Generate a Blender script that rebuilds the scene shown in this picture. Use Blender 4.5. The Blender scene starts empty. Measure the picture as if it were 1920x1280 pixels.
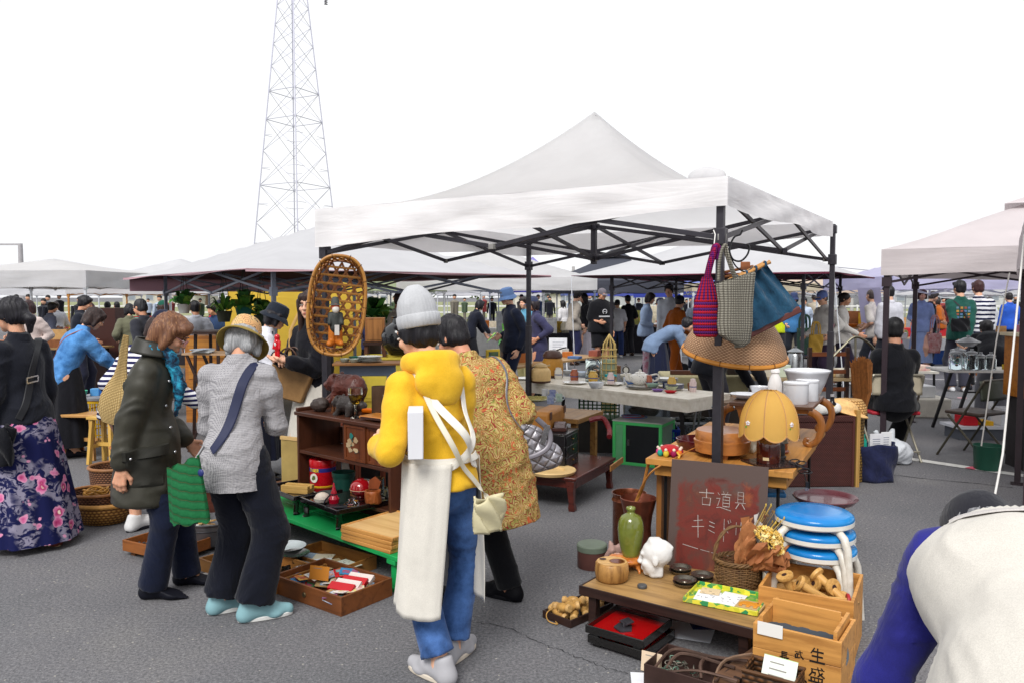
import bpy,bmesh,math,random
import numpy as np
from mathutils import Vector as V,Matrix as Mx
R=math.radians;pi=math.pi;sin=math.sin;cos=math.cos
SC=bpy.context.scene;COL=SC.collection
rnd=random.Random(7)
CAMH,FPX,PITCH=1.62,1486.0,math.atan(83/1486.0)
cd=bpy.data.cameras.new('camera');cam=bpy.data.objects.new('camera',cd);COL.objects.link(cam)
cd.sensor_width=36;cd.lens=36*FPX/1920;cd.clip_start=.05;cd.clip_end=3000
cam.location=(0,0,CAMH);cam.rotation_euler=(pi/2-PITCH,0,0);SC.camera=cam
SUN_EL,SUN_AZ=47,200
W=bpy.data.worlds.new('World');SC.world=W;W.use_nodes=True
nt=W.node_tree;nt.nodes.clear()
def wn(t,**k):
 n=nt.nodes.new(t)
 for a,b in k.items():setattr(n,a,b)
 return n
sky=wn('ShaderNodeTexSky',sky_type='NISHITA',sun_disc=False,sun_elevation=R(SUN_EL),sun_rotation=R(SUN_AZ),dust_density=4,air_density=1.5)
tc=wn('ShaderNodeTexCoord');mp=wn('ShaderNodeMapping');mp.inputs['Scale'].default_value=(1,1,3.5)
nz=wn('ShaderNodeTexNoise');nz.inputs['Scale'].default_value=1.6;nz.inputs['Detail'].default_value=5;nz.inputs['Roughness'].default_value=.55
cr=wn('ShaderNodeValToRGB');cr.color_ramp.elements[0].position=.3;cr.color_ramp.elements[1].position=.7
cr.color_ramp.elements[0].color=(.87,.885,.925,1);cr.color_ramp.elements[1].color=(.97,.972,.98,1)
sc_=wn('ShaderNodeVectorMath',operation='SCALE');sc_.inputs['Scale'].default_value=8.3
mx=wn('ShaderNodeMix',data_type='RGBA');mx.inputs['Factor'].default_value=.94
bg=wn('ShaderNodeBackground');bg.inputs['Strength'].default_value=.063
wo=wn('ShaderNodeOutputWorld');L=nt.links.new
L(tc.outputs['Generated'],mp.inputs[0]);L(mp.outputs[0],nz.inputs['Vector']);L(nz.outputs['Fac'],cr.inputs[0]);L(cr.outputs[0],sc_.inputs[0])
L(sky.outputs[0],mx.inputs['A']);L(sc_.outputs[0],mx.inputs['B']);L(mx.outputs['Result'],bg.inputs['Color']);L(bg.outputs[0],wo.inputs[0])
sl=bpy.data.lights.new('sun','SUN');sl.energy=1.25;sl.angle=R(24);sl.color=(1,.985,.955)
so=bpy.data.objects.new('sun',sl);COL.objects.link(so)
_az=R(SUN_AZ);so.rotation_euler=V((-sin(_az)*cos(R(SUN_EL)),-cos(_az)*cos(R(SUN_EL)),-sin(R(SUN_EL)))).to_track_quat('-Z','Y').to_euler()
SC.view_settings.view_transform='Standard';SC.view_settings.look='None';SC.view_settings.exposure=1.18;SC.view_settings.gamma=1
SC.view_settings.use_curve_mapping=False
SC.cycles.max_bounces=8;SC.cycles.transparent_max_bounces=12;SC.cycles.caustics_reflective=False;SC.cycles.caustics_refractive=False
try:SC.cycles.use_denoising=True
except Exception:pass
def ray(px,py):
 cx,cy=(px-960)/FPX,(640-py)/FPX;s,c=sin(PITCH),cos(PITCH)
 return V((cx,c+cy*s,-s+cy*c))
def G(px,py,h=0.):
 d=ray(px,py);t=(h-CAMH)/d.z;return V((d.x*t,d.y*t,h))
def D(px,py,y):
 d=ray(px,py);t=y/d.y;return V((d.x*t,y,CAMH+d.z*t))
def E(p0,p1,h=0.):
 a,b=G(p0[0],p0[1],h),G(p1[0],p1[1],h);d=b-a
 return a,math.atan2(d.y,d.x),d.length
def C(hx,k=1.):
 hx=hx.lstrip('#');o=[]
 for i in(0,2,4):
  c=int(hx[i:i+2],16)/255;o.append((c/12.92 if c<=.04045 else((c+.055)/1.055)**2.4)*k)
 return tuple(o)
MC={}
class NG:
 def __init__(s,name):
  s.m=bpy.data.materials.new(name);s.m.use_nodes=True;s.t=s.m.node_tree;s.t.nodes.clear()
  s.out=s.n('ShaderNodeOutputMaterial');s.b=s.n('ShaderNodeBsdfPrincipled');s.l(s.b.outputs[0],s.out.inputs[0])
  s.tc=s.n('ShaderNodeTexCoord')
 def n(s,t,**k):
  n=s.t.nodes.new(t)
  for a,b in k.items():setattr(n,a,b)
  return n
 def l(s,a,b):s.t.links.new(a,b)
 def co(s,scale=(1,1,1),rot=(0,0,0),src='Object'):
  m=s.n('ShaderNodeMapping');m.inputs['Scale'].default_value=scale;m.inputs['Rotation'].default_value=rot
  s.l(s.tc.outputs[src],m.inputs[0]);return m.outputs[0]
 def noise(s,v,sc,det=4,ro=.55,dis=0):
  n=s.n('ShaderNodeTexNoise');n.inputs['Scale'].default_value=sc;n.inputs['Detail'].default_value=det;n.inputs['Roughness'].default_value=ro
  n.inputs['Distortion'].default_value=dis;s.l(v,n.inputs['Vector']);return n.outputs['Fac']
 def vor(s,v,sc,feat='F1',out='Distance',rand=1):
  n=s.n('ShaderNodeTexVoronoi',feature=feat);n.inputs['Scale'].default_value=sc;n.inputs['Randomness'].default_value=rand;s.l(v,n.inputs['Vector']);return n.outputs[out]
 def wave(s,v,sc,dir='X',dis=0,det=1,prof='SIN',dsc=1):
  n=s.n('ShaderNodeTexWave',bands_direction=dir,wave_profile=prof);n.inputs['Scale'].default_value=sc;n.inputs['Distortion'].default_value=dis
  n.inputs['Detail'].default_value=det;n.inputs['Detail Scale'].default_value=dsc;s.l(v,n.inputs['Vector']);return n.outputs['Fac']
 def ramp(s,f,stops,const=False):
  n=s.n('ShaderNodeValToRGB');r=n.color_ramp
  if const:r.interpolation='CONSTANT'
  while len(r.elements)<len(stops):r.elements.new(.5)
  for e,(p,c)in zip(r.elements,stops):e.position=p;e.color=tuple(c)+(1,)if len(c)==3 else c
  s.l(f,n.inputs[0]);return n.outputs[0]
 def mix(s,f,a,b,mode='MIX'):
  n=s.n('ShaderNodeMix',data_type='RGBA',blend_type=mode)
  for x,i in((f,n.inputs['Factor']),(a,n.inputs['A']),(b,n.inputs['B'])):
   if isinstance(x,(int,float)):i.default_value=x
   elif isinstance(x,tuple):i.default_value=tuple(x)+(1,)if len(x)==3 else x
   else:s.l(x,i)
  return n.outputs['Result']
 def math(s,op,a,b=0.,c=None):
  n=s.n('ShaderNodeMath',operation=op)
  for x,i in((a,0),(b,1),(c,2)):
   if x is None:continue
   if isinstance(x,(int,float)):n.inputs[i].default_value=x
   else:s.l(x,n.inputs[i])
  return n.outputs[0]
 def sep(s,v):
  n=s.n('ShaderNodeSeparateXYZ');s.l(v,n.inputs[0]);return n.outputs
 def bump(s,f,st=.3,dist=.004,prev=None):
  n=s.n('ShaderNodeBump');n.inputs['Strength'].default_value=st;n.inputs['Distance'].default_value=dist;s.l(f,n.inputs['Height'])
  if prev is not None:s.l(prev,n.inputs['Normal'])
  s.l(n.outputs[0],s.b.inputs['Normal']);return n.outputs[0]
 def fin(s,col,r=.6,m=0.,spec=.35,**k):
  if isinstance(col,tuple):s.b.inputs['Base Color'].default_value=col+(1,)
  else:s.l(col,s.b.inputs['Base Color'])
  if isinstance(r,(int,float)):s.b.inputs['Roughness'].default_value=r
  else:s.l(r,s.b.inputs['Roughness'])
  s.b.inputs['Metallic'].default_value=m;s.b.inputs['Specular IOR Level'].default_value=spec
  for a,b in k.items():s.b.inputs[a.replace('_',' ')].default_value=b
  return s.m
def sc3(c,k):return tuple(min(1,x*k)for x in c)
def P(hx,r=.6,m=0.,var=.14,vs=5.,bump=0.,bs=90.,spec=.35,hx2=None,st=(1,1,1),**k):
 key=('P',hx,r,m,var,vs,bump,bs,hx2,st,tuple(sorted(k.items())))
 if key in MC:return MC[key]
 g=NG('paint_'+hx.lstrip('#'));c=C(hx);v=g.co(st)
 f=g.noise(v,vs,6,.6)
 a,b=(sc3(c,1-var),sc3(c,1+var))if hx2 is None else(c,C(hx2))
 col=g.ramp(f,[(.3,a),(.7,b)])
 rr=g.math('ADD',g.math('MULTIPLY',g.noise(v,vs*3,3),.25),r-.125)
 if bump:g.bump(g.noise(v,bs,4,.6),bump,.003)
 MC[key]=g.fin(col,rr,m,spec,**k);return MC[key]
def WOOD(hx,hx2=None,ax=0,sc=1.,r=.5,dirt=.35,coat=0.):
 key=('W',hx,hx2,ax,sc,r,dirt,coat)
 if key in MC:return MC[key]
 g=NG('wood_'+hx.lstrip('#'));c=C(hx);c2=C(hx2)if hx2 else sc3(c,.62)
 s=[26*sc]*3;s[ax]=1.6*sc;v=g.co(tuple(s))
 f=g.noise(v,1.,6,.62,.6);f2=g.noise(g.co(),3.5,5,.6)
 col=g.ramp(f,[(.28,c2),(.5,c),(.75,sc3(c,1.18))])
 col=g.mix(g.math('MULTIPLY',g.ramp(f2,[(.45,(0,0,0)),(.75,(1,1,1))]),dirt),col,sc3(c2,.6))
 g.bump(f,.25,.002)
 MC[key]=g.fin(col,g.math('ADD',g.math('MULTIPLY',f2,.3),r-.15),0,.35,Coat_Weight=coat,Coat_Roughness=.15);return MC[key]
def CLOTH(hx,var=.12,fine=420.,r=.9,wr=.5,hx2=None,ws=7.,st=(1,1,.6)):
 key=('C',hx,var,fine,r,wr,hx2,ws,st)
 if key in MC:return MC[key]
 g=NG('cloth_'+hx.lstrip('#'));c=C(hx);v=g.co()
 f=g.noise(v,9,5,.6);col=g.ramp(f,[(.3,sc3(c,1-var)),(.7,sc3(C(hx2)if hx2 else c,1+var))])
 fn=g.noise(v,fine,2);col=g.mix(.25,col,g.ramp(fn,[(.35,(.35,.35,.35)),(.65,(1,1,1))]),'MULTIPLY')
 n1=g.bump(g.noise(g.co(st),ws,4,.6,.8),wr,.03);g.bump(fn,.15,.001,n1)
 MC[key]=g.fin(col,r,0,.15,Sheen_Weight=.12,Sheen_Roughness=.5);return MC[key]
def METAL(hx,r=.35,var=.2,m=1.,bump=0.,bs=60):
 return P(hx,r,m,var,9.,bump,bs,.5)
def GLASS(hx='#f4fbf8',r=.03,ior=1.3):
 key=('G',hx,r)
 if key in MC:return MC[key]
 g=NG('glass');MC[key]=g.fin(C(hx),r,0,.5,Transmission_Weight=1.,IOR=ior);return MC[key]
def PLAST(hx,r=.35,tr=.0,var=.06):
 key=('PL',hx,r,tr)
 if key in MC:return MC[key]
 g=NG('plastic_'+hx.lstrip('#'));c=C(hx);f=g.noise(g.co(),12,4)
 MC[key]=g.fin(g.ramp(f,[(.3,sc3(c,1-var)),(.7,sc3(c,1+var))]),g.math('ADD',g.math('MULTIPLY',f,.2),r-.1),0,.45,Transmission_Weight=tr,IOR=1.2);return MC[key]
def CANVAS(hx,tr=.45,wr=.22):
 key=('CV',hx,tr)
 if key in MC:return MC[key]
 g=NG('canvas_'+hx.lstrip('#'));c=C(hx);f=g.noise(g.co(),3,5);col=g.ramp(f,[(.3,sc3(c,.95)),(.7,sc3(c,1.03))])
 nb=g.bump(g.noise(g.co((.5,.5,4)),3.2,4,.5,.6),wr,.03);g.fin(col,.8,0,.2)
 if tr:
  t=g.n('ShaderNodeBsdfTranslucent');g.l(col,t.inputs[0]);ms=g.n('ShaderNodeMixShader');ms.inputs[0].default_value=tr
  g.l(g.b.outputs[0],ms.inputs[1]);g.l(t.outputs[0],ms.inputs[2]);g.l(ms.outputs[0],g.out.inputs[0])
 MC[key]=g.m;return g.m
def WEAVE(hx,hx2,sc=90.,ax='Z',r=.6,bump=.8,n=13):
 key=('WV',hx,hx2,sc,ax,n)
 if key in MC:return MC[key]
 g=NG('wicker_'+hx.lstrip('#'));v=g.co();X=g.sep(v)
 ang=g.math('MULTIPLY',g.math('ARCTAN2',X[1],X[0]),n if ax=='Z' else 0)
 if ax!='Z':ang=g.math('MULTIPLY',g.math('ADD',X[0],X[1]),sc*.55)
 h=g.math('MULTIPLY',X[2],sc)
 rowp=g.math('MULTIPLY',g.math('MODULO',g.math('FLOOR',g.math('DIVIDE',h,pi)),2),pi)
 w=g.math('SINE',g.math('ADD',g.math('MULTIPLY',ang,2),rowp));hz=g.math('ABSOLUTE',g.math('SINE',h))
 f=g.math('MULTIPLY',g.math('ADD',g.math('MULTIPLY',w,.35),.65),hz)
 col=g.ramp(f,[(.08,sc3(C(hx2),.45)),(.35,C(hx2)),(.75,C(hx))]);col=g.mix(.35,col,g.ramp(g.noise(v,11,4),[(.35,(.45,.45,.45)),(.6,(1,1,1))]),'MULTIPLY')
 g.bump(f,bump,.006);MC[key]=g.fin(col,r,0,.3);return MC[key]
def STRIPE(hx,hx2,per=.04,duty=.5,ax=2,wob=.15):
 key=('ST',hx,hx2,per,duty,ax)
 if key in MC:return MC[key]
 g=NG('striped_cloth');v=g.co();X=g.sep(v);n=g.noise(v,6,3)
 t=g.math('FRACT',g.math('ADD',g.math('DIVIDE',X[ax],per),g.math('MULTIPLY',n,wob*4)))
 col=g.mix(g.math('GREATER_THAN',t,duty),C(hx),C(hx2));g.bump(g.noise(g.co((1,1,.6)),7,4,.6,.8),.5,.03)
 MC[key]=g.fin(col,.9,0,.15);return MC[key]
def mesh_np(name,v,f):
 me=bpy.data.meshes.new(name);n=len(v);k=f.shape[1];m=len(f)
 me.vertices.add(n);me.vertices.foreach_set('co',np.asarray(v,np.float32).ravel())
 me.loops.add(m*k);me.loops.foreach_set('vertex_index',np.asarray(f,np.int32).ravel())
 me.polygons.add(m);me.polygons.foreach_set('loop_start',np.arange(0,m*k,k,dtype=np.int32))
 me.polygons.foreach_set('use_smooth',np.ones(m,bool));me.update(calc_edges=True);return me
def link(name,me,mat=None,par=None,loc=None,rot=None):
 o=bpy.data.objects.new(name,me);COL.objects.link(o)
 if mat:
  me.materials.clear();me.materials.append(mat)
 if par:o.parent=par
 if loc is not None:o.location=loc
 if rot is not None:o.rotation_euler=rot
 return o
def basis(d,up=(0,0,1)):
 d=V(d).normalized();up=V(up)
 if abs(d.dot(up))>.985:up=V((1,0,0))if abs(d.x)<.9 else V((0,1,0))
 x=up.cross(d).normalized();return x,d.cross(x).normalized(),d
class B:
 def __init__(s):s.v=[];s.f=[];s.mi=[]
 def add(s,vs,fs):
  o=len(s.v);s.v+=[tuple(p)for p in vs];s.f+=[[i+o for i in f]for f in fs];return s
 def bx(s,x0,x1,y0,y1,z0,z1,mx=None):
  vs=[V(p)for p in((x0,y0,z0),(x1,y0,z0),(x1,y1,z0),(x0,y1,z0),(x0,y0,z1),(x1,y0,z1),(x1,y1,z1),(x0,y1,z1))]
  if mx is not None:vs=[mx@p for p in vs]
  return s.add(vs,[[3,2,1,0],[4,5,6,7],[0,1,5,4],[1,2,6,5],[2,3,7,6],[3,0,4,7]])
 def box(s,c,d,rz=0,mx=None):
  m=Mx.Translation(c)@(Mx.Rotation(rz,4,'Z')if mx is None else mx)
  a,b,e=(x/2 for x in d);return s.bx(-a,a,-b,b,-e,e,m)
 def cyl(s,a,b,r0,r1=None,n=12,cap=True):
  return s.tube([a,b],[r0,r0 if r1 is None else r1],n,cap=cap)
 def tube(s,pts,r,n=6,closed=False,cap=True,fl=1.,up=(0,0,1),rot=0):
  pts=[V(p)for p in pts];N=len(pts);rs=r if isinstance(r,(list,tuple))else[r]*N;vs=[];px=None
  for i,p in enumerate(pts):
   t=(pts[(i+1)%N]-pts[i-1])if closed else pts[min(i+1,N-1)]-pts[max(i-1,0)]
   if t.length<1e-9:t=V((0,0,1))
   t.normalize()
   if px is None:x,y,_=basis(t,up)
   else:
    x=px-t*px.dot(t);x=x.normalized()if x.length>1e-6 else basis(t,up)[0];y=t.cross(x)
   px=x
   for k in range(n):
    a=2*pi*k/n+rot;vs.append(p+x*(cos(a)*rs[i])+y*(sin(a)*rs[i]*fl))
  fs=[]
  for i in range(N if closed else N-1):
   j=(i+1)%N
   for k in range(n):fs.append([i*n+k,i*n+(k+1)%n,j*n+(k+1)%n,j*n+k])
  if cap and not closed:fs+=[list(range(n))[::-1],[(N-1)*n+k for k in range(n)]]
  return s.add(vs,fs)
 def bar(s,a,b,w,h=None,up=(0,0,1)):
  h=h or w;a,b=V(a),V(b);x,y,d=basis(b-a,up);vs=[]
  for p in(a,b):
   for i,j in((-1,-1),(1,-1),(1,1),(-1,1)):vs.append(p+x*(i*w/2)+y*(j*h/2))
  return s.add(vs,[[3,2,1,0],[4,5,6,7],[0,1,5,4],[1,2,6,5],[2,3,7,6],[3,0,4,7]])
 def lathe(s,prof,n=20,c=(0,0,0),sx=1.,sy=1.,mx=None,fn=None):
  vs=[];c=V(c);N=len(prof)
  for i,(r,z)in enumerate(prof):
   for k in range(n):
    a=2*pi*k/n;rr,zz=(r,z)if fn is None else fn(r,z,a,i)
    p=V((cos(a)*rr*sx,sin(a)*rr*sy,zz));p=mx@p if mx is not None else p;vs.append(c+p)
  fs=[[i*n+k,i*n+(k+1)%n,(i+1)*n+(k+1)%n,(i+1)*n+k]for i in range(N-1)for k in range(n)]
  if prof[0][0]>1e-6 and not(N==2 and prof[0][1]==prof[1][1]):fs.append(list(range(n))[::-1])
  if prof[-1][0]>1e-6:fs.append([(N-1)*n+k for k in range(n)])
  return s.add(vs,fs)
 def ell(s,c,r,n=14,m=8,mx=None):
  r=(r,r,r)if isinstance(r,(int,float))else r;prof=[(max(1e-7,sin(pi*i/m)),-cos(pi*i/m))for i in range(m+1)]
  S=Mx.Diagonal((r[0],r[1],r[2],1));return s.lathe(prof,n,c,mx=(mx@S if mx is not None else S))
 def grid(s,fn,nu,nv,cu=False):
  vs=[fn(i/nu,j/nv)for i in range(nu if cu else nu+1)for j in range(nv+1)];w=nv+1;N=nu if cu else nu+1
  return s.add(vs,[[i*w+j,((i+1)%N)*w+j,((i+1)%N)*w+j+1,i*w+j+1]for i in range(nu)for j in range(nv)])
 def prism(s,pts,z0,z1,mx=None):
  n=len(pts);vs=[V((x,y,z0))for x,y in pts]+[V((x,y,z1))for x,y in pts]
  if mx is not None:vs=[mx@p for p in vs]
  return s.add(vs,[list(range(n))[::-1],list(range(n,2*n))]+[[i,(i+1)%n,n+(i+1)%n,n+i]for i in range(n)])
 def me(s,name,sm=True,ang=38,solid=0):
  me=bpy.data.meshes.new(name);me.from_pydata(s.v,[],s.f)
  bm=bmesh.new();bm.from_mesh(me);bmesh.ops.remove_doubles(bm,verts=bm.verts,dist=1e-6);bmesh.ops.recalc_face_normals(bm,faces=bm.faces);bm.to_mesh(me);bm.free()
  if sm:
   me.polygons.foreach_set('use_smooth',[True]*len(me.polygons));me.set_sharp_from_angle(angle=R(ang))
  return me
 def obj(s,name,mat,par=None,sm=True,bev=0.,loc=None,rot=None,ang=38,sol=0.,sub=0):
  o=link(name,s.me(name,sm,ang),mat,par,loc,rot)
  if sol:m=o.modifiers.new('solid','SOLIDIFY');m.thickness=sol;m.offset=0
  if bev:m=o.modifiers.new('bevel','BEVEL');m.width=bev;m.segments=2;m.limit_method='ANGLE';m.harden_normals=False
  if sub:m=o.modifiers.new('sub','SUBSURF');m.levels=sub;m.render_levels=sub
  return o
def tag(o,label,cat,g=None,kind=None):
 o['label']=label;o['category']=cat
 if g:o['group']=g
 if kind:o['kind']=kind
 return o
def T(name,label,cat,loc=(0,0,0),rz=0.,g=None):
 o=bpy.data.objects.new(name,None);COL.objects.link(o);o.empty_display_size=.05
 o.location=loc;o.rotation_euler=(0,0,rz);return tag(o,label,cat,g)
def struct(o):o['kind']='structure';return o
def cp(o,loc=None,rz=None,label=None,par=None,sc=None):
 n=o.copy();COL.objects.link(n)
 if par is not None:n.parent=par
 for ch in o.children:cp(ch,par=n)
 if loc is not None:n.location=loc
 if rz is not None:n.rotation_euler=(0,0,rz)
 if label:n['label']=label
 if sc is not None:n.scale=(sc,)*3 if isinstance(sc,(int,float))else sc
 return n
def arc(c,r,a0,a1,n,ax='xz'):
 o=[]
 for i in range(n+1):
  a=R(a0+(a1-a0)*i/n);x,y=cos(a)*r,sin(a)*r;p=V(c)
  o.append(p+(V((x,0,y))if ax=='xz' else V((0,x,y))if ax=='yz' else V((x,y,0))))
 return o
def spline(pts,n=6):
 pts=[V(p)for p in pts];o=[];N=len(pts)
 for i in range(N-1):
  p0,p1,p2,p3=pts[max(i-1,0)],pts[i],pts[i+1],pts[min(i+2,N-1)]
  for k in range(n):
   t=k/n;o.append(.5*((2*p1)+(p2-p0)*t+(2*p0-5*p1+4*p2-p3)*t*t+(3*p1-p0-3*p2+p3)*t**3))
 return o+[pts[-1]]
def vnoise(Pn,seed=0):
 Pn=np.asarray(Pn,float);i=np.floor(Pn).astype(np.int64);f=Pn-i;f=f*f*(3-2*f);r=0
 for dx in(0,1):
  for dy in(0,1):
   for dz in(0,1):
    h=((i[:,0]+dx)*73856093^(i[:,1]+dy)*19349663^(i[:,2]+dz)*83492791^seed*2654435761)&0xffffff
    h=(h*(h*h*15731+789221)+1376312589)&0x7fffffff
    w=(f[:,0]if dx else 1-f[:,0])*(f[:,1]if dy else 1-f[:,1])*(f[:,2]if dz else 1-f[:,2]);r=r+w*(h/0x3fffffff-1)
 return r
def sdf(prims,res=.012,k=.02,cuts=(),subs=(),wr=0.,wsc=(9,9,5),seed=1,post=()):
 """prims: ('c',a,b,ra,rb[,flat,dir]) capsule | ('e',c,(rx,ry,rz)[,rot3x3]) | ('b',c,half,round[,rot3x3]).  Returns verts, quads."""
 lo=np.full(3,1e9);hi=np.full(3,-1e9);bbs=[]
 def bb(p):
  if p[0]=='c':r=max(p[3],p[4]);q=np.array([p[1],p[2]],float);return q.min(0)-r,q.max(0)+r
  r=max(p[2])+(p[3]if p[0]=='b' else 0);r=r*(1.74 if p[0]=='b' else 1);return np.array(p[1],float)-r,np.array(p[1],float)+r
 for p in list(prims)+list(post):
  a,b=bb(p);lo=np.minimum(lo,a);hi=np.maximum(hi,b)
 lo=lo-2.5*res;hi=hi+2.5*res;n=np.ceil((hi-lo)/res).astype(int)+1
 ax=[lo[i]+np.arange(n[i])*res for i in range(3)];F=np.full(n,1e3,np.float32)
 def ev(p,pad):
  a,b=bb(p);i0=np.maximum(0,np.floor((a-pad-lo)/res).astype(int));i1=np.minimum(n,np.ceil((b+pad-lo)/res).astype(int)+1)
  if(i1<=i0).any():return None,None
  sl=tuple(slice(x,y)for x,y in zip(i0,i1))
  X,Y,Z=ax[0][sl[0]][:,None,None],ax[1][sl[1]][None,:,None],ax[2][sl[2]][None,None,:]
  if p[0]=='c':
   A=np.array(p[1],float);BA=np.array(p[2],float)-A;qx,qy,qz=X-A[0],Y-A[1],Z-A[2]
   t=np.clip((qx*BA[0]+qy*BA[1]+qz*BA[2])/max(1e-9,BA@BA),0,1);vx,vy,vz=qx-t*BA[0],qy-t*BA[1],qz-t*BA[2];r=p[3]+(p[4]-p[3])*t
   if len(p)>5:
    d=np.array(p[6],float);d=d/np.linalg.norm(d);c=(vx*d[0]+vy*d[1]+vz*d[2])*(1/p[5]-1);vx,vy,vz=vx+c*d[0],vy+c*d[1],vz+c*d[2]
   return sl,np.sqrt(vx*vx+vy*vy+vz*vz)-r
  q=[X-p[1][0],Y-p[1][1],Z-p[1][2]];ri=3 if p[0]=='e' else 4
  if len(p)>ri and p[ri]is not None:
   Rm=p[ri];q=[q[0]*Rm[0][j]+q[1]*Rm[1][j]+q[2]*Rm[2][j]for j in range(3)]
  if p[0]=='e':
   r=p[2];k0=np.sqrt((q[0]/r[0])**2+(q[1]/r[1])**2+(q[2]/r[2])**2);k1=np.sqrt((q[0]/r[0]**2)**2+(q[1]/r[1]**2)**2+(q[2]/r[2]**2)**2)+1e-9
   return sl,k0*(k0-1)/k1
  d=[np.abs(q[j])-p[2][j]+p[3]for j in range(3)];m=[np.maximum(x,0)for x in d]
  return sl,np.sqrt(m[0]**2+m[1]**2+m[2]**2)+np.minimum(np.maximum(np.maximum(d[0],d[1]),d[2]),0)-p[3]
 for p in prims:
  s,d=ev(p,k+3*res)
  if s is None:continue
  f=F[s];h=np.clip(.5+.5*(f-d)/k,0,1);F[s]=f+(d-f)*h-k*h*(1-h)
 for p in subs:
  s,d=ev(p,k+3*res)
  if s is None:continue
  f=F[s];kk=k*.5;h=np.clip(.5-.5*(f+d)/kk,0,1);F[s]=f*(1-h)+(-d)*h+kk*h*(1-h)
 for c,m in cuts:
  F=np.maximum(F,(ax[0][:,None,None]-c[0])*m[0]+(ax[1][None,:,None]-c[1])*m[1]+(ax[2][None,None,:]-c[2])*m[2])
 for p in post:
  s,d=ev(p,k+3*res)
  f=F[s];h=np.clip(.5+.5*(f-d)/k,0,1);F[s]=f+(d-f)*h-k*h*(1-h)
 S=F<0;cs=S[:-1,:-1,:-1].astype(np.int8)*0
 sub=lambda A,o:A[o[0]:A.shape[0]-1+o[0],o[1]:A.shape[1]-1+o[1],o[2]:A.shape[2]-1+o[2]]
 offs=[(a,b,c)for a in(0,1)for b in(0,1)for c in(0,1)]
 for o in offs:cs=cs+sub(S,o)
 act=(cs>0)&(cs<8);idx=np.argwhere(act);N=len(idx)
 if N==0:return np.zeros((0,3)),np.zeros((0,4),int)
 ids=np.full(act.shape,-1,np.int64);ids[act]=np.arange(N);acc=np.zeros((N,3));cnt=np.zeros(N)
 val={o:F[idx[:,0]+o[0],idx[:,1]+o[1],idx[:,2]+o[2]].astype(float)for o in offs}
 for o in offs:
  for a in range(3):
   if o[a]:continue
   o2=list(o);o2[a]=1;f0,f1=val[o],val[tuple(o2)];m=(f0<0)!=(f1<0)
   t=np.where(m,f0/np.where(m,f0-f1,1),0);pt=np.zeros((N,3));pt[:]=o;pt[:,a]=t;acc+=pt*m[:,None];cnt+=m
 vt=lo+(idx+acc/cnt[:,None])*res;fs=[]
 for a in range(3):
  b,c=(a+1)%3,(a+2)%3;s0=[slice(None)]*3;s1=[slice(None)]*3;s0[a]=slice(0,-1);s1[a]=slice(1,None)
  for s in(s0,s1):s[b]=slice(1,-1);s[c]=slice(1,-1)
  A0,A1=S[tuple(s0)],S[tuple(s1)];e=np.argwhere(A0!=A1)
  if not len(e):continue
  fl=A0[e[:,0],e[:,1],e[:,2]];base=e.copy();base[:,b]+=1;base[:,c]+=1
  def cid(db,dc):q=base.copy();q[:,b]+=db;q[:,c]+=dc;return ids[q[:,0],q[:,1],q[:,2]]
  q=np.stack([cid(-1,-1),cid(0,-1),cid(0,0),cid(-1,0)],1);q[~fl]=q[~fl][:,::-1];fs.append(q)
 fs=np.concatenate(fs);fs=fs[(fs>=0).all(1)]
 if wr:
  nrm=np.zeros_like(vt);tri=vt[fs];nn=np.cross(tri[:,2]-tri[:,0],tri[:,3]-tri[:,1])
  for j in range(4):np.add.at(nrm,fs[:,j],nn)
  nrm/=np.linalg.norm(nrm,axis=1)[:,None]+1e-12
  if max(wsc)>15:
   q=vt*np.array(wsc);w=vnoise(q*.8,seed);w2=1-np.abs(vnoise(q*1.7+3.3,seed+9))*2.2;dd=w*.5+np.maximum(w2,0)**2*.6-.3
  else:
   wa=vt+.05*np.stack([vnoise(vt*7,seed+i)for i in(21,22,23)],1);dd=vnoise(vt*6.,seed)*.45
   for n_,(ax_,az_,f_,am)in enumerate(((.62,.5,15.,1.),(-.7,2.2,13.,.9),(.15,1.2,21.,.6))):
    c,s_=math.cos(ax_),math.sin(ax_);u=wa[:,0]*math.cos(az_)+wa[:,1]*math.sin(az_);p_=wa[:,1]*math.cos(az_)-wa[:,0]*math.sin(az_);a=u*c+wa[:,2]*s_;b=wa[:,2]*c-u*s_
    r_=1-np.abs(vnoise(np.stack([a*3.2,p_*4.,b*f_],1)+seed,seed+n_*5))*2.4;mk=np.clip(vnoise(vt*4.5+n_*7.7,seed+31+n_)*1.6+.45,0,1);dd=dd+np.maximum(r_,0)**1.6*mk*am
   dd=dd*.75-.3
  vt=vt+nrm*(dd*wr)[:,None]
 return vt,fs
def join(ps):
 vs,fs,o=[],[],0
 for v,f in ps:
  vs.append(v);fs.append(f+o);o+=len(v)
 return np.concatenate(vs),np.concatenate(fs)
def sobj(name,prims,mat,par=None,loc=None,rot=None,**k):
 v,f=sdf(prims,**k);return link(name,mesh_np(name,v,f),mat,par,loc,rot)
def SKIN(hx='#d9a688'):
 key=('SK',hx)
 if key in MC:return MC[key]
 g=NG('skin');c=C(hx);v=g.co();col=g.ramp(g.noise(v,14,4),[(.3,sc3(c,.9)),(.7,sc3(c,1.06))]);col=g.mix(g.math('MULTIPLY',g.noise(v,40,2),.12),col,C('#c06a58'))
 g.bump(g.noise(v,260,3),.12,.001);MC[key]=g.fin(col,.52,0,.35,Subsurface_Weight=.12,Subsurface_Scale=.01);return MC[key]
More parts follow.
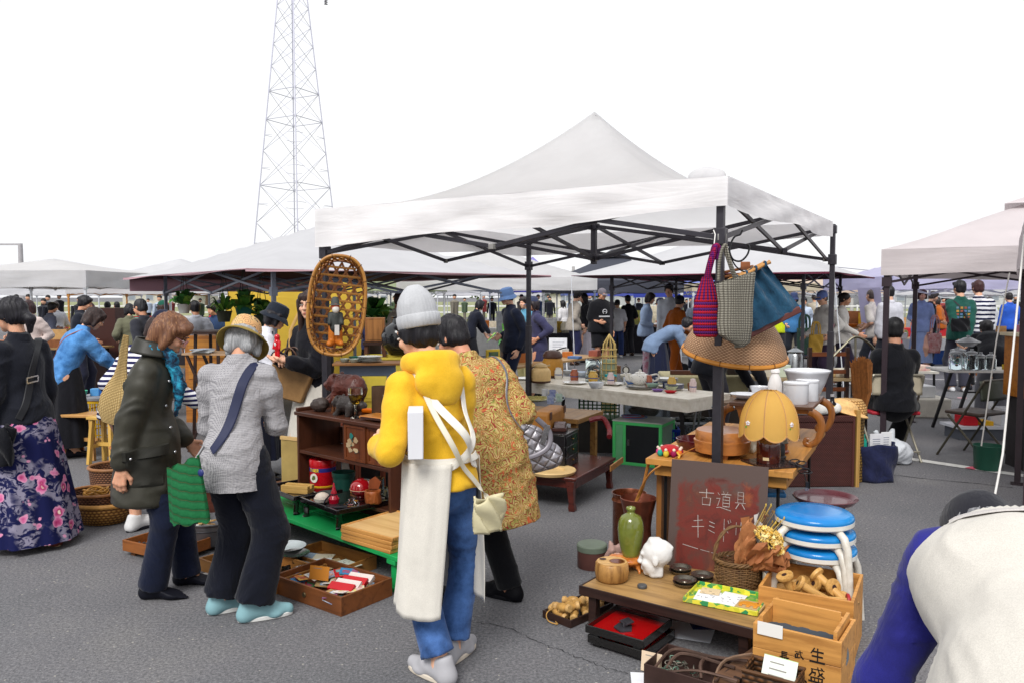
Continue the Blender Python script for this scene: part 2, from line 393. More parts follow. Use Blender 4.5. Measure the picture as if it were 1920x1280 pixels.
def HAIR(hx,hx2=None):
 key=('HA',hx,hx2)
 if key in MC:return MC[key]
 g=NG('hair');c=C(hx);v=g.co((130,130,7));f=g.noise(v,1.,5,.6,.5)
 col=g.ramp(f,[(.3,sc3(c,.55)),(.52,c),(.75,C(hx2)if hx2 else sc3(c,1.7))]);g.bump(f,.7,.004)
 MC[key]=g.fin(col,.5,0,.35);return MC[key]
BLACKHAIR='#17141a';DARKHAIR='#2b1e1a'
def ik(a,t,l1,l2,pole):
 a,t=V(a),V(t);d=t-a;L_=d.length
 if L_>(l1+l2)*.998:t=a+d*((l1+l2)*.998/L_);d=t-a;L_=d.length
 d.normalize();x=(l1*l1-l2*l2+L_*L_)/(2*L_);h=math.sqrt(max(0,l1*l1-x*x));p=V(pole);p=p-d*p.dot(d)
 p=p.normalized()if p.length>1e-6 else basis(d)[0]
 return a+d*x+p*h,t
def hand_prims(w,d,n,th,Lh=.17,curl=.35,spread=.1,thc=.5):
 w,d,n=V(w),V(d).normalized(),V(n);n=(n-d*n.dot(d)).normalized();x=d.cross(n)
 if x.dot(V(th))<0:x=-x
 s=Lh/.17;ps=[('c',w-d*.02*s,w+d*.03*s,.021*s,.024*s,.72,n)]
 for i,(off,ln)in enumerate(((.028,.92),(.0095,1.),(-.009,.95),(-.026,.76))):
  k=w+d*(.088-.006*abs(i-1.2))*s+x*off*s;ps.append(('c',w+d*.015*s+x*off*.6*s,k,.014*s,.0115*s))
  a=.12;p=k;sp=off*spread*12
  for j,sg in enumerate((.036,.026,.021)):
   a+=curl*(.75,1.1,.8)[j];dr=(d*cos(a)+n*sin(a)+x*sp*.5).normalized();q=p+dr*sg*ln*s
   ps.append(('c',p,q,(.0098-.0009*j)*s,(.0089-.0011*j)*s));p=q
 b=w+d*.022*s+x*.024*s;t1=b+(d*.75+x*.75+n*.35).normalized()*.042*s;t2=t1+(d*.95+x*(.35-thc*.6)+n*(.2+thc*.5)).normalized()*.032*s
 ps+=[('c',w+d*.01*s+x*.008*s,b,.016*s,.0145*s),('c',b,t1,.014*s,.0115*s),('c',t1,t2,.0112*s,.009*s)]
 return ps
def tf(prims,M):
 r3=[[M[i][j]for j in range(3)]for i in range(3)];s=M.to_scale().x;o=[]
 rn=[[x/s for x in r]for r in r3]
 for p in prims:
  if p[0]=='c':
   q=['c',M@V(p[1]),M@V(p[2]),p[3]*s,p[4]*s]
   if len(p)>5:q+=[p[5],V([sum(rn[i][j]*p[6][j]for j in range(3))for i in range(3)])]
   o.append(tuple(q))
  elif p[0]=='e':o.append(('e',M@V(p[1]),tuple(x*s for x in p[2]),rn))
  else:o.append(('b',M@V(p[1]),tuple(x*s for x in p[2]),p[3]*s,rn))
 return o
def head_prims(fem=True,smile=0):
 j=.0 if fem else.006
 ps=[('e',(0,-.012,.03),(.074,.096,.088)),('e',(0,.035,-.045),(.057+j,.056,.066)),('e',(0,.066,-.092),(.024+j,.022,.022)),('c',(0,.09,.018),(0,.108,-.022),.0075,.0115),('e',(.011,.1,-.026),(.008,.009,.007)),('e',(-.011,.1,-.026),(.008,.009,.007)),('e',(.038,.062,-.026),(.026,.026,.024)),('e',(-.038,.062,-.026),(.026,.026,.024)),('c',(-.03,.078,.034),(.03,.078,.034),.013,.013)]
 sb=[('e',(.031,.101,.008),(.019,.016,.012)),('e',(-.031,.101,.008),(.019,.016,.012))]
 ear=[('e',(sx*.074,-.006,-.008),(.009,.019,.03))for sx in(1,-1)]
 lip=[('c',(-.017,.088,-.056),(.017,.088,-.056),.006,.006),('c',(-.014,.087,-.065),(.014,.087,-.065),.0065,.0065)]
 return ps+ear+lip,sb
def hair_prims(style):
 ps=[('e',(0,-.018,.036),(.084,.106,.095))];sb=[('e',(0,.125,-.035),(.078,.075,.088))];cu=None
 if style in('short','crop','grey'):
  ps+=[('e',(0,-.045,-.03),(.073,.062,.06))]
  if style=='short':ps+=[('c',(-.045,.058,.08),(.045,.058,.075),.032,.032),('c',(.072,.01,.02),(.074,.006,-.03),.02,.013),('c',(-.072,.01,.02),(-.074,.006,-.03),.02,.013)]
  else:ps[0]=('e',(0,-.018,.032),(.079,.1,.092))
 elif style in('bob','long'):
  dz=-.085 if style=='bob' else-.22
  ps+=[('e',(0,-.03,-.02),(.093,.088,.09)),('c',(.076,.012,.03),(.083,.012,dz),.03,.022),('c',(-.076,.012,.03),(-.083,.012,dz),.03,.022),('c',(.04,-.065,0),(.05,-.06,dz-.005),.05,.035),('c',(-.04,-.065,0),(-.05,-.06,dz-.005),.05,.035),('c',(-.05,.05,.08),(.045,.056,.07),.036,.034)]
  sb=[('e',(0,.135,-.05),(.068,.075,.085))]
 elif style=='pony':ps+=[('e',(0,-.045,-.02),(.075,.07,.066)),('c',(0,-.12,-.015),(0,-.145,-.05),.026,.034),('c',(0,-.145,-.05),(0,-.13,-.13),.034,.018),('c',(.07,.035,.02),(.076,.01,-.02),.016,.012),('c',(-.07,.035,.02),(-.076,.01,-.02),.016,.012)]
 elif style=='bun':ps+=[('e',(0,-.045,-.02),(.075,.065,.06)),('e',(0,-.12,.03),(.042,.036,.04))]
 return ps,sb
def hat_parts(kind,mats,par,M,s):
 M=M@Mx.Scale(.92,4)if kind=='beanie' else M;loc,rot=M.to_translation(),M.to_euler();sc=M.to_scale().x
 def put(b,n,m,**k):
  o=b.obj(n,m,par,loc=loc,rot=rot,**k);o.scale=(sc,)*3;return o
 if kind=='bucket':
  pr=[(.1,.01),(.099,.045),(.094,.085),(.083,.115),(.05,.128),(0,.131)]
  h=put(B().lathe(pr,28,(0,-.012,0),.92,1.12),'hat',mats[0])
  d=len(mats)>2 and mats[2]or.05
  b=B().lathe([(.099,.016),(.1+d*.6,-.012),(.1+d,-.036),(.1+d-.003,-.041),(.1+d*.55,-.018),(.096,.008)],32,(0,-.012,0),.92,1.1,fn=lambda r,z,a,i:(r,z+.006*sin(3*a+1)*(r>.11)))
  o=put(b,'brim',mats[1]);o.parent=h;o.location=(0,0,0);o.rotation_euler=(0,0,0);o.scale=(1,1,1)
 elif kind=='beanie':
  n=96;rib=lambda r,z,a,i:(r*(1+.022*cos(32*a)*(r>.02)),z)
  cr_=[(.1,.03),(.103,.07),(.101,.105),(.09,.145),(.07,.178),(.047,.205),(.03,.218),(0,.222)]
  h=put(B().lathe(cr_,n,(0,-.02,0),.93,1.08,fn=rib),'hat',mats[0],ang=80)
  o=put(B().lathe([(.1,-.005),(.108,.0),(.112,.03),(.111,.06),(.104,.066),(.1,.06)],n,(0,-.02,0),.93,1.08,fn=rib),'cuff',mats[0],ang=80)
  o.parent=h;o.location=(0,0,0);o.rotation_euler=(0,0,0);o.scale=(1,1,1)
 else:
  h=put(B().lathe([(.088,.012),(.089,.045),(.083,.085),(.064,.115),(.035,.13),(.012,.134),(.011,.14),(0,.141)],24,(0,-.015,0),.95,1.16,fn=lambda r,z,a,i:(r*(1+.012*abs(sin(3*a))),z)),'hat',mats[0])
  b=B().grid(lambda u,w:V(((u-.5)*.15,.075+.085*w*(1-(2*u-1)**2*.75)+.012*(1-(2*u-1)**2),.022-.02*w+.012*(1-(2*u-1)**2))),12,5)
  o=put(b,'visor',mats[1],sol=.004);o.parent=h;o.location=(0,0,0);o.rotation_euler=(0,0,0);o.scale=(1,1,1)
SHOE0=None
def person(loc,hd,H,label,lean=0,hp=12,hy=0,side=0,pel=None,lh=None,rh=None,lf=None,rf=None,top=None,bot=None,hair=('short',BLACKHAIR),hat=None,shoe='#22222a',skin='#d9a688',det=0,g=None,fat=1.,lyaw=8,ryaw=-8,fem=True,sole=None,hands=True,hcurl=(.35,.35),glasses=None,hn=(None,None),hd_=(None,None),sock=None,legs=True,brows=DARKHAIR):
 """Faces +Y at hd 0; hd turns counter-clockwise seen from above.  Targets are local metres."""
 P_=T('person',label,'person',loc,R(hd),g);r={};k=H
 resb,resh,resg=((.03,.017,.026),(.02,.011,.016),(.014,.0065,.0105))[det]
 tilt=Mx.Rotation(R(side),3,'Y');dl=tilt@V((0,sin(R(lean*.7)),cos(R(lean*.7))));du=tilt@V((0,sin(R(lean*1.2)),cos(R(lean*1.2))))
 X=tilt@V((1,0,0));fl_=X.cross(dl)*-1;fu=X.cross(du)*-1
 pe=V(pel)if pel else V((0,-.08*k*sin(R(lean)),.525*k));wa=pe+dl*.09*k;ch=wa+(dl*.4+du*.6).normalized()*.115*k;nb=ch+du*.105*k
 sh=[nb-du*.05*k+X*(sx*.088*k*fat**.5)for sx in(-1,1)]
 Rm=(Mx.Rotation(R(hy),4,'Z')@Mx.Rotation(R(side*.5),4,'Y')@Mx.Rotation(R(-hp),4,'X'));hs=.127*k/.226
 nk=nb+du*.036*k+fu*.008*k;hc=nk+(Rm.to_3x3()@V((0,.022,.098)))*hs;HM=Mx.Translation(hc)@Rm@Mx.Scale(hs,4)
 la,lb=.172*k,.15*k;hips=[pe+X*(sx*.055*k)-V((0,0,.012*k))for sx in(-1,1)]
 arms=[]
 for i,(tg,sx)in enumerate(((lh,-1),(rh,1))):
  tg=V(tg)if tg is not None else sh[i]+V((sx*.05*k,.03*k,-.315*k));el,wr_=ik(sh[i],tg,la,lb,(sx*.28,-.85,-.3));arms.append((sh[i],el,wr_))
 lg=[]
 for i,(tg,sx,yw)in enumerate(((lf,-1,lyaw),(rf,1,ryaw))):
  tg=V(tg)if tg is not None else V((sx*.058*k,0,0));fd=V((-sin(R(yw)),cos(R(yw)),0));an=tg+V((0,0,.045*k));kn,an=ik(hips[i],an,.245*k,.24*k,fd);lg.append((hips[i],kn,an,fd))
 r.update(P=P_,pe=pe,wa=wa,ch=ch,nb=nb,sh=sh,hc=hc,HM=HM,arms=arms,legs=lg,X=X,dl=dl,du=du,fu=fu,fl=fl_,hs=hs,k=k)
 hpz,hsb=head_prims(fem);hpw,hsw=tf(hpz,HM),tf(hsb,HM);nk0=HM@V((0,-.025,-.06))
 parts=[sdf(hpw+[('c',nk0,nb-du*.01*k,.047*hs*(1 if fem else 1.15),.052*hs)],resh,.014*hs,subs=hsw)]
 bp=[('c',pe,wa,.07*k*fat,.062*k*fat,.7,fl_),('c',wa,ch,.062*k*fat,.075*k*fat,.7,fu),('c',ch,nb,.07*k,.035*k,.7,fu),('c',sh[0],sh[1],.03*k,.03*k)]
 for s_,e_,w_ in arms:bp+=[('c',s_,e_,.03*k,.025*k),('c',e_,w_,.026*k,.0165*k)]
 if legs:
  lt=.72 if bot and bot.get('k','pants')=='pants' else 1.
  for h_,n_,a_,fd in lg:bp+=[('c',h_,n_,.05*k*lt,.034*k*lt),('c',n_,n_*.6+a_*.4-fd*.012*k*lt,.034*k*lt,.034*k*lt),('c',n_*.6+a_*.4-fd*.012*k*lt,a_,.034*k*lt,.022*k),('c',a_,a_-V((0,0,.018*k)),.022*k,.021*k),('c',a_-V((0,0,.02*k)),a_-V((0,0,.018*k))+fd*.03*k,.02*k,.016*k)]
 parts.append(sdf(bp,resb,.02*k))
 if hands:
  for i,(s_,e_,w_)in enumerate(arms):
   d_=V(hd_[i])if hd_[i]else(w_-e_).normalized();n_=V(hn[i])if hn[i]else V((1 if i==0 else-1,.25,0))
   parts.append(sdf(hand_prims(w_+d_*.004,d_,n_,(0,1,.3),.105*k,hcurl[i]),(.012,.008,.0042)[det],.006))
 body=link('body',mesh_np('body',*join(parts)),SKIN(skin),P_)
 if det:
  em,im,lm=PLAST('#cfc6be',.3),PLAST('#15100e',.12),PLAST('#b3605a',.45)
  for sx in(-1,1):
   a=B().ell((sx*.031,.0885,.008),(.0145,.0085,.0068),12,8);o=a.obj('eye',em,P_,loc=HM.to_translation(),rot=HM.to_euler());o.scale=(hs,)*3
   q=B().ell((sx*.031,.0935,.0075),(.0062,.0048,.0062),10,8).obj('iris',im,o)
   q=B().tube([(sx*.014,.0905,.014),(sx*.031,.0965,.0165),(sx*.047,.089,.0115)],[.0014,.0022,.0012],5).obj('eyelid',im,o)
   b=B().tube([(sx*.012,.0925,.031),(sx*.03,.0945,.036),(sx*.05,.078,.03)],[.003,.0042,.002],6,fl=.6).obj('eyebrow',HAIR(brows),P_,loc=HM.to_translation(),rot=HM.to_euler());b.scale=(hs,)*3
  b=B().tube([(-.024,.088,-.0595),(-.01,.0962,-.0575),(0,.0958,-.0585),(.01,.0962,-.0575),(.024,.088,-.0595)],[.002,.0048,.0042,.0048,.002],8,fl=.6)
  b.tube([(-.021,.088,-.062),(0,.0955,-.0665),(.021,.088,-.062)],[.002,.0058,.002],8,fl=.7);o=b.obj('mouth',lm,P_,loc=HM.to_translation(),rot=HM.to_euler());o.scale=(hs,)*3
 if glasses:
  b=B()
  for sx in(-1,1):
   b.tube([(sx*.033+cos(a)*.022,.108-.35*abs(cos(a)*.01),.004+sin(a)*.018)for a in[2*pi*i/16 for i in range(16)]],.0017,5,True);b.tube([(sx*.055,.104,.01),(sx*.079,.02,.008),(sx*.08,-.015,.0)],.0016,5)
  b.tube([(-.011,.109,.008),(.011,.109,.008)],.0016,5);o=b.obj('glasses',PLAST(glasses,.25),P_,loc=HM.to_translation(),rot=HM.to_euler());o.scale=(hs,)*3
 if hair and hair[0]!='none':
  hp_,hb_=hair_prims(hair[0]);v,f=sdf(tf(hp_,HM),resh*1.15,.022*hs,subs=tf(hb_,HM))
  if det:
   q=(v-np.array(hc));n_=q/np.linalg.norm(q,axis=1)[:,None];v=v+n_*((1-np.abs(vnoise(v*np.array((58,58,7)),3))*2.4)*.0042+vnoise(v*np.array((24,24,7)),8)*.0045)[:,None]
  if hat:
   Z=np.array(HM.inverted()@Mx.Identity(4));hl=v@Z[:3,:3].T+Z[:3,3];up=hl[:,2]>.03;hl[up,0]*=.9;hl[up,1]*=.92;hl[up,2]=.03+(hl[up,2]-.03)*.6;MM=np.array(HM);v=hl@MM[:3,:3].T+MM[:3,3]
  link('hair',mesh_np('hair',v,f),HAIR(hair[1],hair[2]if len(hair)>2 else None),P_)
 if hat:hat_parts(hat[0],hat[1:],P_,HM@Mx.Translation((0,-.012,.028))@Mx.Rotation(R(12),4,'X')if hat[0]=='beanie' else HM,hs)
 if top:
  t=dict(fit=1.,hem=.1,slv=1.,wid=None,wr=(.007,.01,.011)[det],col=True,n='shirt',cuffr=.028,seed=3,slim=1.);t.update(top);ft=t['fit']*fat
  tp=[('c',pe,wa,.086*k*ft,.08*k*ft,.74,fl_),('c',wa,ch,.08*k*ft,.09*k*ft,.72,fu),('c',ch,nb-du*.035*k,.086*k*ft,.062*k,.72,fu),('c',sh[0],sh[1],.036*k*ft**.5,.036*k*ft**.5),('c',nb-du*.012*k,nb-du*.03*k,.04*k,.055*k,.8,fu)]
  cuts=[];hemz=t['hem']
  if hemz>0:
   hd2=V((dl.x*.3,dl.y*.3,1)).normalized();he=pe-hd2*hemz;wd=t['wid']or.1*ft;tp.append(('c',pe+dl*.03*k,pe-hd2*.02*k,.092*k*ft,.1*k*ft,.86,fl_));tp.append(('c',pe,he-hd2*.05,.098*k*ft,wd*k,.86,fl_));cuts.append((he,-hd2))
  post=[]
  for i,(s_,e_,w_)in enumerate(arms):
   sl_=t['slv'];cr_=t['cuffr']*k;q=ft**.5
   if sl_<=0:continue
   if sl_>.5:
    u=(sl_-.5)*2;en=e_+(w_-e_)*u;post+=[('c',s_,s_*.7+e_*.3,.04*k*q,.042*k*q),('c',s_*.7+e_*.3,e_,.042*k*q,.036*k*q),('c',e_,en-(w_-e_).normalized()*cr_*.6,.036*k*q,cr_+(.037*k-cr_)*(1-u))]
   else:en=s_+(e_-s_)*sl_*2;post.append(('c',s_,en,.041*k*q,.044*k*q))
  ps_=[sdf(tp,resg,.024,cuts=cuts,wr=t['wr'],wsc=(9,9,8),seed=t['seed'],post=post)]
  if t['col']:ps_.append(sdf([('c',nb-du*.01*k-fu*.004,nb+du*.02*k-fu*.006*k,.05*k*.9,.041*k*.92)],resh*1.2,.01,cuts=[(nb+du*.022*k,(du+fu*-.25).normalized())]))
  r['top']=link(t['n'],mesh_np(t['n'],*join(ps_)),t['m'],P_)
 if bot:
  b=dict(k='pants',len=1.,w=.036,wr=(.006,.008,.009)[det],n=None,fit=1.,seed=5);b.update(bot);ft=b['fit']*fat
  if b['k']in('pants','shorts'):
   bp=[('c',pe+dl*.04*k,pe-V((0,0,.01*k)),.078*k*ft,.086*k*ft,.76,fl_)];ps_=[]
   for i,(h_,n_,a_,fd)in enumerate(lg):
    q=h_*.75+pe*.25
    if b['k']=='pants':
     en=n_+(a_-n_)*b['len'];w2=b['w']*k;ps_.append(sdf(bp+[('c',q,n_,.064*k*ft,max(.046*k*ft,w2*.92)),('c',n_,en+(a_-n_)*.1,max(.046*k*ft,w2*.92),w2)],resg,.03,cuts=[(en,(a_-n_).normalized())],wr=b['wr'],wsc=(9,9,9),seed=b['seed']+i))
    else:
     en=h_+(n_-h_)*b['len'];ps_.append(sdf(bp+[('c',q,n_,.066*k*ft,b['w']*k)],resg,.03,cuts=[(en,(n_-h_).normalized())],wr=b['wr'],seed=b['seed']+i))
   r['bot']=link(b['n']or 'trousers',mesh_np('trousers',*join(ps_)),b['m'],P_)
  else:
   hz=b['hem'];fx=(lg[0][2]+lg[1][2])/2;nf=b.get('folds',9);fw=b['flare'];ys=b.get('ys',.8);top_c=pe+dl*.07*k
   def sk(u,w):
    a=2*pi*u;c_=top_c.lerp(V((fx.x,fx.y-.02,hz)),w);rr=(.082*k*ft+.03*k*math.sqrt(w))*(1-w)+fw*w;rr*=1+(.05*sin(nf*a+1.3*sin(2*a))+.025*sin(2.3*nf*a))*w**.7
    return c_+V((cos(a)*rr,sin(a)*rr*ys,0))
   g_=B().grid(sk,96,24,True);r['bot']=g_.obj(b['n']or 'skirt',b['m'],P_,ang=80)
 if shoe and legs:
  sm=PLAST(shoe,.5)if isinstance(shoe,str)else shoe
  for i,(h_,n_,a_,fd)in enumerate(lg):
   f0=a_-V((0,0,.045*k));L_=.15*k;rt=V((fd.y,-fd.x,0));z=V((0,0,1))
   hi=.03 if sole else 0;up=[('c',f0-fd*.024*k+z*.035,f0-fd*.012*k+z*(.062+hi),.04,.04),('c',f0-fd*.02*k+z*.035,f0+fd*.05*k+z*(.045+hi*.3),.041,.041),('c',f0+fd*.05*k+z*.042,f0+fd*.108*k+z*.03,.041,.033,.8,rt),('e',f0+fd*.07*k+z*.024,(.047,.052,.026))]+([('c',f0+fd*.0*k+z*.06,f0+fd*.012*k+z*.1,.04,.036)]if sole else[])
   v,f=sdf(up,resh*1.2,.02,cuts=[(f0+z*.004,-z),(f0+z*(.118 if sole else.082)-fd*.02,(z+fd*(.2 if sole else.35)).normalized())]);s=link('shoe',mesh_np('shoe',v,f),sm,P_)
   if sole:
    ol=[]
    for j in range(22):
     a=2*pi*j/22;yy=sin(a);ol.append(f0+fd*(.04*k+yy*.087*k)+rt*(cos(a)*(.039+.007*max(0,yy))))
    b_=B();N=len(ol);b_.add([p+z*.001 for p in ol]+[p+z*.024 for p in ol],[list(range(N))[::-1],list(range(N,2*N))]+[[j,(j+1)%N,N+(j+1)%N,N+j]for j in range(N)]);b_.obj('sole',PLAST(sole,.55),s,bev=.005)
   if sock:sobj('sock',[('c',a_+(n_-a_)*.22,a_-z*.01,.026*k,.025*k)],CLOTH(sock),P_,res=.012)
 return r
def ground_mat():
 g=NG('asphalt');v=g.co();f=g.noise(v,.7,6,.6);fi=g.noise(v,68,6,.85);st=g.vor(v,150)
 col=g.ramp(f,[(.22,C('#5c5c60')),(.42,C('#69696c')),(.55,C('#6f6e71')),(.8,C('#7f7d7b'))])
 col=g.mix(.8,col,g.ramp(fi,[(.32,(.12,.12,.13)),(.5,(.85,.85,.85)),(.7,(2.1,2.1,2.05))]),'MULTIPLY')
 col=g.mix(g.math('MULTIPLY',g.ramp(st,[(.0,(1,1,1)),(.16,(0,0,0))]),.55),col,C('#8b8984'))
 sp=g.vor(v,17,rand=1);col=g.mix(g.math('MULTIPLY',g.ramp(sp,[(.06,(1,1,1)),(.1,(0,0,0))]),.6),col,C('#bdb7ab'))
 st2=g.noise(g.co((1,.5,1)),1.7,6,.7,.8);col=g.mix(g.math('MULTIPLY',g.ramp(st2,[(.6,(0,0,0)),(.72,(1,1,1))]),.3),col,C('#3a3a3e'))
 n1=g.bump(g.noise(v,130,4,.7),.5,.004);g.bump(st,.35,.003,n1);return g.fin(col,.85,0,.3)
b=B();b.grid(lambda u,w:V((-900+1800*u,-30+1500*w,0)),6,6);struct(b.obj('ground',ground_mat(),sm=False))
PAINT=P('#d8d8d4',.8,var=.1,vs=30,hx2='#bdbcb8')
def line(p0,p1,w,name='parking_line',m=None,z=.004):
 a,c=G(*p0),G(*p1);d=(c-a).normalized();n=V((-d.y,d.x,0))*w/2
 bb=B();N=14
 for i in range(N):bb.add([a.lerp(c,i/N)-n+V((0,0,z)),a.lerp(c,(i+1)/N)-n+V((0,0,z)),a.lerp(c,(i+1)/N)+n+V((0,0,z)),a.lerp(c,i/N)+n+V((0,0,z))],[[0,1,2,3]])
 return struct(bb.obj(name,m or PAINT,sm=False))
line((1640,850),(2100,918),.13);line((60,770),(225,787),.13);line((380,1075),(420,1093),.13);line((960,659),(1330,669),.12);line((1640,705),(2000,722),.1)
line((1815,876),(1832,879),.12,'paint_mark',P('#c8586c',.8),.008);line((1795,745),(1812,746),.12,'paint_mark',P('#b98a90',.8),.004)
def crack(pts,w=.006):
 ps=spline([G(*p)for p in pts],14);bb=B();rr=random.Random(3);L_=[]
 for i,p in enumerate(ps):
  d=(ps[min(i+1,len(ps)-1)]-ps[max(0,i-1)]).normalized();n=V((-d.y,d.x,0));o=n*rr.uniform(-.012,.012);ww=w*rr.uniform(.35,1.2);L_+=[p+o-n*ww/2,p+o+n*ww/2]
 bb.add([q+V((0,0,.003))for q in L_],[[2*i,2*i+1,2*i+3,2*i+2]for i in range(len(ps)-1)]);struct(bb.obj('ground_crack',P('#2a2a2d',.95),sm=False))
crack([(895,1165),(960,1180),(1010,1205),(1060,1222),(1130,1250),(1180,1262)],.0045)
crack([(1560,873),(1700,893),(1830,906),(1900,914)],.012);crack([(1640,700),(1760,742),(1900,752)],.03)
STEEL=P('#3c3a40',.42,.55,var=.12,vs=30);STEELG=P('#7d8494',.4,.6);STEELW=P('#c9ccd2',.4,.3)
def tent(label,A,yaw,sx,sy,eave,peak,cover,val=.2,pole=STEEL,poles=(1,1,1,1),det=0,over=0.,under=None,prof=1.3,pr=.02,g='canopies of the market',cap=None,sag=.0,bars=True,seed=1,vmat=None,wind=.012,mids=True,shift={},vals=None):
 """Origin at the near left foot; x along the front, y away."""
 t=T('canopy_tent',label,'canopy',(A[0],A[1],0),yaw,g);o=max(over,.02);rr=random.Random(seed)
 def top(u,w,dz=0):
  x,y=-o+(sx+2*o)*u,-o+(sy+2*o)*w;m=max(abs(2*u-1),abs(2*w-1));e=eave-(.0 if not over else.1);mm=(1-m)
  z=e+(peak-e)*(mm**prof)+dz;am=min(abs(2*u-1),abs(2*w-1));z-=sag*(1-am)*math.sin(pi*min(1,m))*.8
  z+=wind*math.sin(9*u+seed)*math.sin(7*w+2*seed)*min(1,mm*3+.15);return V((x,y,z))
 n=36 if det else 20;c=B().grid(lambda u,w:top(u,w),n,n).obj('canopy_cover',cover,t,ang=60)
 if under:B().grid(lambda u,w:top(.002+.996*u,.002+.996*w,-.015),n,n).obj('canopy_lining',under,t,ang=60)
 per=[(-o,-o),(sx+o,-o),(sx+o,sy+o),(-o,sy+o)];e0=eave-(.0 if not over else.1)
 if val:
  for k in range(4):
   (x0,y0),(x1,y1)=per[k],per[(k+1)%4];d=V((x1-x0,y1-y0,0));nn=V((d.y,-d.x,0)).normalized();ph=rr.uniform(0,6)
   def vf(u,w):
    p=V((x0,y0,e0))+d*u;e_=math.sin(pi*u)**.35 if 0<u<1 else 0
    off=(.008*math.sin(17*u+ph+5*w)+.004*math.sin(41*u+ph*2-4*w)+.02*w*math.sin(6*u+ph))*e_*min(1,w*1.6+.25)*(1 if not over else.5)
    return p+nn*off-V((0,0,(val if not vals else vals[k]*(1-u)+vals[(k+1)%4]*u)*w+.012*math.sin(11*u+ph)*w))
   B().grid(vf,48 if det else 18,6).obj('valance',vmat or cover,t,ang=70)
 cs=[(.03,.03),(sx-.03,.03),(sx-.03,sy-.03),(.03,sy-.03)];zt,zb=eave-.06,eave-.32
 for k,(x,y)in enumerate(cs):
  if not poles[k]:continue
  x,y=x+shift.get(k,(0,0))[0],y+shift.get(k,(0,0))[1]
  if det:
   q=B().bx(x-pr,x+pr,y-pr,y+pr,1.3,eave-.01).obj('upper_pole',pole,t,bev=.003);B().bx(x-pr*1.25,x+pr*1.25,y-pr*1.25,y+pr*1.25,.012,1.32).obj('lower_pole',pole,t,bev=.003)
   B().bx(x-pr*1.6,x+pr*1.6,y-pr*1.6,y+pr*1.6,zb-.04,zb+.05).obj('slider_bracket',pole,t,bev=.004);B().bx(x-.06,x+.06,y-.06,y+.06,0,.012).obj('foot_plate',pole,t)
   B().bx(x-pr*1.5,x+pr*1.5,y-pr*1.5,y+pr*1.5,zt-.03,zt+.04).obj('corner_bracket',pole,t,bev=.004)
  else:B().bx(x-pr,x+pr,y-pr,y+pr,0,eave-.03).bx(x-.05,x+.05,y-.05,y+.05,0,.01).bx(x-pr*1.6,x+pr*1.6,y-pr*1.6,y+pr*1.6,zb-.04,zb+.05).obj('pole',pole,t)
 bl=[]
 if bars:
  for k in range(4):
   a,c_=V((*cs[k],0)),V((*cs[(k+1)%4],0));m=(a+c_)/2;off=V((0,0,0));nn=(V((sx/2,sy/2,0))-m).normalized()*.012
   for p,q in((a,m),(c_,m)):
    bl.append((p+V((0,0,zt))+nn,q+V((0,0,zb))+nn));bl.append((p+V((0,0,zb))-nn,q+V((0,0,zt))-nn))
   if mids:ce=V((sx/2,sy/2,0));s_=V((nn.y,-nn.x,0));bl.append((m+V((0,0,zt))+s_,ce+V((0,0,zb-.02))+s_));bl.append((m+V((0,0,zb))-s_,ce+V((0,0,zt-.02))-s_))
  if det:
   for p,q in bl:
    B().bar(p,q,.014,.028).obj('truss_bar',pole,t,bev=.002)
    for e in(p,q):B().box(e,(.034,.034,.036),.6).obj('joint',P('#8d8b88',.4,.3)if rnd.random()<.5 else pole,t,bev=.003)
   B().bx(sx/2-.02,sx/2+.02,sy/2-.02,sy/2+.02,zb-.06,peak-.03).obj('centre_post',pole,t,bev=.003)
   for z in(zb-.03,zt-.05):B().bx(sx/2-.035,sx/2+.035,sy/2-.035,sy/2+.035,z,z+.05).obj('hub',pole,t,bev=.003)
  else:
   bb=B()
   for p,q in bl:bb.bar(p,q,.014,.024)
   if mids:bb.bar((sx/2,sy/2,zb-.05),(sx/2,sy/2,peak-.04),.03)
   bb.obj('truss',pole,t,sm=False)
 if cap:
  B().grid(lambda u,w:(lambda q:V((sx/2+(q.x-sx/2)*1.,sy/2+(q.y-sy/2),q.z+.07)))(top(.5+(u-.5)*cap,.5+(w-.5)*cap)),10,10).obj('vent_cap',cover,t)
 return t
WHITEC=CANVAS('#ecebec',.55);WHITED=CANVAS('#d9d9dc',.35)
YAW=math.atan2(-.527,.85);A0=V((-1.415,5.84,0));UU=V((.85,-.527,0));VV=V((.527,.85,0))
def S(a,b_,h=0):p=A0+UU*a+VV*b_;p.z=h;return p
main=tent('large off-white canopy on dark poles over the stall with the lamp and blue stools',A0,YAW,3.,3.,2.26,3.07,WHITEC,val=.24,det=1,prof=2.0,wind=.008,vmat=CANVAS('#f8f6f7',.3,.3),shift={2:(.03,.17)},vals=(.27,.165,.13,.2))
q=sobj('corner_fold',[('e',(2.86,.1,2.285),(.1,.06,.05)),('e',(2.93,.05,2.27),(.06,.05,.045))],WHITEC,main,res=.014)
DARKU=CANVAS('#4a3038',.04);BURG=CANVAS('#94737e',.3)
nL=V((-2.45,8.1,0));yl=math.atan2(9.96-8.1,-.11+2.45)
t=tent('white peaked canopy with burgundy underside behind the bucket hat woman',nL,yl,3.0,4.0,1.99,2.6,WHITED,val=.018,over=.42,under=DARKU,pole=STEELG,prof=1.15,vmat=CANVAS('#c4a0a8',.2),mids=True,seed=4,poles=(1,0,1,1))
B().grid(lambda u,w:V((-.35+3.3*u,4.36+.015*sin(20*u),1.9-.2*w)),20,5).obj('rear_curtain',BURG,t)
t=tent('white canopy with zigzag truss seen just under the large canopy',(-2.6,18.),.12,4.6,3.2,2.08,2.9,WHITEC,val=.3,pole=STEELG,seed=6,prof=1.2)
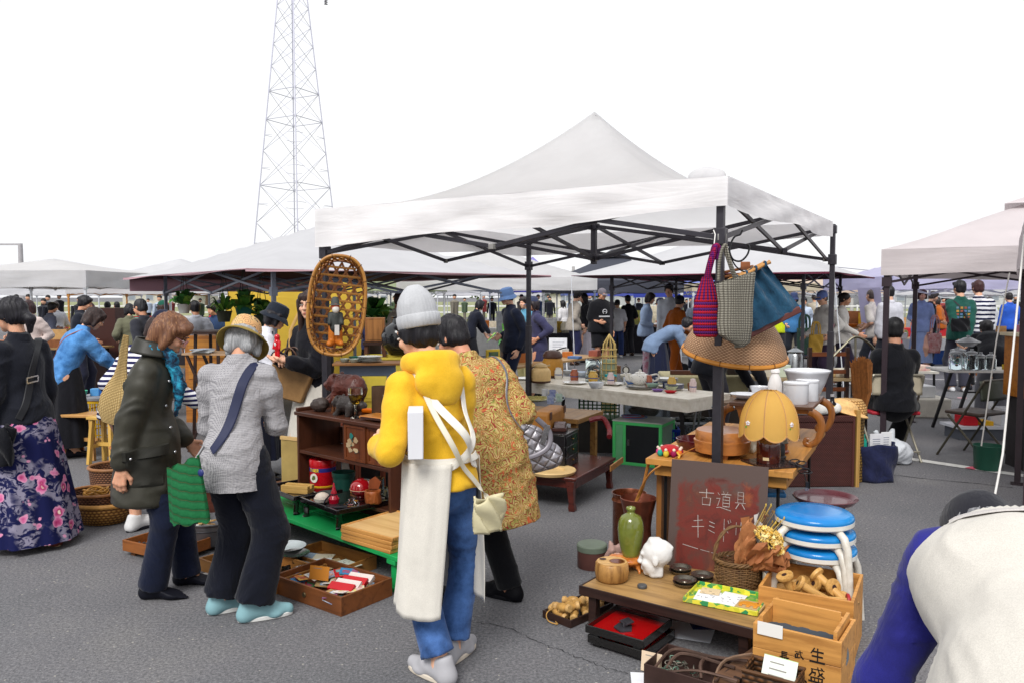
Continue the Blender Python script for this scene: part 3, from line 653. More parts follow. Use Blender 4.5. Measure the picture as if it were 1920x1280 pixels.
t=tent('white canopy with burgundy edge and black poles beyond the teapot table',(1.72,14.),YAW,3.3,3.3,2.09,2.86,WHITED,val=.018,over=.5,under=DARKU,vmat=CANVAS('#6d3144',.1),prof=1.15,seed=5,pr=.024)
for x,y in((-.5,-.5),(3.8,-.5)):B().cyl((x,y,1.97),(x+.25,y-.3,0),.008,n=6).obj('guy_pole',STEELW,t)
t=tent('beige grey canopy with vent cap over the seated man in black',(3.62,7.75),YAW,3.,3.,2.08,2.72,CANVAS('#d3cacb',.25),val=.24,prof=1.1,cap=.34,seed=8,pr=.026,pole=P('#3a3036',.45,.4),mids=False)
t=tent('grey canopy cut by the photo edge with a braided white guy rope',(2.8,4.3),YAW,3,3,2.1,2.9,CANVAS('#d0c6c8',.25),val=.3,seed=9,pr=.024,pole=P('#40363a',.45,.4),mids=False,wind=.03)
rp_=P('#d9d6d2',.8)
def rope(pts,r,m=rp_,name='guy_rope',par=None):return B().tube(pts,r,6).obj(name,m,par)
tag(rope([D(1921,440,4.4),D(1880,850,4.05),D(1862,945,4.0)],.0055),'white braided guy rope beside the thick brown pole','rope')
tag(rope([D(1893,512,7.),D(1868,640,7.1),D(1840,835,7.2)],.006,P('#c9c5c0',.7)),'thin pale cord slanting over the table of glass jars','rope')
t=tent('flat white canopy with cream underside over the left corner stall',(-11.4,15.2),-.08,3.4,3.2,2.12,2.42,WHITED,val=.32,pole=STEELW,under=CANVAS('#cbb27c',.3),seed=11)
t=tent('wide white canopy behind the denim jacket woman',(-11.5,20.5),.1,4.5,4,1.98,2.72,WHITED,val=.28,pole=WOOD('#b9803f'),seed=12,prof=1.2)
t=tent('pale white canopy behind the striped shirt woman',(-9.2,24.),-.05,4.8,4,2.02,2.75,WHITED,val=.2,pole=STEELG,seed=13)
t=tent('lilac blue canopy behind the man in navy bucket hat hoodie',(-.9,31.),-.1,3.2,3.,2.1,3.25,CANVAS('#8f87c9',.2),val=.3,pole=STEELG,seed=14,vmat=CANVAS('#4a4699',.2))
t=tent('charcoal grey canopy beyond the man in black T-shirt',(.75,19.6),-.16,3.4,3.2,2.02,2.82,CANVAS('#43454f',.08),val=.3,pole=STEELW,seed=15,cap=.25)
t=tent('periwinkle blue canopy right of the charcoal canopy',(4.,26.),-.5,3.4,3.4,2.0,2.75,CANVAS('#7480c4',.2),val=.4,pole=STEELG,seed=16,vmat=CANVAS('#3c49a0',.2))
t=tent('deep blue canopy half hidden behind the charcoal canopy',(2.2,27.),-.2,3.,3.,1.95,2.5,CANVAS('#5560b0',.15),val=.3,pole=STEELW,seed=17)
t=tent('flat beige awning behind the young man in white and blue',(5.,22.),-.08,3.4,2.4,2.0,2.12,CANVAS('#c9bfa8',.3),val=.22,pole=STEELW,seed=18)
t=tent('peach beige canopy beyond the denim bag',(7.2,25.),-.45,4.2,3.4,1.95,2.75,CANVAS('#d2bfae',.3),val=.22,pole=STEELW,seed=19)
t=tent('low white canopy between the black poles and the beige grey canopy',(12.0,27.),-.1,5.5,3.4,1.9,2.75,WHITED,val=.2,pole=STEELW,seed=20)
t=tent('lavender white canopy with side wall behind the green sweatshirt man',(7.3,15.2),.05,3.2,3.0,2.02,2.6,CANVAS('#c9c6e2',.4),val=.25,pole=STEELW,seed=21,bars=True)
for x in(0,3.2):B().grid(lambda u,w:V((x-.25*w*(1 if x==0 else-.2),.02+.9*u,1.78*w+.02)),8,8).obj('side_wall',CANVAS('#bdb9d6',.4),t)
t=tent('pale green canopy behind the bamboo basket',(-4.4,17.5),.3,3,3,2.05,2.75,CANVAS('#b9c7a2',.35),val=.3,pole=STEELW,seed=22)
t=tent('white canopy over the far stalls left of the lilac canopy',(-4.6,27.),.05,3.6,3,2.05,2.8,WHITED,val=.25,pole=STEELW,seed=23)
for i,(x,y,w,hx,lb)in enumerate(((-22,33,5,'#d6d6da','far white canopy at the left end of the market'),(-15.5,35,5,'#cfd0d6','far grey white canopy behind the denim jacket'),(-10,37,5,'#d9d9db','far white canopy behind the yellow tarpaulin'),(-3.6,38,5,'#d4d4da','far white canopy behind the rear pole'),(2.6,39,4.4,'#6a78b0','far blue canopy behind the beige shirt man'),(8.2,37,4.6,'#d8d6d2','far cream canopy behind the orange jumpsuit'),(14.2,36,5,'#cfd2d8','far pale canopy behind the elderly man in blue cap'),(20,34,5,'#c6b9c0','far mauve grey canopy behind the blue shirt dress'),(25.6,33,5,'#d9d9dc','far white canopy at the right end of the market'))):tent(lb,(x,y),.06*(i%3-1),w,3.4,1.98,2.6,CANVAS(hx,.25),val=.3,pole=STEELW,seed=30+i,mids=False)
CRW=[CLOTH(h)for h in('#1c1e28','#c9cbd2','#3a4a6a','#7a7468','#26262c','#8a3a3a','#a9b4c4','#4a5a44')]+[P('#d0a084',.6),P('#1a1719',.6)]
r_=random.Random(44);b=B();mi=[]
def crw(fn,m_):
 n=len(b.f);fn();mi.extend([m_]*(len(b.f)-n))
for k in range(64):
 y=r_.uniform(26,46);x=r_.uniform(-.78,.72)*y;H=r_.uniform(1.52,1.78);c,d=r_.randrange(8),r_.choice((0,4,2,3));a=r_.uniform(0,6.28);u=V((cos(a),sin(a),0));p=V((x,y,0))
 for s in(-1,1):crw(lambda:b.tube([p+u*.09*s,p+u*.08*s+V((0,0,H*.5))],[.06,.085],6),d);crw(lambda:b.tube([p+u*.2*s+V((0,0,H*.8)),p+u*.25*s+V((0,r_.uniform(-.15,.1),H*.48))],[.055,.04],6),c)
 crw(lambda:b.tube([p+V((0,0,H*.46)),p+V((0,0,H*.65)),p+V((0,0,H*.8)),p+V((0,0,H*.84))],[.17,.17,.2,.08],9),c);crw(lambda:b.ell(p+V((0,0,H*.915)),(.078,.085,.1),8,6),8);crw(lambda:b.ell(p+u*.0+V((0,.015,H*.94)),(.09,.095,.088),8,6),9)
o=b.obj('far_crowd',CRW[0],ang=60);[o.data.materials.append(x)for x in CRW[1:]]
if len(o.data.polygons)==len(mi):o.data.polygons.foreach_set('material_index',mi)
tag(o,'dense far crowd of small shoppers filling the distant aisles','crowd',kind='stuff')
b=B().grid(lambda u,w:V((-4.9+2.3*u+.03*sin(9*w),13.6+.5*u+.03*sin(14*u),2.0*w+.0)),24,10)
tag(b.obj('tarpaulin',CANVAS('#e6c04a',.3),ang=70),'yellow tarpaulin wall behind the hanging plants','tarpaulin')
STL=P('#b2b2c2',.5,.2,var=.08);pyl=T('power_pylon','tall lattice steel power pylon rising behind the white canopies','pylon',(-35.2,130,0))
def PR(z):return 7.6-(7.6-2.2)*z/50.3
def PC(k,z):a=R(17.3)+k*pi/2;r_=PR(z);return V((r_*cos(a),r_*sin(a),z))
for k in range(4):B().bar(PC(k,0),PC(k,66)if PR(66)>0 else PC(k,60),.16).obj('leg',STL,pyl,sm=False)
lv=[0,7,13.5,19.5,25,30,34.5,38.5,42,45,48,51,54]
for i in range(len(lv)-1):
 for k in range(4):
  a,b_,c_,d_=PC(k,lv[i]),PC(k+1,lv[i]),PC(k,lv[i+1]),PC(k+1,lv[i+1])
  for p,q in((a,d_),(b_,c_)):B().bar(p,q,.055).obj('brace',STL,pyl,sm=False)
  if i in(2,4,5):B().bar(c_,d_,.1).obj('girt',STL,pyl,sm=False)
  if i<5:
   for p,q,s_ in((a,c_,(a+d_)/2),(b_,d_,(b_+c_)/2)):m=p.lerp(q,.5);B().bar(m,m.lerp((a+b_+c_+d_)/4,.5),.06).obj('strut',STL,pyl,sm=False)
B().bar((-8,0,58),(8,-4,58),.3).bar((-8,0,58),(0,0,60),.2).bar((8,-4,58),(0,0,60),.2).obj('cross_arm',STL,pyl,sm=False)
b=B();q=D(611,9,128)-V((-35.2,130,0));b.cyl((q.x,q.y,q.z),(q.x,q.y,58),.06)
for j in range(6):b.lathe([(.05,j*.32),(.32,j*.32+.05),(.05,j*.32+.2)],10,(q.x,q.y,q.z))
b.obj('insulator',P('#4a3f52',.4),pyl)
def wire(p,q,sag,r,label,n=24):
 pts=[p.lerp(q,i/n)-V((0,0,sag*4*(i/n)*(1-i/n)))for i in range(n+1)];tag(B().tube(pts,r,4).obj('power_line',P('#9a9aa6',.5)),label,'power line')
wire(D(1560,500,60),D(2050,516,60),.4,.03,'upper utility wire crossing the white sky right of the dark poles');wire(D(1520,512,60),D(2050,528,60),.4,.03,'lower utility wire just above the far roofs')
cn=P('#a7a4a6',.7);upole=[]
for i,(px,y0,Y,lb)in enumerate(((1530,503,62,'nearer grey concrete utility pole with two crossarms'),(1540,508,66,'second grey utility pole right beside the nearer one'),(1598,530,80,'short distant utility pole over the grey roof'),(38,457,48,'grey street lamp post with long horizontal arm at the sky edge'),(1075,500,70,'grey utility pole rising behind the charcoal canopy'))):
 p=D(px,y0,Y);t=T('utility_pole' if i!=3 else 'street_lamp',lb,'pole',(p.x,p.y,0));B().cyl((0,0,0),(0,0,p.z),.18,.13,10).obj('post',cn,t)
 if i!=3:
  for z in(.5,1.3):B().bx(-.9,.9,-.05,.05,p.z-z,p.z-z+.1).obj('cross_arm',cn,t)
 else:B().bar((0,0,p.z-.05),(-3,0,p.z-.05),.1).obj('arm',cn,t)
struct(B().add([(-300,62,.02),(300,62,.02),(300,250,.02),(-300,250,.02)],[[0,1,2,3]]).obj('grass_field',P('#76835a',.95,vs=.3,hx2='#908d68'),sm=False))
FW=P('#d6d6d0',.7);f_=T('rail_fence','low white rail fence along the far green field','fence',(0,58,0))
for k in range(36):B().bx(-45+k*2.7,-44.9+k*2.7,-.05,.05,0,1.05).obj('post',FW,f_)
for z in(.45,.9):B().bx(-45,50,-.03,.03,z,z+.1).obj('rail',FW,f_)
hr=random.Random(5)
hs_=[(-38,150,9,5,'#b9b4ac','#5f6470'),(-25,165,12,6,'#c8c4bd','#6b6f7c'),(4.5,120,9,4.2,'#c9c4bc','#6f7482'),(16,140,14,4.6,'#aeb0b4','#7b8290'),(56,110,12,4.6,'#a9abb0','#5d6876'),(47,118,8,5.0,'#8f9096','#3f444f'),(72,120,22,4.6,'#b8babd','#7e8b99'),(95,120,14,5.,'#c3c0ba','#6a6f78'),(30,150,10,5,'#c0bcb4','#6f6a66'),(-60,140,14,5,'#bfbbb2','#70757f')]
nm=['cream house with slate roof far beyond the left stalls','long pale house behind the pylon foot','small cream house above the far fence','long low grey shed far behind the charcoal canopy','grey warehouse with blue grey roof right of the utility poles','dark roofed house under the utility poles','wide pale hall with light roof at the right horizon','cream house at the far right horizon','brown roofed house far behind the denim bag','broad pale house at the left horizon']
for(x,y,w,h,wc,rc),n_ in zip(hs_,nm):
 t=T('far_house',n_,'house',(x,y,0),hr.uniform(-.2,.2),'houses along the horizon');B().bx(-w/2,w/2,-3.5,3.5,0,h*.5).obj('wall',P('%s'%wc,.8),t,sm=False)
 B().prism([(-4,0),(4,0),(0,h*.36)],-w/2-.4,w/2+.4,Mx.Translation((0,0,h*.5))@Mx(((0,0,1,0),(1,0,0,0),(0,1,0,0),(0,0,0,1)))).obj('roof',P('%s'%rc,.6),t,sm=False)
 for k in range(int(w/3)):
  wdw=B().bx(-w/2+.9+k*3,-w/2+2.2+k*3,-3.56,-3.5,1.,2.2).obj('window',P('#b9bac0',.5),t,sm=False);B().bx(-w/2+1.+k*3,-w/2+2.1+k*3,-3.57,-3.562,1.1,2.1).obj('pane',PLAST('#8a919c',.2),wdw,sm=False)
def tree(x,y,h,seed,label,c1='#4a5a36',c2='#71804e'):
 r_=random.Random(seed);t=T('far_tree',label,'tree',(x,y,0),0,'trees along the horizon');B().tube([(0,0,0),(.1,0,h*.3),(0,.1,h*.6)],[.25,.18,.1],7).obj('trunk',WOOD('#5b4636',ax=2),t)
 b=B()
 for k in range(420):
  a,u,q=r_.uniform(0,2*pi),r_.uniform(-1,1),r_.random()**.4;cl=r_.choice([(0,0,0),(.3,.1,-.1),(-.3,.05,-.15),(.1,-.1,.2)])
  p=V((h*(.3*q*math.sqrt(1-u*u)*cos(a)+cl[0]*.6),h*(.3*q*math.sqrt(1-u*u)*sin(a)+cl[1]),h*(.62+.3*q*u+cl[2]*.5)));m=Mx.Rotation(r_.uniform(0,6),3,V((r_.uniform(-1,1),r_.uniform(-1,1),r_.uniform(-1,1))).normalized());s=h*.045*r_.uniform(.6,1.5)
  b.add([p+m@V(c)*s for c in((-1,-.6,0),(1,-.6,0),(1,.6,.2),(-1,.6,0))],[[0,1,2,3]])
 b.obj('crown',P(c1,.9,hx2=c2,vs=.8),t,sm=False)
for i,(x,y,h)in enumerate(((-52,135,7),(-12,140,6),(-5,128,5),(1,135,5.5),(9,125,4.4),(12.5,122,5),(26,130,6),(38,128,5.5),(64,125,6),(84,118,7),(-30,120,6))):
 tree(x,y,h,i,['round green tree at the left horizon','olive tree left of the far field','low green tree over the fence','bushy tree behind the navy hoodie man','small tree near the cream house','pale tree right of the cream house','tree behind the blue canopy','tree behind the peach canopy','tree left of the pale hall','tall tree at the right horizon','tree behind the pylon foot'][i])
def yx(p,a):return(p.x,p.y),a
def solo(b,name,mat,label,cat,loc=(0,0,0),rz=0,g=None,**k):return tag(b.obj(name,mat,None,loc=loc,rot=(0,0,rz),**k),label,cat,g)
def crate(name,label,cat,loc,rz,w,d,h,mat,th=.012,g=None,bottom=True,nb=1,mats=None):
 """Open box; origin at its near left bottom corner."""
 t=T(name,label,cat,loc,rz,g);bh=h/nb
 for k in range(nb):
  z0,z1=k*bh+(.0015 if k else 0),(k+1)*bh
  for bx_ in((0,w,0,th),(0,w,d-th,d),(0,th,th,d-th),(w-th,w,th,d-th)):B().bx(*bx_,z0,z1).obj('board',mat,t,bev=.002)
 if bottom:B().bx(th,w-th,th,d-th,.004,.004+th).obj('bottom_board',mat,t)
 return t
def ribbon(b,pts,w,th=.0015,y=0.,jit=0,rr=None):
 """Strokes in the x-z plane, standing proud of y."""
 for(x0,z0),(x1,z1)in zip(pts[:-1],pts[1:]):
  d=V((x1-x0,0,z1-z0));L_=d.length
  if L_<1e-6:continue
  d/=L_;n=V((-d.z,0,d.x));w0=w*(1+(rr.uniform(-jit,jit)if rr else 0));a,c=V((x0,y,z0))-d*w*.25,V((x1,y,z1))+d*w*.25;vs=[]
  for yy in(y,y-th):
   for p,s in((a,1),(a,-1),(c,-1),(c,1)):vs.append((p.x+n.x*s*w0/2,yy,p.z+n.z*s*w0/2))
  b.add(vs,[[4,5,6,7],[0,1,5,4],[1,2,6,5],[2,3,7,6],[3,0,4,7]])
KJ={'ko':[[(0,.75),(1,.78)],[(.5,1),(.5,.45)],[(.22,.45),(.25,0)],[(.22,.45),(.8,.47),(.76,0)],[(.25,.04),(.76,.04)]],'do':[[(.08,.92),(.2,.8)],[(0,.6),(.25,.62),(.1,.2)],[(.02,.1),(.25,.14),(1,.0)],[(.45,1),(.52,.9)],[(.78,1),(.7,.9)],[(.33,.85),(1,.86)],[(.65,.85),(.6,.72)],[(.45,.72),(.45,.2),(.9,.2),(.9,.72),(.45,.72)],[(.45,.55),(.9,.55)],[(.45,.38),(.9,.38)]],'gu':[[(.25,1),(.25,.35)],[(.25,1),(.75,1),(.75,.35)],[(.25,.78),(.75,.78)],[(.25,.57),(.75,.57)],[(.02,.35),(.98,.36)],[(.36,.3),(.1,0)],[(.64,.3),(.92,0)]],'ki':[[(.12,.72),(.85,.8)],[(.0,.45),(1,.52)],[(.45,1),(.55,0)]],'mi':[[(.2,.9),(.8,.78)],[(.2,.58),(.78,.48)],[(.12,.24),(.85,.04)]],'da':[[(.3,1),(.3,0)],[(.3,.6),(.75,.4)],[(.68,.95),(.77,.82)],[(.88,1),(.97,.87)]],'ri':[[(.25,.95),(.25,.4)],[(.78,1),(.76,.45),(.5,0)]],'nama':[[(.3,1),(.08,.62)],[(.2,.76),(.9,.78)],[(.15,.42),(.85,.43)],[(0,.02),(1,.03)],[(.52,1),(.52,.02)]],'mori':[[(.15,.85),(.95,.87)],[(.2,.85),(.2,.6),(.03,.36)],[(.22,.63),(.42,.63),(.38,.44)],[(.55,1),(.66,.62),(.97,.4)],[(.86,.7),(.58,.42)],[(.76,1),(.86,.93)],[(.15,.3),(.17,.03)],[(.15,.3),(.85,.31),(.83,.03)],[(.38,.3),(.38,.03)],[(.62,.3),(.62,.03)],[(0,.03),(1,.03)]],'sara':[[(.15,.8),(.18,.12)],[(.15,.8),(.86,.82),(.83,.12)],[(.38,.8),(.39,.12)],[(.62,.8),(.62,.12)],[(0,.1),(1,.12)]],'hito':[[(.5,1),(.42,.5),(0,0)],[(.46,.58),(1,0)]],'naga':[[(.22,1),(.22,.5)],[(.22,1),(.8,1)],[(.22,.83),(.75,.83)],[(.22,.66),(.75,.66)],[(0,.48),(1,.49)],[(.26,.48),(.26,.03),(.52,.16)],[(.85,.4),(.5,.27)],[(.45,.42),(.95,0)]],'mu':[[(.1,.82),(.9,.84)],[(.2,.62),(.55,.62)],[(.36,.6),(.36,.2)],[(.14,.5),(.14,.16)],[(.1,.12),(.65,.22)],[(.62,1),(.74,.42),(1,.12)]],'mae':[[(.3,1),(.38,.88)],[(.7,1),(.62,.88)],[(0,.8),(1,.81)],[(.1,.6),(.08,.03)],[(.1,.6),(.46,.6),(.46,.03)],[(.1,.42),(.46,.42)],[(.1,.24),(.46,.24)],[(.66,.6),(.66,.2)],[(.9,.66),(.9,.03),(.8,.08)]]}
def write(key,x,z,w,h,sw,b=None,y=0.,jit=.35,seed=1):
 b=b or B();rr=random.Random(seed+len(key))
 for i,st in enumerate(KJ[key]):ribbon(b,[(x+px_*w,z+pz_*h)for px_,pz_ in st],sw,.0012+.0001*i,y,jit,rr)
 return b
def m(px,z):return px*z/FPX
LW=WOOD('#a5814f','#6d5130',0,1,.55,.5);DKW=WOOD('#33211c','#190f0d',0,1,.4,.3)
p1,a1,l1=E((1085,1097),(1415,1180),.2);T1=.2
def t1(x,y,z=0.):c,s=cos(a1),sin(a1);return V((p1.x+x*c-y*s,p1.y+x*s+y*c,T1+z))
t=T('low_table','low wooden tea table with dark edge carrying the green vase and plaster head','table',(p1.x,p1.y,0),a1);lt=t
for k in range(4):B().bx(.012,l1-.012,.012+k*.152,.012+k*.152+.15,.182,.2).obj('plank',LW,t,bev=.0015)
for x0,x1,y0,y1 in((0,l1,0,.011),(0,l1,.621,.632),(0,.011,.011,.621),(l1-.011,l1,.011,.621)):B().bx(x0,x1,y0,y1,.155,.202).obj('edge_rail',DKW,t,bev=.003)
for x in(.06,l1-.06):
 for y in(.05,.58):B().bx(x-.022,x+.022,y-.022,y+.022,0,.182).obj('leg',DKW,t,bev=.004)
loc=G(1147,1086,T1);WDB=WOOD('#b98a4d','#5d3817',2,.8,.4,.6)
t=T('wooden_bowl','squat turned wood smoking bowl with two round hollows','bowl',loc);r=m(31,4.)
B().lathe([(r*.84,0),(r*.97,.012),(r*1.03,.05),(r*.98,.088),(r*.9,.096)],32).obj('body',WDB,t,ang=60)
top=B().lathe([(r*.9,.0965),(.0,.0965)],32).obj('top_face',WOOD('#cfa66a','#a1743c',0),t)
B().lathe([(.034,.0975),(.036,.099),(.04,.0975)],20,(.026,-.004,0)).obj('ring',WOOD('#8a5a2c'),t);B().lathe([(.034,.098),(.0,.098)],20,(.026,-.004,0)).obj('hollow',P('#6f3118',.25,.5),t);B().lathe([(.018,.098),(.0,.098)],16,(-.042,.03,0)).obj('hollow',P('#3f2413',.5),t)
sobj_=sobj('root_stand',[('c',(-.07,-.03,0),(0,0,.05),.012,.018),('c',(.075,-.02,0),(0,0,.05),.012,.02),('c',(.02,.075,0),(0,0,.05),.014,.018),('c',(-.08,.05,.0),(-.01,0,.05),.012,.02),('e',(0,0,.055),(.075,.06,.02)),('e',(-.055,.03,.058),(.055,.04,.02)),('c',(.04,-.05,0),(.03,-.02,.05),.01,.014)],P('#a4541f',.18,0,var=.4,vs=18,hx2='#d98a3e',Coat_Weight=.6),None,loc=G(1182,1068,T1),res=.006,k=.02,wr=.006,wsc=(30,30,30));tag(sobj_,'glossy amber root-wood stand under the green vase','stand')
vz=.068;vp=G(1182,1066,T1)+V((0,.0,vz))
solo(B().lathe([(.038,0),(.045,.004),(.047,.02),(.058,.06),(.066,.11),(.068,.15),(.063,.19),(.05,.215),(.026,.228),(.019,.234),(.021,.246),(.026,.25),(.024,.262),(.016,.264),(.014,.255),(0,.25)],32),'vase',P('#5d6424',.12,var=.35,vs=7,hx2='#7f8a3c',Coat_Weight=.8,Coat_Roughness=.06),'olive green glazed bottle vase on the amber root stand','vase',vp,ang=70)
tag(sobj('driftwood',[('c',(-.05,0,.01),(.03,.02,.05),.02,.03,.5,(0,1,0)),('c',(-.02,0,.04),(-.03,.02,.085),.02,.01)],P('#8a6a5f',.7,var=.4,hx2='#b99a92'),None,loc=G(1155,1045,T1),res=.008,wr=.008,wsc=(25,25,25)),'scrap of pale pinkish driftwood behind the wooden smoking bowl','wood')
HMp=Mx.Translation((0,0,.1))@Mx.Rotation(R(72),4,'Z')@Mx.Rotation(R(-6),4,'X')@Mx.Scale(.8,4);hp_,hs_2=head_prims(False)
v_,f_2=sdf(tf([q for q in hp_],HMp)+[('b',(.0,.0,.1),(.036,.034,.1),.016),('b',(.03,-.01,.13),(.03,.03,.06),.012,[[.8,0,.6],[0,1,0],[-.6,0,.8]])],.0045,.012,subs=[('b',(.07,.05,.2),(.05,.06,.03),.01,[[.8,0,.6],[0,1,0],[-.6,0,.8]])],wr=.0016,wsc=(40,40,40),cuts=[((0,0,0),(0,0,-1))])
tag(link('plaster_head',mesh_np('plaster_head',v_,f_2),P('#d9d8d6',.75,var=.04,bump=.2,bs=60),None,G(1229,1080,T1)),'white plaster head with roughly broken crown','sculpture')
AS=METAL('#6f6a60',.28,.45,.8)
for i,(px,py,n,lb)in enumerate(((1275,1074,2,'pair of dark metal ashtrays nearest the sign board'),(1283,1097,2,'pair of dark ashtrays nearest the table front edge'),(1316,1088,2,'pair of dark ashtrays beside the twig basket'))):
 p=G(px,py,T1)
 for k in range(n):
  w_=solo(B().lathe([(.032,0),(.045,.004),(.056,.018),(.057,.021),(.05,.019),(.036,.008),(.018,.008),(.016,.011),(0,.011)],28),'ashtray',AS,(lb.replace('pair of','upper of the two')if k else lb.replace('pair of','lower of the two')),'ashtray',p+V((.003*k,.002*k,.014*k)),g='stacked dark ashtrays')
solo(B().lathe([(.0,0),(.022,0),(.024,.004),(.024,.012),(.022,.016),(0,.016)],20),'metal_disc',P('#55575a',.5,.4),'small grey iron weight lying alone on the low table','weight',G(1204,1101,T1))
pt,at_,lt_=E((1283,1128),(1418,1155),T1);t=T('tray','green and yellow printed tin tray of white papers on the low table','tray',(pt.x,pt.y,T1),at_);tw,td=lt_,.235
g=NG('printed_tin');v=g.co();g.b.inputs['Base Color'].default_value=(1,1,1,1);TRM=g.fin(g.ramp(g.vor(v,42,out='Color'),[(.3,C('#c9c63a')),(.5,C('#e3d94c')),(.65,C('#2f8a5a')),(.8,C('#6cae3f'))]),.3)
B().bx(0,tw,0,td,.003,.008).obj('tray_base',TRM,t)
for bx_ in((0,tw,-.006,.0),(0,tw,td,td+.006),(-.006,0,-.006,td+.006),(tw,tw+.006,-.006,td+.006)):B().bx(*bx_,.003,.026).obj('rim',TRM,t,bev=.002)
B().bx(.0,tw,.001,td,0,.003).obj('underside',P('#2b3a3c',.3),t)
def paper(label,loc,rz,w,d,hx='#e4e4e4',th=.0015,name='paper',cat='paper',dots=0,seed=1,tilt=0):
 o=B().bx(-w/2,w/2,-d/2,d/2,0,th).obj(name,P(hx,.8,var=.03),None,sm=False,loc=loc,rot=(tilt,0,rz));tag(o,label,cat)
 if dots:
  rr=random.Random(seed);b=B()
  for _ in range(dots):
   x,y=rr.uniform(-w*.38,w*.38),rr.uniform(-d*.38,d*.38);b.bx(x-.004*rr.uniform(.4,2),x+.004*rr.uniform(.4,2),y-.0015,y+.0015,th,th+.0006)
  b.obj('print',P('#3b3f44',.7),o,sm=False)
 return o
def tp(x,y,z=0):c,s=cos(at_),sin(at_);return V((pt.x+x*c-y*s,pt.y+x*s+y*c,T1+z))
paper('white printed sheet at the left of the tin tray',tp(.08,.09,.0085),at_+.1,.11,.17,dots=14);paper('white picture card in the middle of the tin tray',tp(.185,.12,.0105),at_-.05,.11,.16,dots=12,seed=4);paper('small cream card lying on the white sheet in the tin tray',tp(.075,.165,.0125),at_+.12,.09,.075,'#d6c09a',dots=4)
o=paper('wooden puzzle board with an orange animal shape',tp(.285,.075,.0105),at_-.03,.115,.105,'#b59a6c',.008,'puzzle','puzzle')
pts=[(-.045,-.035),(-.03,-.035),(-.03,-.012),(-.012,-.012),(-.012,-.035),(.004,-.035),(.006,-.01),(.018,-.01),(.02,-.032),(.036,-.032),(.036,.0),(.046,.008),(.044,.03),(.028,.036),(.012,.026),(-.012,.03),(-.036,.022),(-.05,.0)]
B().prism(pts,.008,.013).obj('animal_piece',P('#d08a2c',.5),o,bev=.002);B().ell((.03,.02,.0135),(.004,.004,.001),8,4).obj('eye',P('#222222',.5),o)
bk=G(1383,1098,T1);TW=P('#5a4128',.7,var=.35,vs=30,hx2='#7a5a36');t=T('basket','brown twig basket with tall hoop handle on the low table','basket',bk);rr=random.Random(2)
def br(z):return.088+.022*sin(pi*min(1,z/.13)*.75)
for k in range(26):
 a=2*pi*k/26;B().tube([(cos(a+.02*sin(z*60+k))*br(z),sin(a+.02*sin(z*60+k))*br(z)*.86,z)for z in[i*.021 for i in range(7)]],.0028,5).obj('upright',TW,t)
for j in range(15):
 z=.004+j*.0088;B().tube([(cos(a)*(br(z)+.004*cos(13*a+pi*j)),sin(a)*(br(z)+.004*cos(13*a+pi*j))*.86,z)for a in[2*pi*i/40 for i in range(40)]],.0031,4,True).obj('weaver',TW,t)
for ph in(0,2,4):B().tube([(cos(a)*(.112+.006*cos(9*a+ph)),sin(a)*(.098+.006*cos(9*a+ph)),.134+.007*sin(9*a+ph))for a in[2*pi*i/90 for i in range(90)]],.0055,5,True).obj('rim_braid',TW,t)
for ph in(0,3):B().tube([(cos(a)*.108+.004*cos(7*a+ph)-.01,.004*sin(6*a+ph),.135+sin(a)*.165)for a in[pi*i/30 for i in range(31)]],.006,6).obj('handle',TW,t)
B().lathe([(.085,.005),(0,.005)],20,sy=.86).obj('basket_floor',TW,t);B().bx(.1,.104,-.11,-.07,.03,.1).obj('price_tag',P('#d8d0c0',.8),t)
t=T('dried_bouquet','dried flower bouquet wrapped in kraft paper leaning out of the twig basket','bouquet',bk+V((.01,-.005,.09)));KR=P('#8f5a33',.75,var=.25,vs=20,hx2='#b5774a');ax_=V((.5,-.14,.66)).normalized();xx,yy_,zz=basis(ax_)
def conep(u,w,r0=.02,r1=.1,L_=.24,sd=0):a=2*pi*u;r_=r0+(r1-r0)*w**.8+.026*w*sin(5*a+sd+5*w)+.016*w*sin(13*a+sd*3-7*w)+.008*sin(23*a+9*w);return xx*(cos(a)*r_)+yy_*(sin(a)*r_)+zz*(L_*w+.03*w*sin(4*a+sd)+.014*w*sin(15*a))
B().grid(lambda u,w:conep(u*.8+.1,w,.03,.125,.2),60,12).obj('wrapping_paper',KR,t,ang=30);B().grid(lambda u,w:conep(u*.5+.45,w,.03,.15,.17,2)+V((0,0,.01)),30,8).obj('wrapping_paper',P('#7d4a2c',.75,var=.25,hx2='#a86a42'),t,ang=30);B().grid(lambda u,w:conep(u*.4-.25,w,.03,.12,.22,4)+V((0,0,.0)),30,8).obj('tissue_paper',P('#d5d0cc',.8),t,ang=30)
for k in range(190):
 a,q=rr.uniform(0,2*pi),rr.random()**.5;c_=zz*(.2+.055*(1-q*q)+rr.uniform(-.012,.012))+xx*(q*.085*cos(a)-.04)+yy_*(q*.085*sin(a));b=B();
 for j in range(4):pp=V((rr.uniform(-1,1),rr.uniform(-1,1),rr.uniform(-1,1))).normalized();e1,e2,_=basis(pp);b.add([c_+e1*.011,c_+e2*.011+pp*.006,c_-e1*.011,c_-e2*.011+pp*.006],[[0,1,2,3]])
 b.obj('floret',P(('#e6c973','#d9b455','#f0dda0')[k%3],.8),t,sm=False)
pc=zz*.2+xx*.09+yy_*-.03;B().ell(pc,.04,14,9).obj('seed_head',P('#6b4326',.9,var=.4,vs=60,bump=1,bs=120),t)
for k in range(70):
 d_=V((rr.gauss(0,1),rr.gauss(0,1),rr.gauss(0,1))).normalized();B().cyl(pc+d_*.036,pc+d_*.047,.003,.0005,4).obj('spine',P('#7d5230',.8),t,sm=False)
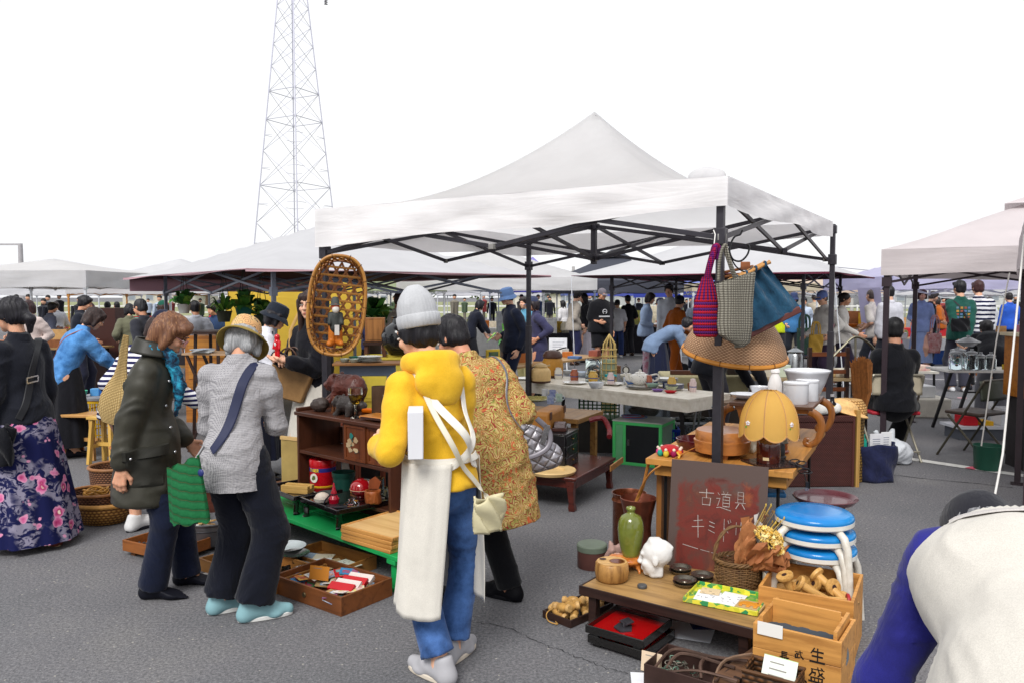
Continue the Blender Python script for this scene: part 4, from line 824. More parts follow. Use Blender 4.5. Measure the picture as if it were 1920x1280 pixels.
for k in range(34):
 a,q=rr.uniform(0,2*pi),rr.random()**.5;s_=xx*(q*.05*cos(a)+.05)+yy_*(q*.06*sin(a));e_=zz*rr.uniform(.26,.34)+xx*(q*.1*cos(a)+.1)+yy_*(q*.11*sin(a));B().tube([s_+zz*.12,e_],.0014,4).ell(e_,(.004,.004,.009),6,4).obj('dried_stem',P(('#7a5a34','#a3803f','#6a3a2a','#c9a94a')[k%4],.8),t)
sb,sa,sl_=E((1250,1058),(1428,1084),T1);sl_=.5;t=T('sign_board','rusty brown sheet metal sign with white chalk writing leaning behind the ashtrays','sign',(sb.x,sb.y,T1),sa);sh_=.56
g=NG('rusty_sheet');v=g.co();X_=g.sep(v);f=g.noise(v,7,8,.65,.6);col=g.ramp(f,[(.3,C('#4a201a')),(.48,C('#6d281f')),(.6,C('#5a3229')),(.75,C('#7f452c'))])
ed=g.math('MULTIPLY',g.math('ABSOLUTE',g.math('SUBTRACT',X_[0],.25)),3.6);et=g.math('MULTIPLY',X_[2],1.75);ee=g.math('ADD',g.math('MAXIMUM',ed,g.math('SUBTRACT',et,.05)),g.math('MULTIPLY',f,.45))
col=g.mix(g.ramp(ee,[(.92,(0,0,0)),(1.12,(1,1,1))]),col,C('#54443f'));d2=g.math('SQRT',g.math('ADD',g.math('POWER',g.math('MULTIPLY',g.math('SUBTRACT',X_[0],.4),9),2),g.math('POWER',g.math('MULTIPLY',g.math('SUBTRACT',X_[2],.4),4),2)))
col=g.mix(g.math('MULTIPLY',g.ramp(g.math('ADD',d2,g.math('MULTIPLY',g.noise(v,16,6,.7),1.6)),[(.75,(1,1,1)),(1.7,(0,0,0))]),.75),col,C('#8d4a28'));g.bump(g.noise(v,60,5,.7),.3,.002);SGM=g.fin(col,.55,.25,.4)
tb=B().bx(0,sl_,0,.008,0,sh_).obj('panel',SGM,t,bev=.001,rot=(R(-9),0,0));CH=P('#a39a95',.9,var=.3,vs=120)
for k,(ch,x,z,w,h)in enumerate((('ko',.155,.335,.075,.085),('do',.245,.32,.075,.095),('gu',.34,.335,.055,.085),('ki',.125,.165,.062,.115),('mi',.205,.195,.045,.065),('da',.275,.16,.05,.115),('ri',.34,.155,.045,.115))):write(ch,x,z,w,h,.0027,y=-.0005,seed=k,jit=.5).obj('chalk_writing',CH,tb,sm=False)
b=B();ribbon(b,[(.08,.12),(.16,.106)],.003,.001,-.0005);ribbon(b,[(.175,.104),(.22,.098)],.0025,.001,-.0005);ribbon(b,[(.23,.096),(.36,.088)],.002,.001,-.0005);b.obj('chalk_writing',CH,tb,sm=False)
RED=P('#a30d10',.1,var=.06,Coat_Weight=.9,Coat_Roughness=.05);LAC=P('#141210',.14,var=.2,Coat_Weight=.8,Coat_Roughness=.08)
rp1,ra,rl=E((1097,1172),(1206,1203),.1)
for k in range(2):
 t=T('lacquer_tray',('upper black lacquer tray with bright red inside under the low table','lower black footed tray beneath the bright red one')[1-k],'tray',(rp1.x+.012*(1-k),rp1.y+.01*(1-k),.045*k+(.0 if k==0 else.006)),ra-.03*(1-k));w,d=rl,.3
 B().bx(.006,w-.006,.006,d-.006,.024,.03).obj('tray_floor',RED,t)
 for bx_ in((0,w,0,.008),(0,w,d-.008,d),(0,.008,.008,d-.008),(w-.008,w,.008,d-.008)):B().bx(*bx_,.018,.055).obj('tray_side',LAC,t,bev=.002)
 for x in(.02,w-.06):
  for y in(.015,d-.05):B().bx(x,x+.04,y,y+.035,0,.02).obj('foot',LAC,t,bev=.002)
q=G(1170,1176,.085);t=T('iron_fitting','dark folded iron fitting lying in the red tray','fitting',q,.5);IR=METAL('#4c4a50',.45,.3,.8)
B().prism([(-.04,-.03),(.01,-.045),(.045,0),(.0,.04),(-.045,.02)],0,.006,Mx.Rotation(.15,4,'X')).obj('plate',IR,t);B().prism([(0,-.01),(.05,-.02),(.055,.03),(.01,.045)],.01,.016,Mx.Rotation(-.3,4,'Y')).obj('plate',IR,t);B().cyl((0,0,.006),(0,0,.028),.01,.006,10).obj('stud',IR,t)
paper('grey white sheet lying in shade under the low table',G(1290,1182,.001),a1+.25,.24,.2,'#c9cdd6');paper('torn white paper on the asphalt at the bottom edge',G(1228,1275,.001),-.1,.2,.13,'#dfe1e6')
tag(B().grid(lambda u,w:V((.2*(u-.5),.16*(w-.5),.06*(1-(2*u-1)**2)*(1-(2*w-1)**2)+.01*sin(9*u)*sin(8*w)+.004)),14,12).obj('cloth',CLOTH('#1b2148'),None,loc=G(1330,1168,0)),'navy cloth bundle in the shade under the low table','cloth')
bp_,ba,bl_=E((1017,1146),(1074,1168),.03);t=crate('tray','small dark tray full of twine bobbins on the asphalt','tray',(bp_.x,bp_.y,0),ba,.19,.34,.04,DKW,.008)
BW=WOOD('#c9a064','#8f6a38',0,2);TWN=P('#b98d4c',.85,var=.25,vs=60,st=(1,1,1),bump=.7,bs=200)
bob=T('bobbin','twine wound wooden bobbin in the small dark tray','bobbin',(0,0,0),0,'twine bobbins in the dark tray');rot=Mx.Rotation(pi/2,4,'Y')
B().lathe([(0,-.055),(.02,-.055),(.022,-.04),(.012,-.028),(.011,.028),(.021,.04),(.018,.055),(0,.055)],14,mx=rot).obj('spool',BW,bob);B().lathe([(.012,-.03),(.02,-.022),(.024,0),(.02,.022),(.012,.03)],14,mx=rot).obj('twine',TWN,bob)
rr=random.Random(4);n_=0
def inT(o,a,x,y,z):c,s=cos(a),sin(a);return V((o.x+x*c-y*s,o.y+x*s+y*c,z))
for k in range(16):
 lay=k//11;x,y=rr.uniform(.05,.14),.04+.26*((k%11)/10);p=inT(bp_,ba,x if lay==0 else rr.uniform(.06,.13),y,.036+lay*.034)
 o=bob if n_==0 else cp(bob);o.location=p;o.rotation_euler=(0,rr.uniform(-.35,.35),rr.uniform(0,6));n_+=1
tag(B().tube(spline([inT(bp_,ba,.06,.05,.07),inT(bp_,ba,.05,-.02,.045),inT(bp_,ba,.07,-.03,.012),inT(bp_,ba,.12,-.02,.008),inT(bp_,ba,.09,.0,.006)],6),.003,5).obj('twine_end',TWN),'loose end of twine trailing out of the bobbin tray','twine')
c_=G(1113,1072,0);c_.y+=.1;t=T('tin','round tin with grey green lid behind the wooden smoking bowl','tin',c_);B().lathe([(.085,0),(.088,.004),(.088,.12),(0,.12)],28).obj('body',P('#5d3a34',.5),t);B().lathe([(.091,.105),(.092,.135),(.086,.142),(0,.142)],28).obj('lid',P('#6a7566',.55),t)
CU=METAL('#8a5140',.33,.35,.8,.6,45);cpz=4.86
def dz(px,py,Y):return D(px,py,Y)
q=D(1197,932,4.62);solo(B().lathe([(.082,0),(.088,.01),(.087,.1),(.078,.2),(.075,.27),(.083,.34),(.098,.4),(.108,q.z),(.104,q.z+.003),(.08,.36),(.07,.25),(.07,.1),(0,.05)],32),'copper_vase',CU,'flared hammered copper vase behind the green bottle vase','vase',(q.x,q.y,0))
q2=D(1180,922,4.95);t=T('copper_pot','straight brown copper pot behind the flared vase','pot',(q2.x,q2.y,0));B().lathe([(.1,0),(.104,.01),(.104,.33),(.112,.345),(.104,.36),(.103,q2.z-.02),(.112,q2.z),(.107,q2.z),(.098,.37),(.095,.05),(0,.05)],32).obj('body',METAL('#6f3d28',.3,.3,.75),t);B().tube([(cos(a)*.106,sin(a)*.106,.345)for a in[2*pi*i/32 for i in range(32)]],.006,6,True).obj('hoop',METAL('#5c3122',.35),t)
TG=WOOD('#b5793a','#8a5222',2,1)
tag(B().tube(spline([D(1181,962,4.6),D(1203,918,4.55),D(1213,880,4.5),D(1218,858,4.47)],6),[.009]*19,6).tube(spline([D(1190,945,4.6),D(1207,905,4.5),D(1226,880,4.42),D(1262,860,4.44),D(1295,842,4.5),D(1318,834,4.6)],6),[.008-.0002*i for i in range(31)],5).obj('dried_branch',TG),'crooked orange brown branch standing in the copper vase','branch')
CW=WOOD('#c98f4a','#8f5c28',0,.8,.55,.3);cp0,ca,cl=E((1422,1097),(1601,1128),.3);ch_=.3
t=crate('crate','large pine crate filled with wooden thread spools','crate',(cp0.x,cp0.y,0),ca,cl,.4,ch_,CW,.014,nb=2)
SPW=WOOD('#c79a58','#94682f',0,2,.45,.3);DK2=P('#3a2724',.4)
sp0=T('spool','pale wooden thread spool lying in the large pine crate','spool',(0,0,0),0,'wooden spools in the pine crate');ro=Mx.Rotation(pi/2,4,'Y')
B().lathe([(0,-.1),(.012,-.1),(.034,-.1),(.036,-.094),(.034,-.086),(.018,-.08),(.015,0),(.018,.08),(.034,.086),(.036,.094),(.034,.1),(.0,.1)],20,mx=ro).obj('barrel',SPW,sp0)
for s in(-1,1):B().lathe([(.011,.1008),(0,.1008)],12,mx=Mx.Rotation(s*pi/2,4,'Y')).obj('bore',DK2,sp0)
rr=random.Random(12);n_=0
spots=[(.1,.1,.225,.2,1.15),(.17,.2,.22,.6,.3),(.26,.12,.24,-.2,.5),(.33,.22,.245,2.2,-.5),(.36,.1,.22,.9,.1),(.22,.3,.235,1.9,.25),(.09,.28,.2,1.2,.2),(.3,.33,.22,.3,.35),(.16,.08,.2,2.6,.1),(.37,.3,.22,1.1,-.5),(.06,.18,.19,1.6,.1),(.28,.2,.19,.4,0),(.2,.15,.18,1.2,0)]
for x,y,z,a,b_ in spots:
 o=sp0 if n_==0 else cp(sp0);n_+=1;o.location=inT(cp0,ca,x*.72+.06,y*.85+.03,z+.015);o.rotation_euler=(0,b_,a);o.scale=(1.12,1.12,1.12)
t=T('wood_paddle','wooden spool with red and black disc end in the pine crate','spool',inT(cp0,ca,.29,.06,.27),ca+.3);B().lathe([(0,-.1),(.014,-.1),(.014,.08),(0,.08)],14,mx=ro).obj('barrel',SPW,t);B().lathe([(0,.08),(.032,.08),(.034,.086),(.032,.092),(0,.092)],20,mx=ro).obj('disc',P('#a01c22',.4),t);B().lathe([(0,.0925),(.02,.0925)],16,mx=ro).obj('face',P('#1c1a1c',.4),t)
KB=WOOD('#c8904c','#94602c',0,.9,.5,.3);kb,ka,kl=E((1412,1166),(1572,1203),.3);kl=max(kl,.34)
t=crate('crate','pine box with black brush writing and a white price card','crate',(kb.x,kb.y,0),ka,kl,.27,.3,KB,.014,nb=3)
for x in(.02,kl-.034):B().bx(x,x+.014,.016,.25,.02,.33).obj('end_board',KB,t,bev=.001)
B().bx(.035,kl-.036,.15,.162,.02,.36).obj('divider_board',KB,t,bev=.001);INK=P('#1b1512',.7)
for k,(ch,x,z,w,h,s)in enumerate((('nama',.225,.2,.055,.055,.006),('mori',.222,.12,.06,.06,.005),('sara',.222,.045,.06,.045,.006),('mu',.165,.195,.035,.035,.004),('hito',.172,.11,.042,.035,.005),('mae',.18,.045,.04,.045,.004),('naga',.11,.17,.035,.04,.004),('mae',.115,.1,.03,.035,.0035))):write(ch,x,z,w,h,s,y=-.0005,seed=k+9).obj('brush_writing',INK,t,sm=False)
for k in range(7):solo(B().lathe([(.04,0),(.07,.01),(.072,.014),(0,.006)],20,mx=Mx.Rotation(R(72),4,'X')),'dish',P('#4f565e',.25),'dark dish standing on edge inside the box with brush writing','dish',inT(kb,ka,.07+k*.035,.08,.215+.004*(k%2)),ka+.1*k,'dishes inside the written box')
def card(label,loc,rz,w,h,hx='#dcd6cc',tilt=-.12,lines=0):
 o=B().bx(-w/2,w/2,0,.002,0,h).obj('price_card',P(hx,.8,var=.03),None,sm=False,loc=loc,rot=(tilt,0,rz));tag(o,label,'price card')
 if lines:
  b=B();rr=random.Random(3)
  for i in range(lines):z=h*(.8-.6*i/max(1,lines));b.bx(-w*.3,w*rr.uniform(.05,.35),-.001,0,z,z+h*.04)
  b.obj('print',P('#8f8a84',.8),o,sm=False)
 return o
card('blank white price card on the front of the written pine box',inT(kb,ka,.07,-.008,.262),ka,.1,.052,'#e0ddd8',-.05)
sbk=D(1450,1262,2.98);sbk.z=0;t=T('basket','small brown wicker basket holding a green edged card at the bottom edge','basket',sbk,ka);BKM=WEAVE('#6a4424','#3f2815',160,'X');w,d,h=.2,.14,.19
for bx_ in((-w/2,w/2,-d/2,-d/2+.008),(-w/2,w/2,d/2-.008,d/2),(-w/2,-w/2+.008,-d/2+.008,d/2-.008),(w/2-.008,w/2,-d/2+.008,d/2-.008)):B().bx(*bx_,0,h).obj('wicker_side',BKM,t,bev=.002)
B().tube([(-w/2,-d/2,h),(w/2,-d/2,h),(w/2,d/2,h),(-w/2,d/2,h)],.007,6,True).obj('rim',P('#5a3a1e',.6),t)
o=card('white card with pale green top edge in the small wicker basket',sbk+V((.0,-.03,.12)),ka-.05,.13,.12,'#dfe6dc',-.5,3);B().bx(-.065,.065,.0005,.0035,.112,.122).obj('green_edge',P('#a9cf8c',.7),o)
b=B();be=E((1352,1275),(1412,1216),.1);t=solo(B().bx(0,.42,-.05,.05,0,.1),'timber_block',WOOD('#6b4c36','#2e1e16',1,.6,.7,.6),'old notched dark timber block left of the written pine box','timber',(be[0].x+.02,be[0].y+.02,0),be[1]-.1,bev=.006)
for k in range(5):B().bx(.03+k*.08,.045+k*.08,-.0505,-.02,.05,.1012).obj('saw_notch',P('#241712',.8),t)
ip,ia,il=E((1207,1243),(1362,1288),.09);IRR=METAL('#574238',.6,.4,.5,.4,70);t=crate('iron_box','rusty iron box full of bent rods and chains','box',(ip.x,ip.y,0),ia,.38,.24,.09,P('#3f2c27',.6,.3,var=.4),.006);rr=random.Random(8)
def rod(pts,r,label,m_=IRR):return tag(B().tube(spline([inT(ip,ia,*p)for p in pts],5),r,6).obj('iron_rod',m_),label,'rod')
rod([(.03,.03,.06),(.04,.17,.09),(.1,.2,.1),(.2,.2,.1),(.37,.21,.12)],.007,'long rusty hooked rod along the back of the iron box');rod([(.08,.05,.07),(.09,.12,.1),(.14,.15,.11),(.34,.14,.11)],.007,'bent rusty rod in the middle of the iron box');rod([(.1,.03,.07),(.22,.05,.1),(.38,.06,.1)],.006,'straight rusty rod at the front of the iron box')
rod([(.2,.2,.09),(.21,.1,.11),(.24,.03,.08)],.008,'short curved iron bar crossing the iron box');rod([(.28,.06,.06),(.3,.15,.13),(.46,.24,.17)],.007,'pale rusty rod sticking out of the iron box to the right',METAL('#7d6350',.6,.3,.5));rod([(.3,.02,.09),(.32,.17,.1)],.005,'thin iron bar lying across the right of the iron box')
cn_=T('chain','rusty chain heaped at the left of the iron box','chain',inT(ip,ia,.1,.09,.06),ia)
for k in range(26):
 c_=V((rr.uniform(-.05,.12),rr.uniform(-.05,.06),rr.uniform(0,.025)));e1,e2,_=basis((rr.uniform(-1,1),rr.uniform(-1,1),rr.uniform(-1,1)));B().tube([c_+e1*(.013*cos(a))+e2*(.008*sin(a))for a in[2*pi*i/10 for i in range(10)]],.0025,5,True).obj('link',METAL('#6d665c',.5,.3,.7)if k%3 else METAL('#5f7a6a',.5,.3,.6),cn_)
card('cream price card leaning on the rusty iron box',G(1220,1262,0)+V((0,0,.005)),ia+.08,.092,.085,'#d9c2a6',-.15,1)
SB=P('#0f72ba',.22,var=.14,vs=3,hx2='#1f8ed0',Coat_Weight=.12,Coat_Roughness=.2);WL=P('#d5d1c9',.35,var=.08,vs=30,hx2='#bfb9ac');sc0=D(1527,950,3.86)
def stool(label,z,rz,loc):
 t=T('stool',label,'stool',(loc.x,loc.y,z),rz,'stacked blue stools');h=.45
 B().lathe([(0,h),(.1,h),(.165,h-.004),(.182,h-.016),(.186,h-.03),(.182,h-.038)],40,fn=None).obj('seat',SB,t,ang=60);B().lathe([(.186,h-.034),(.186,h-.054),(.176,h-.062),(.0,h-.062)],40).obj('seat_rim',P('#d9d6ce',.35),t)
 for k in range(4):
  a=pi/4+k*pi/2;u=V((cos(a),sin(a),0));B().tube([u*.1+V((0,0,h-.065)),u*.165+V((0,0,h-.068)),u*.2+V((0,0,h-.09)),u*.222+V((0,0,h-.14)),u*.232+V((0,0,h-.24)),u*.25+V((0,0,.012))],.019,10).obj('leg',WL,t);B().cyl(u*.25,u*.25+V((0,0,.02)),.016,.016,10).obj('foot_cap',P('#8a8a88',.6),t)
 return t
for k,lb in enumerate(('lowest blue round stool of the stack of three beside the sign','middle blue round stool of the stack of three','top blue round stool of the stack of three with shiny seat')):stool(lb,-.04+k*.082,-.62+.1*k,sc0+V((.012*(2-k),.008*(2-k),0)))
q=G(1450,935,.44);solo(B().bx(-.22,.2,-.14,.14,.4,.43),'padded_bench',P('#2a6a9c',.4,var=.15),'dull blue bench seat behind the stack of blue stools','bench',(q.x-.03,q.y+.35,0),-.2,bev=.01)
q=D(1547,930,5.0);t=T('round_tray','round burgundy lacquer tray on a dark stand behind the blue stools','tray',(q.x,q.y,0));B().lathe([(0,q.z-.02),(.165,q.z-.02),(.185,q.z),(.196,q.z+.004),(.198,q.z-.002),(.175,q.z-.03),(0,q.z-.032)],44).obj('tray',P('#5b3038',.3,var=.25,hx2='#6d3f46',Coat_Weight=.3),t);B().lathe([(.13,0),(.14,.01),(.13,.05),(.12,q.z-.032),(0,q.z-.032)],24).obj('stand',P('#1b1819',.5),t)
TW2=WOOD('#b9823f','#8a5a26',0,.7,.5,.25);T2=.71
q1,b1,l2=E((1210,858),(1478,884),T2);W2,D2=.8,1.5
def t2(x,y,z=0.):c,s=cos(b1),sin(b1);return V((q1.x+x*c-y*s,q1.y+x*s+y*c,T2+z))
t=T('table','honey coloured wooden table on thin black iron legs behind the sign','table',(q1.x,q1.y,0),b1)
for k in range(5):B().bx(k*W2/5+.001,(k+1)*W2/5-.001,0,D2,T2-.035,T2).obj('plank',WOOD('#b9823f','#8a5a26',1,.7,.5,.25),t,bev=.003)
B().bx(.04,W2-.04,.05,.1,T2-.1,T2-.036).obj('apron',TW2,t);B().bx(.38,W2-.05,.1,D2-.1,T2-.12,T2-.085).obj('under_shelf',TW2,t);IRB=P('#1c1b1d',.45,.4)
for x in(.09,W2-.09):
 for y in(.1,D2-.1):B().cyl((x,y,0),(x,y,T2-.035),.009,n=8).obj('leg',IRB,t)
B().bx(.03,.06,.12,D2-.2,.04,T2-.04).obj('side_board',WOOD('#8a5a2c','#5e3a1a',2),t);B().bx(-.06,.06,.1,.2,0,.04).obj('foot_block',P('#8f8d88',.8),t)
pc_=t2(.1,.14);t=T('pin_cushion','red pin cushion ringed by little coloured dolls at the table corner','pin cushion',pc_);B().lathe([(0,.012),(.05,.012),(.06,.03),(.052,.05),(.03,.06),(0,.062)],24).obj('cushion',CLOTH('#b8262c'),t)
for k in range(9):
 a=2*pi*k/9;c=('#a01848','#1f7f7a','#d6452f','#5b2a6a','#c9387a','#2a9a8a','#c8b23c','#8a1f4c','#d9702f')[k];p=V((cos(a)*.062,sin(a)*.062,0));d=B().ell(p+V((0,0,.02)),(.017,.017,.021),10,7).obj('doll',PLAST(c,.5),t);B().ell(p*1.08+V((0,0,.043)),.0095,8,6).obj('doll_head',P('#d9c9b8',.6),d)
B().tube([(.03,-.06,.03),(.04,-.085,.015),(.03,-.1,.002)],.006,6).obj('tassel',P('#c9a23c',.6),t)
lt_=t2(.27,.42);t=T('oval_tray','dark red oval lacquer tray behind the round wooden box','tray',lt_,b1);B().lathe([(0,.006),(.19,.006),(.205,.03),(.21,.062),(.205,.064),(.196,.03),(.185,.0),(0,.0)][::-1],40,sy=.72).obj('tray',P('#4a1219',.18,var=.15,Coat_Weight=.6),t)
solo(B().tube([(cos(a*1.0)*(.03+.002*a),sin(a)*(.03+.002*a)*.8,.008+.0008*a)for a in[i*.35 for i in range(44)]],.005,5),'cord_coil',P('#8a7440',.8),'coil of tan cord in the dark red oval tray','cord',t2(.2,.43,.008));solo(B().bx(-.06,.06,-.02,.02,0,.03),'slide_box',P('#2b2724',.5),'small dark oblong box in the oval tray','box',t2(.33,.45,.008),.3,bev=.003)
WB=WOOD('#b0713a','#7a4720',0,.8,.35,.2,.3);rb_=t2(.37,.27);rw=.155;t=T('round_box','round lidded wooden box on three stub feet','box',rb_,b1)
B().lathe([(0,.022),(rw*.8,.022),(rw*.98,.03),(rw,.05),(rw*1.02,.088),(rw*1.0,.09),(0,.09)],44).obj('body',WB,t,ang=50);B().lathe([(rw*1.03,.085),(rw*1.035,.096),(rw*.98,.1),(rw*.965,.145),(rw*.93,.153),(0,.156)],44).obj('lid',WB,t,ang=50)
for k in range(3):a=2*pi*k/3-1.2;B().cyl((cos(a)*rw*.7,sin(a)*rw*.7,0),(cos(a)*rw*.7,sin(a)*rw*.7,.024),.016,.018,12).obj('foot',WB,t)
CAT=P('#ddd9c9',.25,var=.04,Coat_Weight=.4);ct=t2(.48,.5);t=T('cat_figurine','white ceramic cat figurine with red collar half hidden by the lamp','figurine',ct,R(150))
link('body',mesh_np('body',*sdf([('e',(0,0,.055),(.055,.05,.06)),('e',(0,.015,.125),(.048,.044,.042)),('c',(.03,.01,.15),(.036,.01,.175),.018,.006),('c',(-.03,.01,.15),(-.036,.01,.175),.018,.006),('c',(-.04,.02,.08),(-.055,.03,.15),.016,.017),('c',(.03,.04,.02),(.03,.06,.012),.02,.018),('c',(-.03,.04,.02),(-.03,.06,.012),.02,.018),('e',(0,.055,.112),(.018,.014,.013))],.006,.014,cuts=[((0,0,0),(0,0,-1))])),CAT,t)
B().tube([(cos(a)*.042,.01+sin(a)*.04,.095)for a in[2*pi*i/24 for i in range(24)]],.0055,6,True).obj('collar',P('#b5121d',.4),t);B().ell((0,.055,.088),.01,10,6).obj('bell',P('#c9a23c',.3,.8),t)
for s in(-1,1):B().ell((s*.018,.052,.132),(.005,.003,.007),8,5).obj('eye',P('#1a1a1a',.3),t)
sv=t2(.43,.85);t=T('sieve','shallow round metal sieve behind the oval tray','sieve',sv);B().lathe([(.1,0),(.115,.03),(.118,.034),(.114,.034),(.098,.004),(0,.004)],32).obj('pan',METAL('#8d8a6c',.4),t)
t=T('bird_figurine','yellow and white bird figurine standing in the metal sieve','figurine',sv+V((.06,-.02,.006)));B().lathe([(0,0),(.03,0),(.036,.03),(.034,.07),(.03,.075),(0,.076)],18).obj('body',P('#d3b021',.35),t);B().ell((0,0,.1),(.03,.03,.04),14,9).obj('head',P('#e0dccf',.35),t);B().cyl((0,-.025,.1),(0,-.05,.094),.008,.002,8).obj('beak',P('#d08a2c',.4),t)
solo(B().bx(0,.13,0,.09,0,.035),'flat_box',P('#2b2a2c',.45),'small black flat box beside the metal sieve','box',t2(.16,.75),b1,bev=.004);solo(B().bx(0,.15,0,.03,0,.012),'yellow_ruler',PLAST('#d6ac18',.35),'yellow plastic strip lying behind the round wooden box','ruler',t2(.3,.6),b1+.15)
lz=t2(.665,.165);t=T('slate_mat','square dark tiled mat under the yellow shade lamp','mat',lz,b1+.75);TLM=P('#2d1f1f',.2,var=.3,Coat_Weight=.5)
for i in range(6):
 for j in range(6):B().bx(-.12+i*.04+.0015,-.08+i*.04-.0015,-.12+j*.04+.0015,-.08+j*.04-.0015,.003,.011).obj('tile',TLM,t,sm=False)
B().bx(-.12,.12,-.12,.12,0,.004).obj('backing',P('#1a1414',.6),t)
BR=P('#4a1c12',.12,var=.2,Coat_Weight=.8,Coat_Roughness=.06);t=T('table_lamp','table lamp with eight panelled yellow shade and brown bottle base','lamp',lz+V((-.02,0,.011)),b1);lmp=t
B().lathe([(0,0),(.06,0),(.063,.006),(.063,.1),(.058,.122),(.042,.135),(.026,.14),(.024,.17),(.02,.175),(0,.176)],28).obj('bottle',BR,t,ang=60);B().lathe([(.018,.17),(.022,.176),(.018,.2),(.012,.24),(0,.24)],16).obj('socket',METAL('#8a6a3a',.4),t);B().bx(-.018,.014,-.0645,-.063,.02,.036).obj('label_sticker',P('#c9b48a',.7),t)
sr,sh0,sh1=.16,.165,.395;YS=CANVAS('#f8cd72',.55,.1);TRIM=P('#b98a58',.7)
def shd(a,w):
 k=(a/(2*pi)*8)%1;bul=1-.035*(abs(2*k-1)**2);r_=sr*(math.sin(min(1,(1-w)*1.0+.0)*pi*.5+.0)**.62*.86+.14)*bul if w<1 else sr*.3
 r_=sr*bul*math.sqrt(max(0.03,1-(w*.97)**2.3));z=sh0+(sh1-sh0)*w-(.03*(1-(2*k-1)**2))*(1-w)**3
 return V((cos(a)*r_,sin(a)*r_,z))
for k in range(8):
 a0=2*pi*k/8;B().grid(lambda u,w:shd(a0+u*2*pi/8*.9999,w),8,12).obj('shade_panel',YS,t,ang=80)
 B().tube([shd(a0+1e-4,i/14)*1.0 for i in range(15)],.0032,5).obj('shade_rib',TRIM,t);B().tube([shd(a0+(2*pi/8)*i/10*.999,0)for i in range(11)],.003,5).obj('scallop_trim',TRIM,t)
 n_=a0+pi/8+.0
 if k%2==1:
  p=shd(n_-.2,.3);e1=V((-sin(n_),cos(n_),0));up=V((0,0,1));o_=V((cos(n_),sin(n_),.2)).normalized()
  for j in range(5):aa=2*pi*j/5+.3;B().ell(p+o_*.003+e1*(.008*cos(aa))+up*(.008*sin(aa)),.006,7,5).obj('petal',P('#ddd8d8',.7),t)
  B().ell(p+o_*.005,.004,7,5).obj('flower_eye',P('#c9a0a0',.7),t)
  for s in(-1,1):q=p+o_*.003+e1*(.012*s)-up*.022;B().add([q-e1*.008,q+up*.008,q+e1*.008,q-up*.005],[[0,1,2,3]]).obj('leaf',P('#5f9a3a',.7),t)
t=T('oil_lamp','black iron lamp font just behind the brown bottle base','lamp',t2(.665,.34),b1);B().lathe([(0,0),(.045,0),(.05,.012),(.042,.02),(.042,.075),(.034,.09),(.016,.1),(.012,.13),(.035,.17),(.03,.175),(0,.175)],22).obj('font',P('#1e1c1f',.35,.3),t);B().bx(-.012,.01,-.052,-.05,.015,.026).obj('label_sticker',P('#d8d8d8',.7),t)
t=T('lamp_base','bronze and red brown burner base right of the black lamp','lamp base',t2(.64,.52),b1);B().lathe([(0,0),(.06,0),(.064,.012),(.055,.02),(.056,.055),(.06,.06),(0,.061)],26).obj('base',P('#6d2b18',.2,.2,Coat_Weight=.5),t);B().lathe([(.056,.061),(.05,.075),(.052,.08),(.036,.092),(.03,.11),(.02,.118),(0,.12)],26).obj('crown',METAL('#5f5a4c',.4,.3,.8),t)
CB=P('#141318',.4);pts=[]
for k in range(70):a=k*.42;pts.append(t2(.8+.03*sin(a)+.0012*k-.03,.2-.05*cos(a)*.9-.0012*k,.012+.012*sin(a*.5)-max(0,(k-45)*.002)))
t=T('power_cable','bundled black power cord with plug hanging over the table edge','cord',(0,0,0));B().tube(spline(pts,3),.0035,5).obj('cord',CB,t);e_=t2(.86,.06,-.07);B().tube([pts[-1],e_],.0035,5).obj('cord',CB,t);B().box(e_,(.016,.012,.03)).obj('plug',CB,t)
for s in(-1,1):B().bx(e_.x+s*.005-.0012,e_.x+s*.005+.0012,e_.y-.003,e_.y+.003,e_.z-.032,e_.z-.015).obj('prong',METAL('#c8c8c8',.25),t)
SCW=WOOD('#8f5826','#5f3414',2,.9,.35,.2,.3);s1=t2(.3,.86);h3=.25
t=T('scroll_table','small dark topped table with curled legs standing on the honey coloured table','table',(s1.x,s1.y,T2),b1);w3,d3=.5,.62
B().bx(0,w3,-.1,d3-.1,h3-.022,h3).obj('top',WOOD('#6d4a36','#402718',0,.8,.35,.4,.3),t,bev=.004);B().bx(.03,w3-.03,-.07,d3-.13,h3-.05,h3-.0225).obj('apron',SCW,t)
for x,y in((.02,-.08),(w3-.02,-.08),(.02,d3-.12),(w3-.02,d3-.12)):
 s=-1 if x<w3/2 else 1;b=B();pts=[(x,y,h3-.03),(x+s*.05,y,h3-.06),(x+s*.07,y,h3-.12),(x+s*.05,y,.05),(x+s*.01,y,.015),(x-s*.02,y,.022),(x-s*.018,y,.045),(x,y,.045)]
 b.tube(spline(pts,5),[.026-.0004*i for i in range(36)],10,up=(0,1,0),fl=.6).obj('leg',SCW,t)
PZ=T2+h3;CER=P('#d9dade',.12,var=.03,vs=20,Coat_Weight=.8,Coat_Roughness=.05)
def s3(x,y):c,s=cos(b1),sin(b1);return V((s1.x+x*c-y*s,s1.y+x*s+y*c,PZ))
def canister(label,p,r,h):
 t=T('canister',label,'canister',p);B().lathe([(0,0),(r*.95,0),(r,.006),(r,h*.86),(r*1.05,h*.88),(r*1.05,h*.95),(r*.98,h*.97),(r*.9,h),(0,h)],32).obj('pot',CER,t,ang=50);return t
canister('white lidded ceramic canister at the front of the scroll leg table',s3(.385,.02),.075,.14);canister('second white canister half hidden behind the front one',s3(.43,.2),.07,.14)
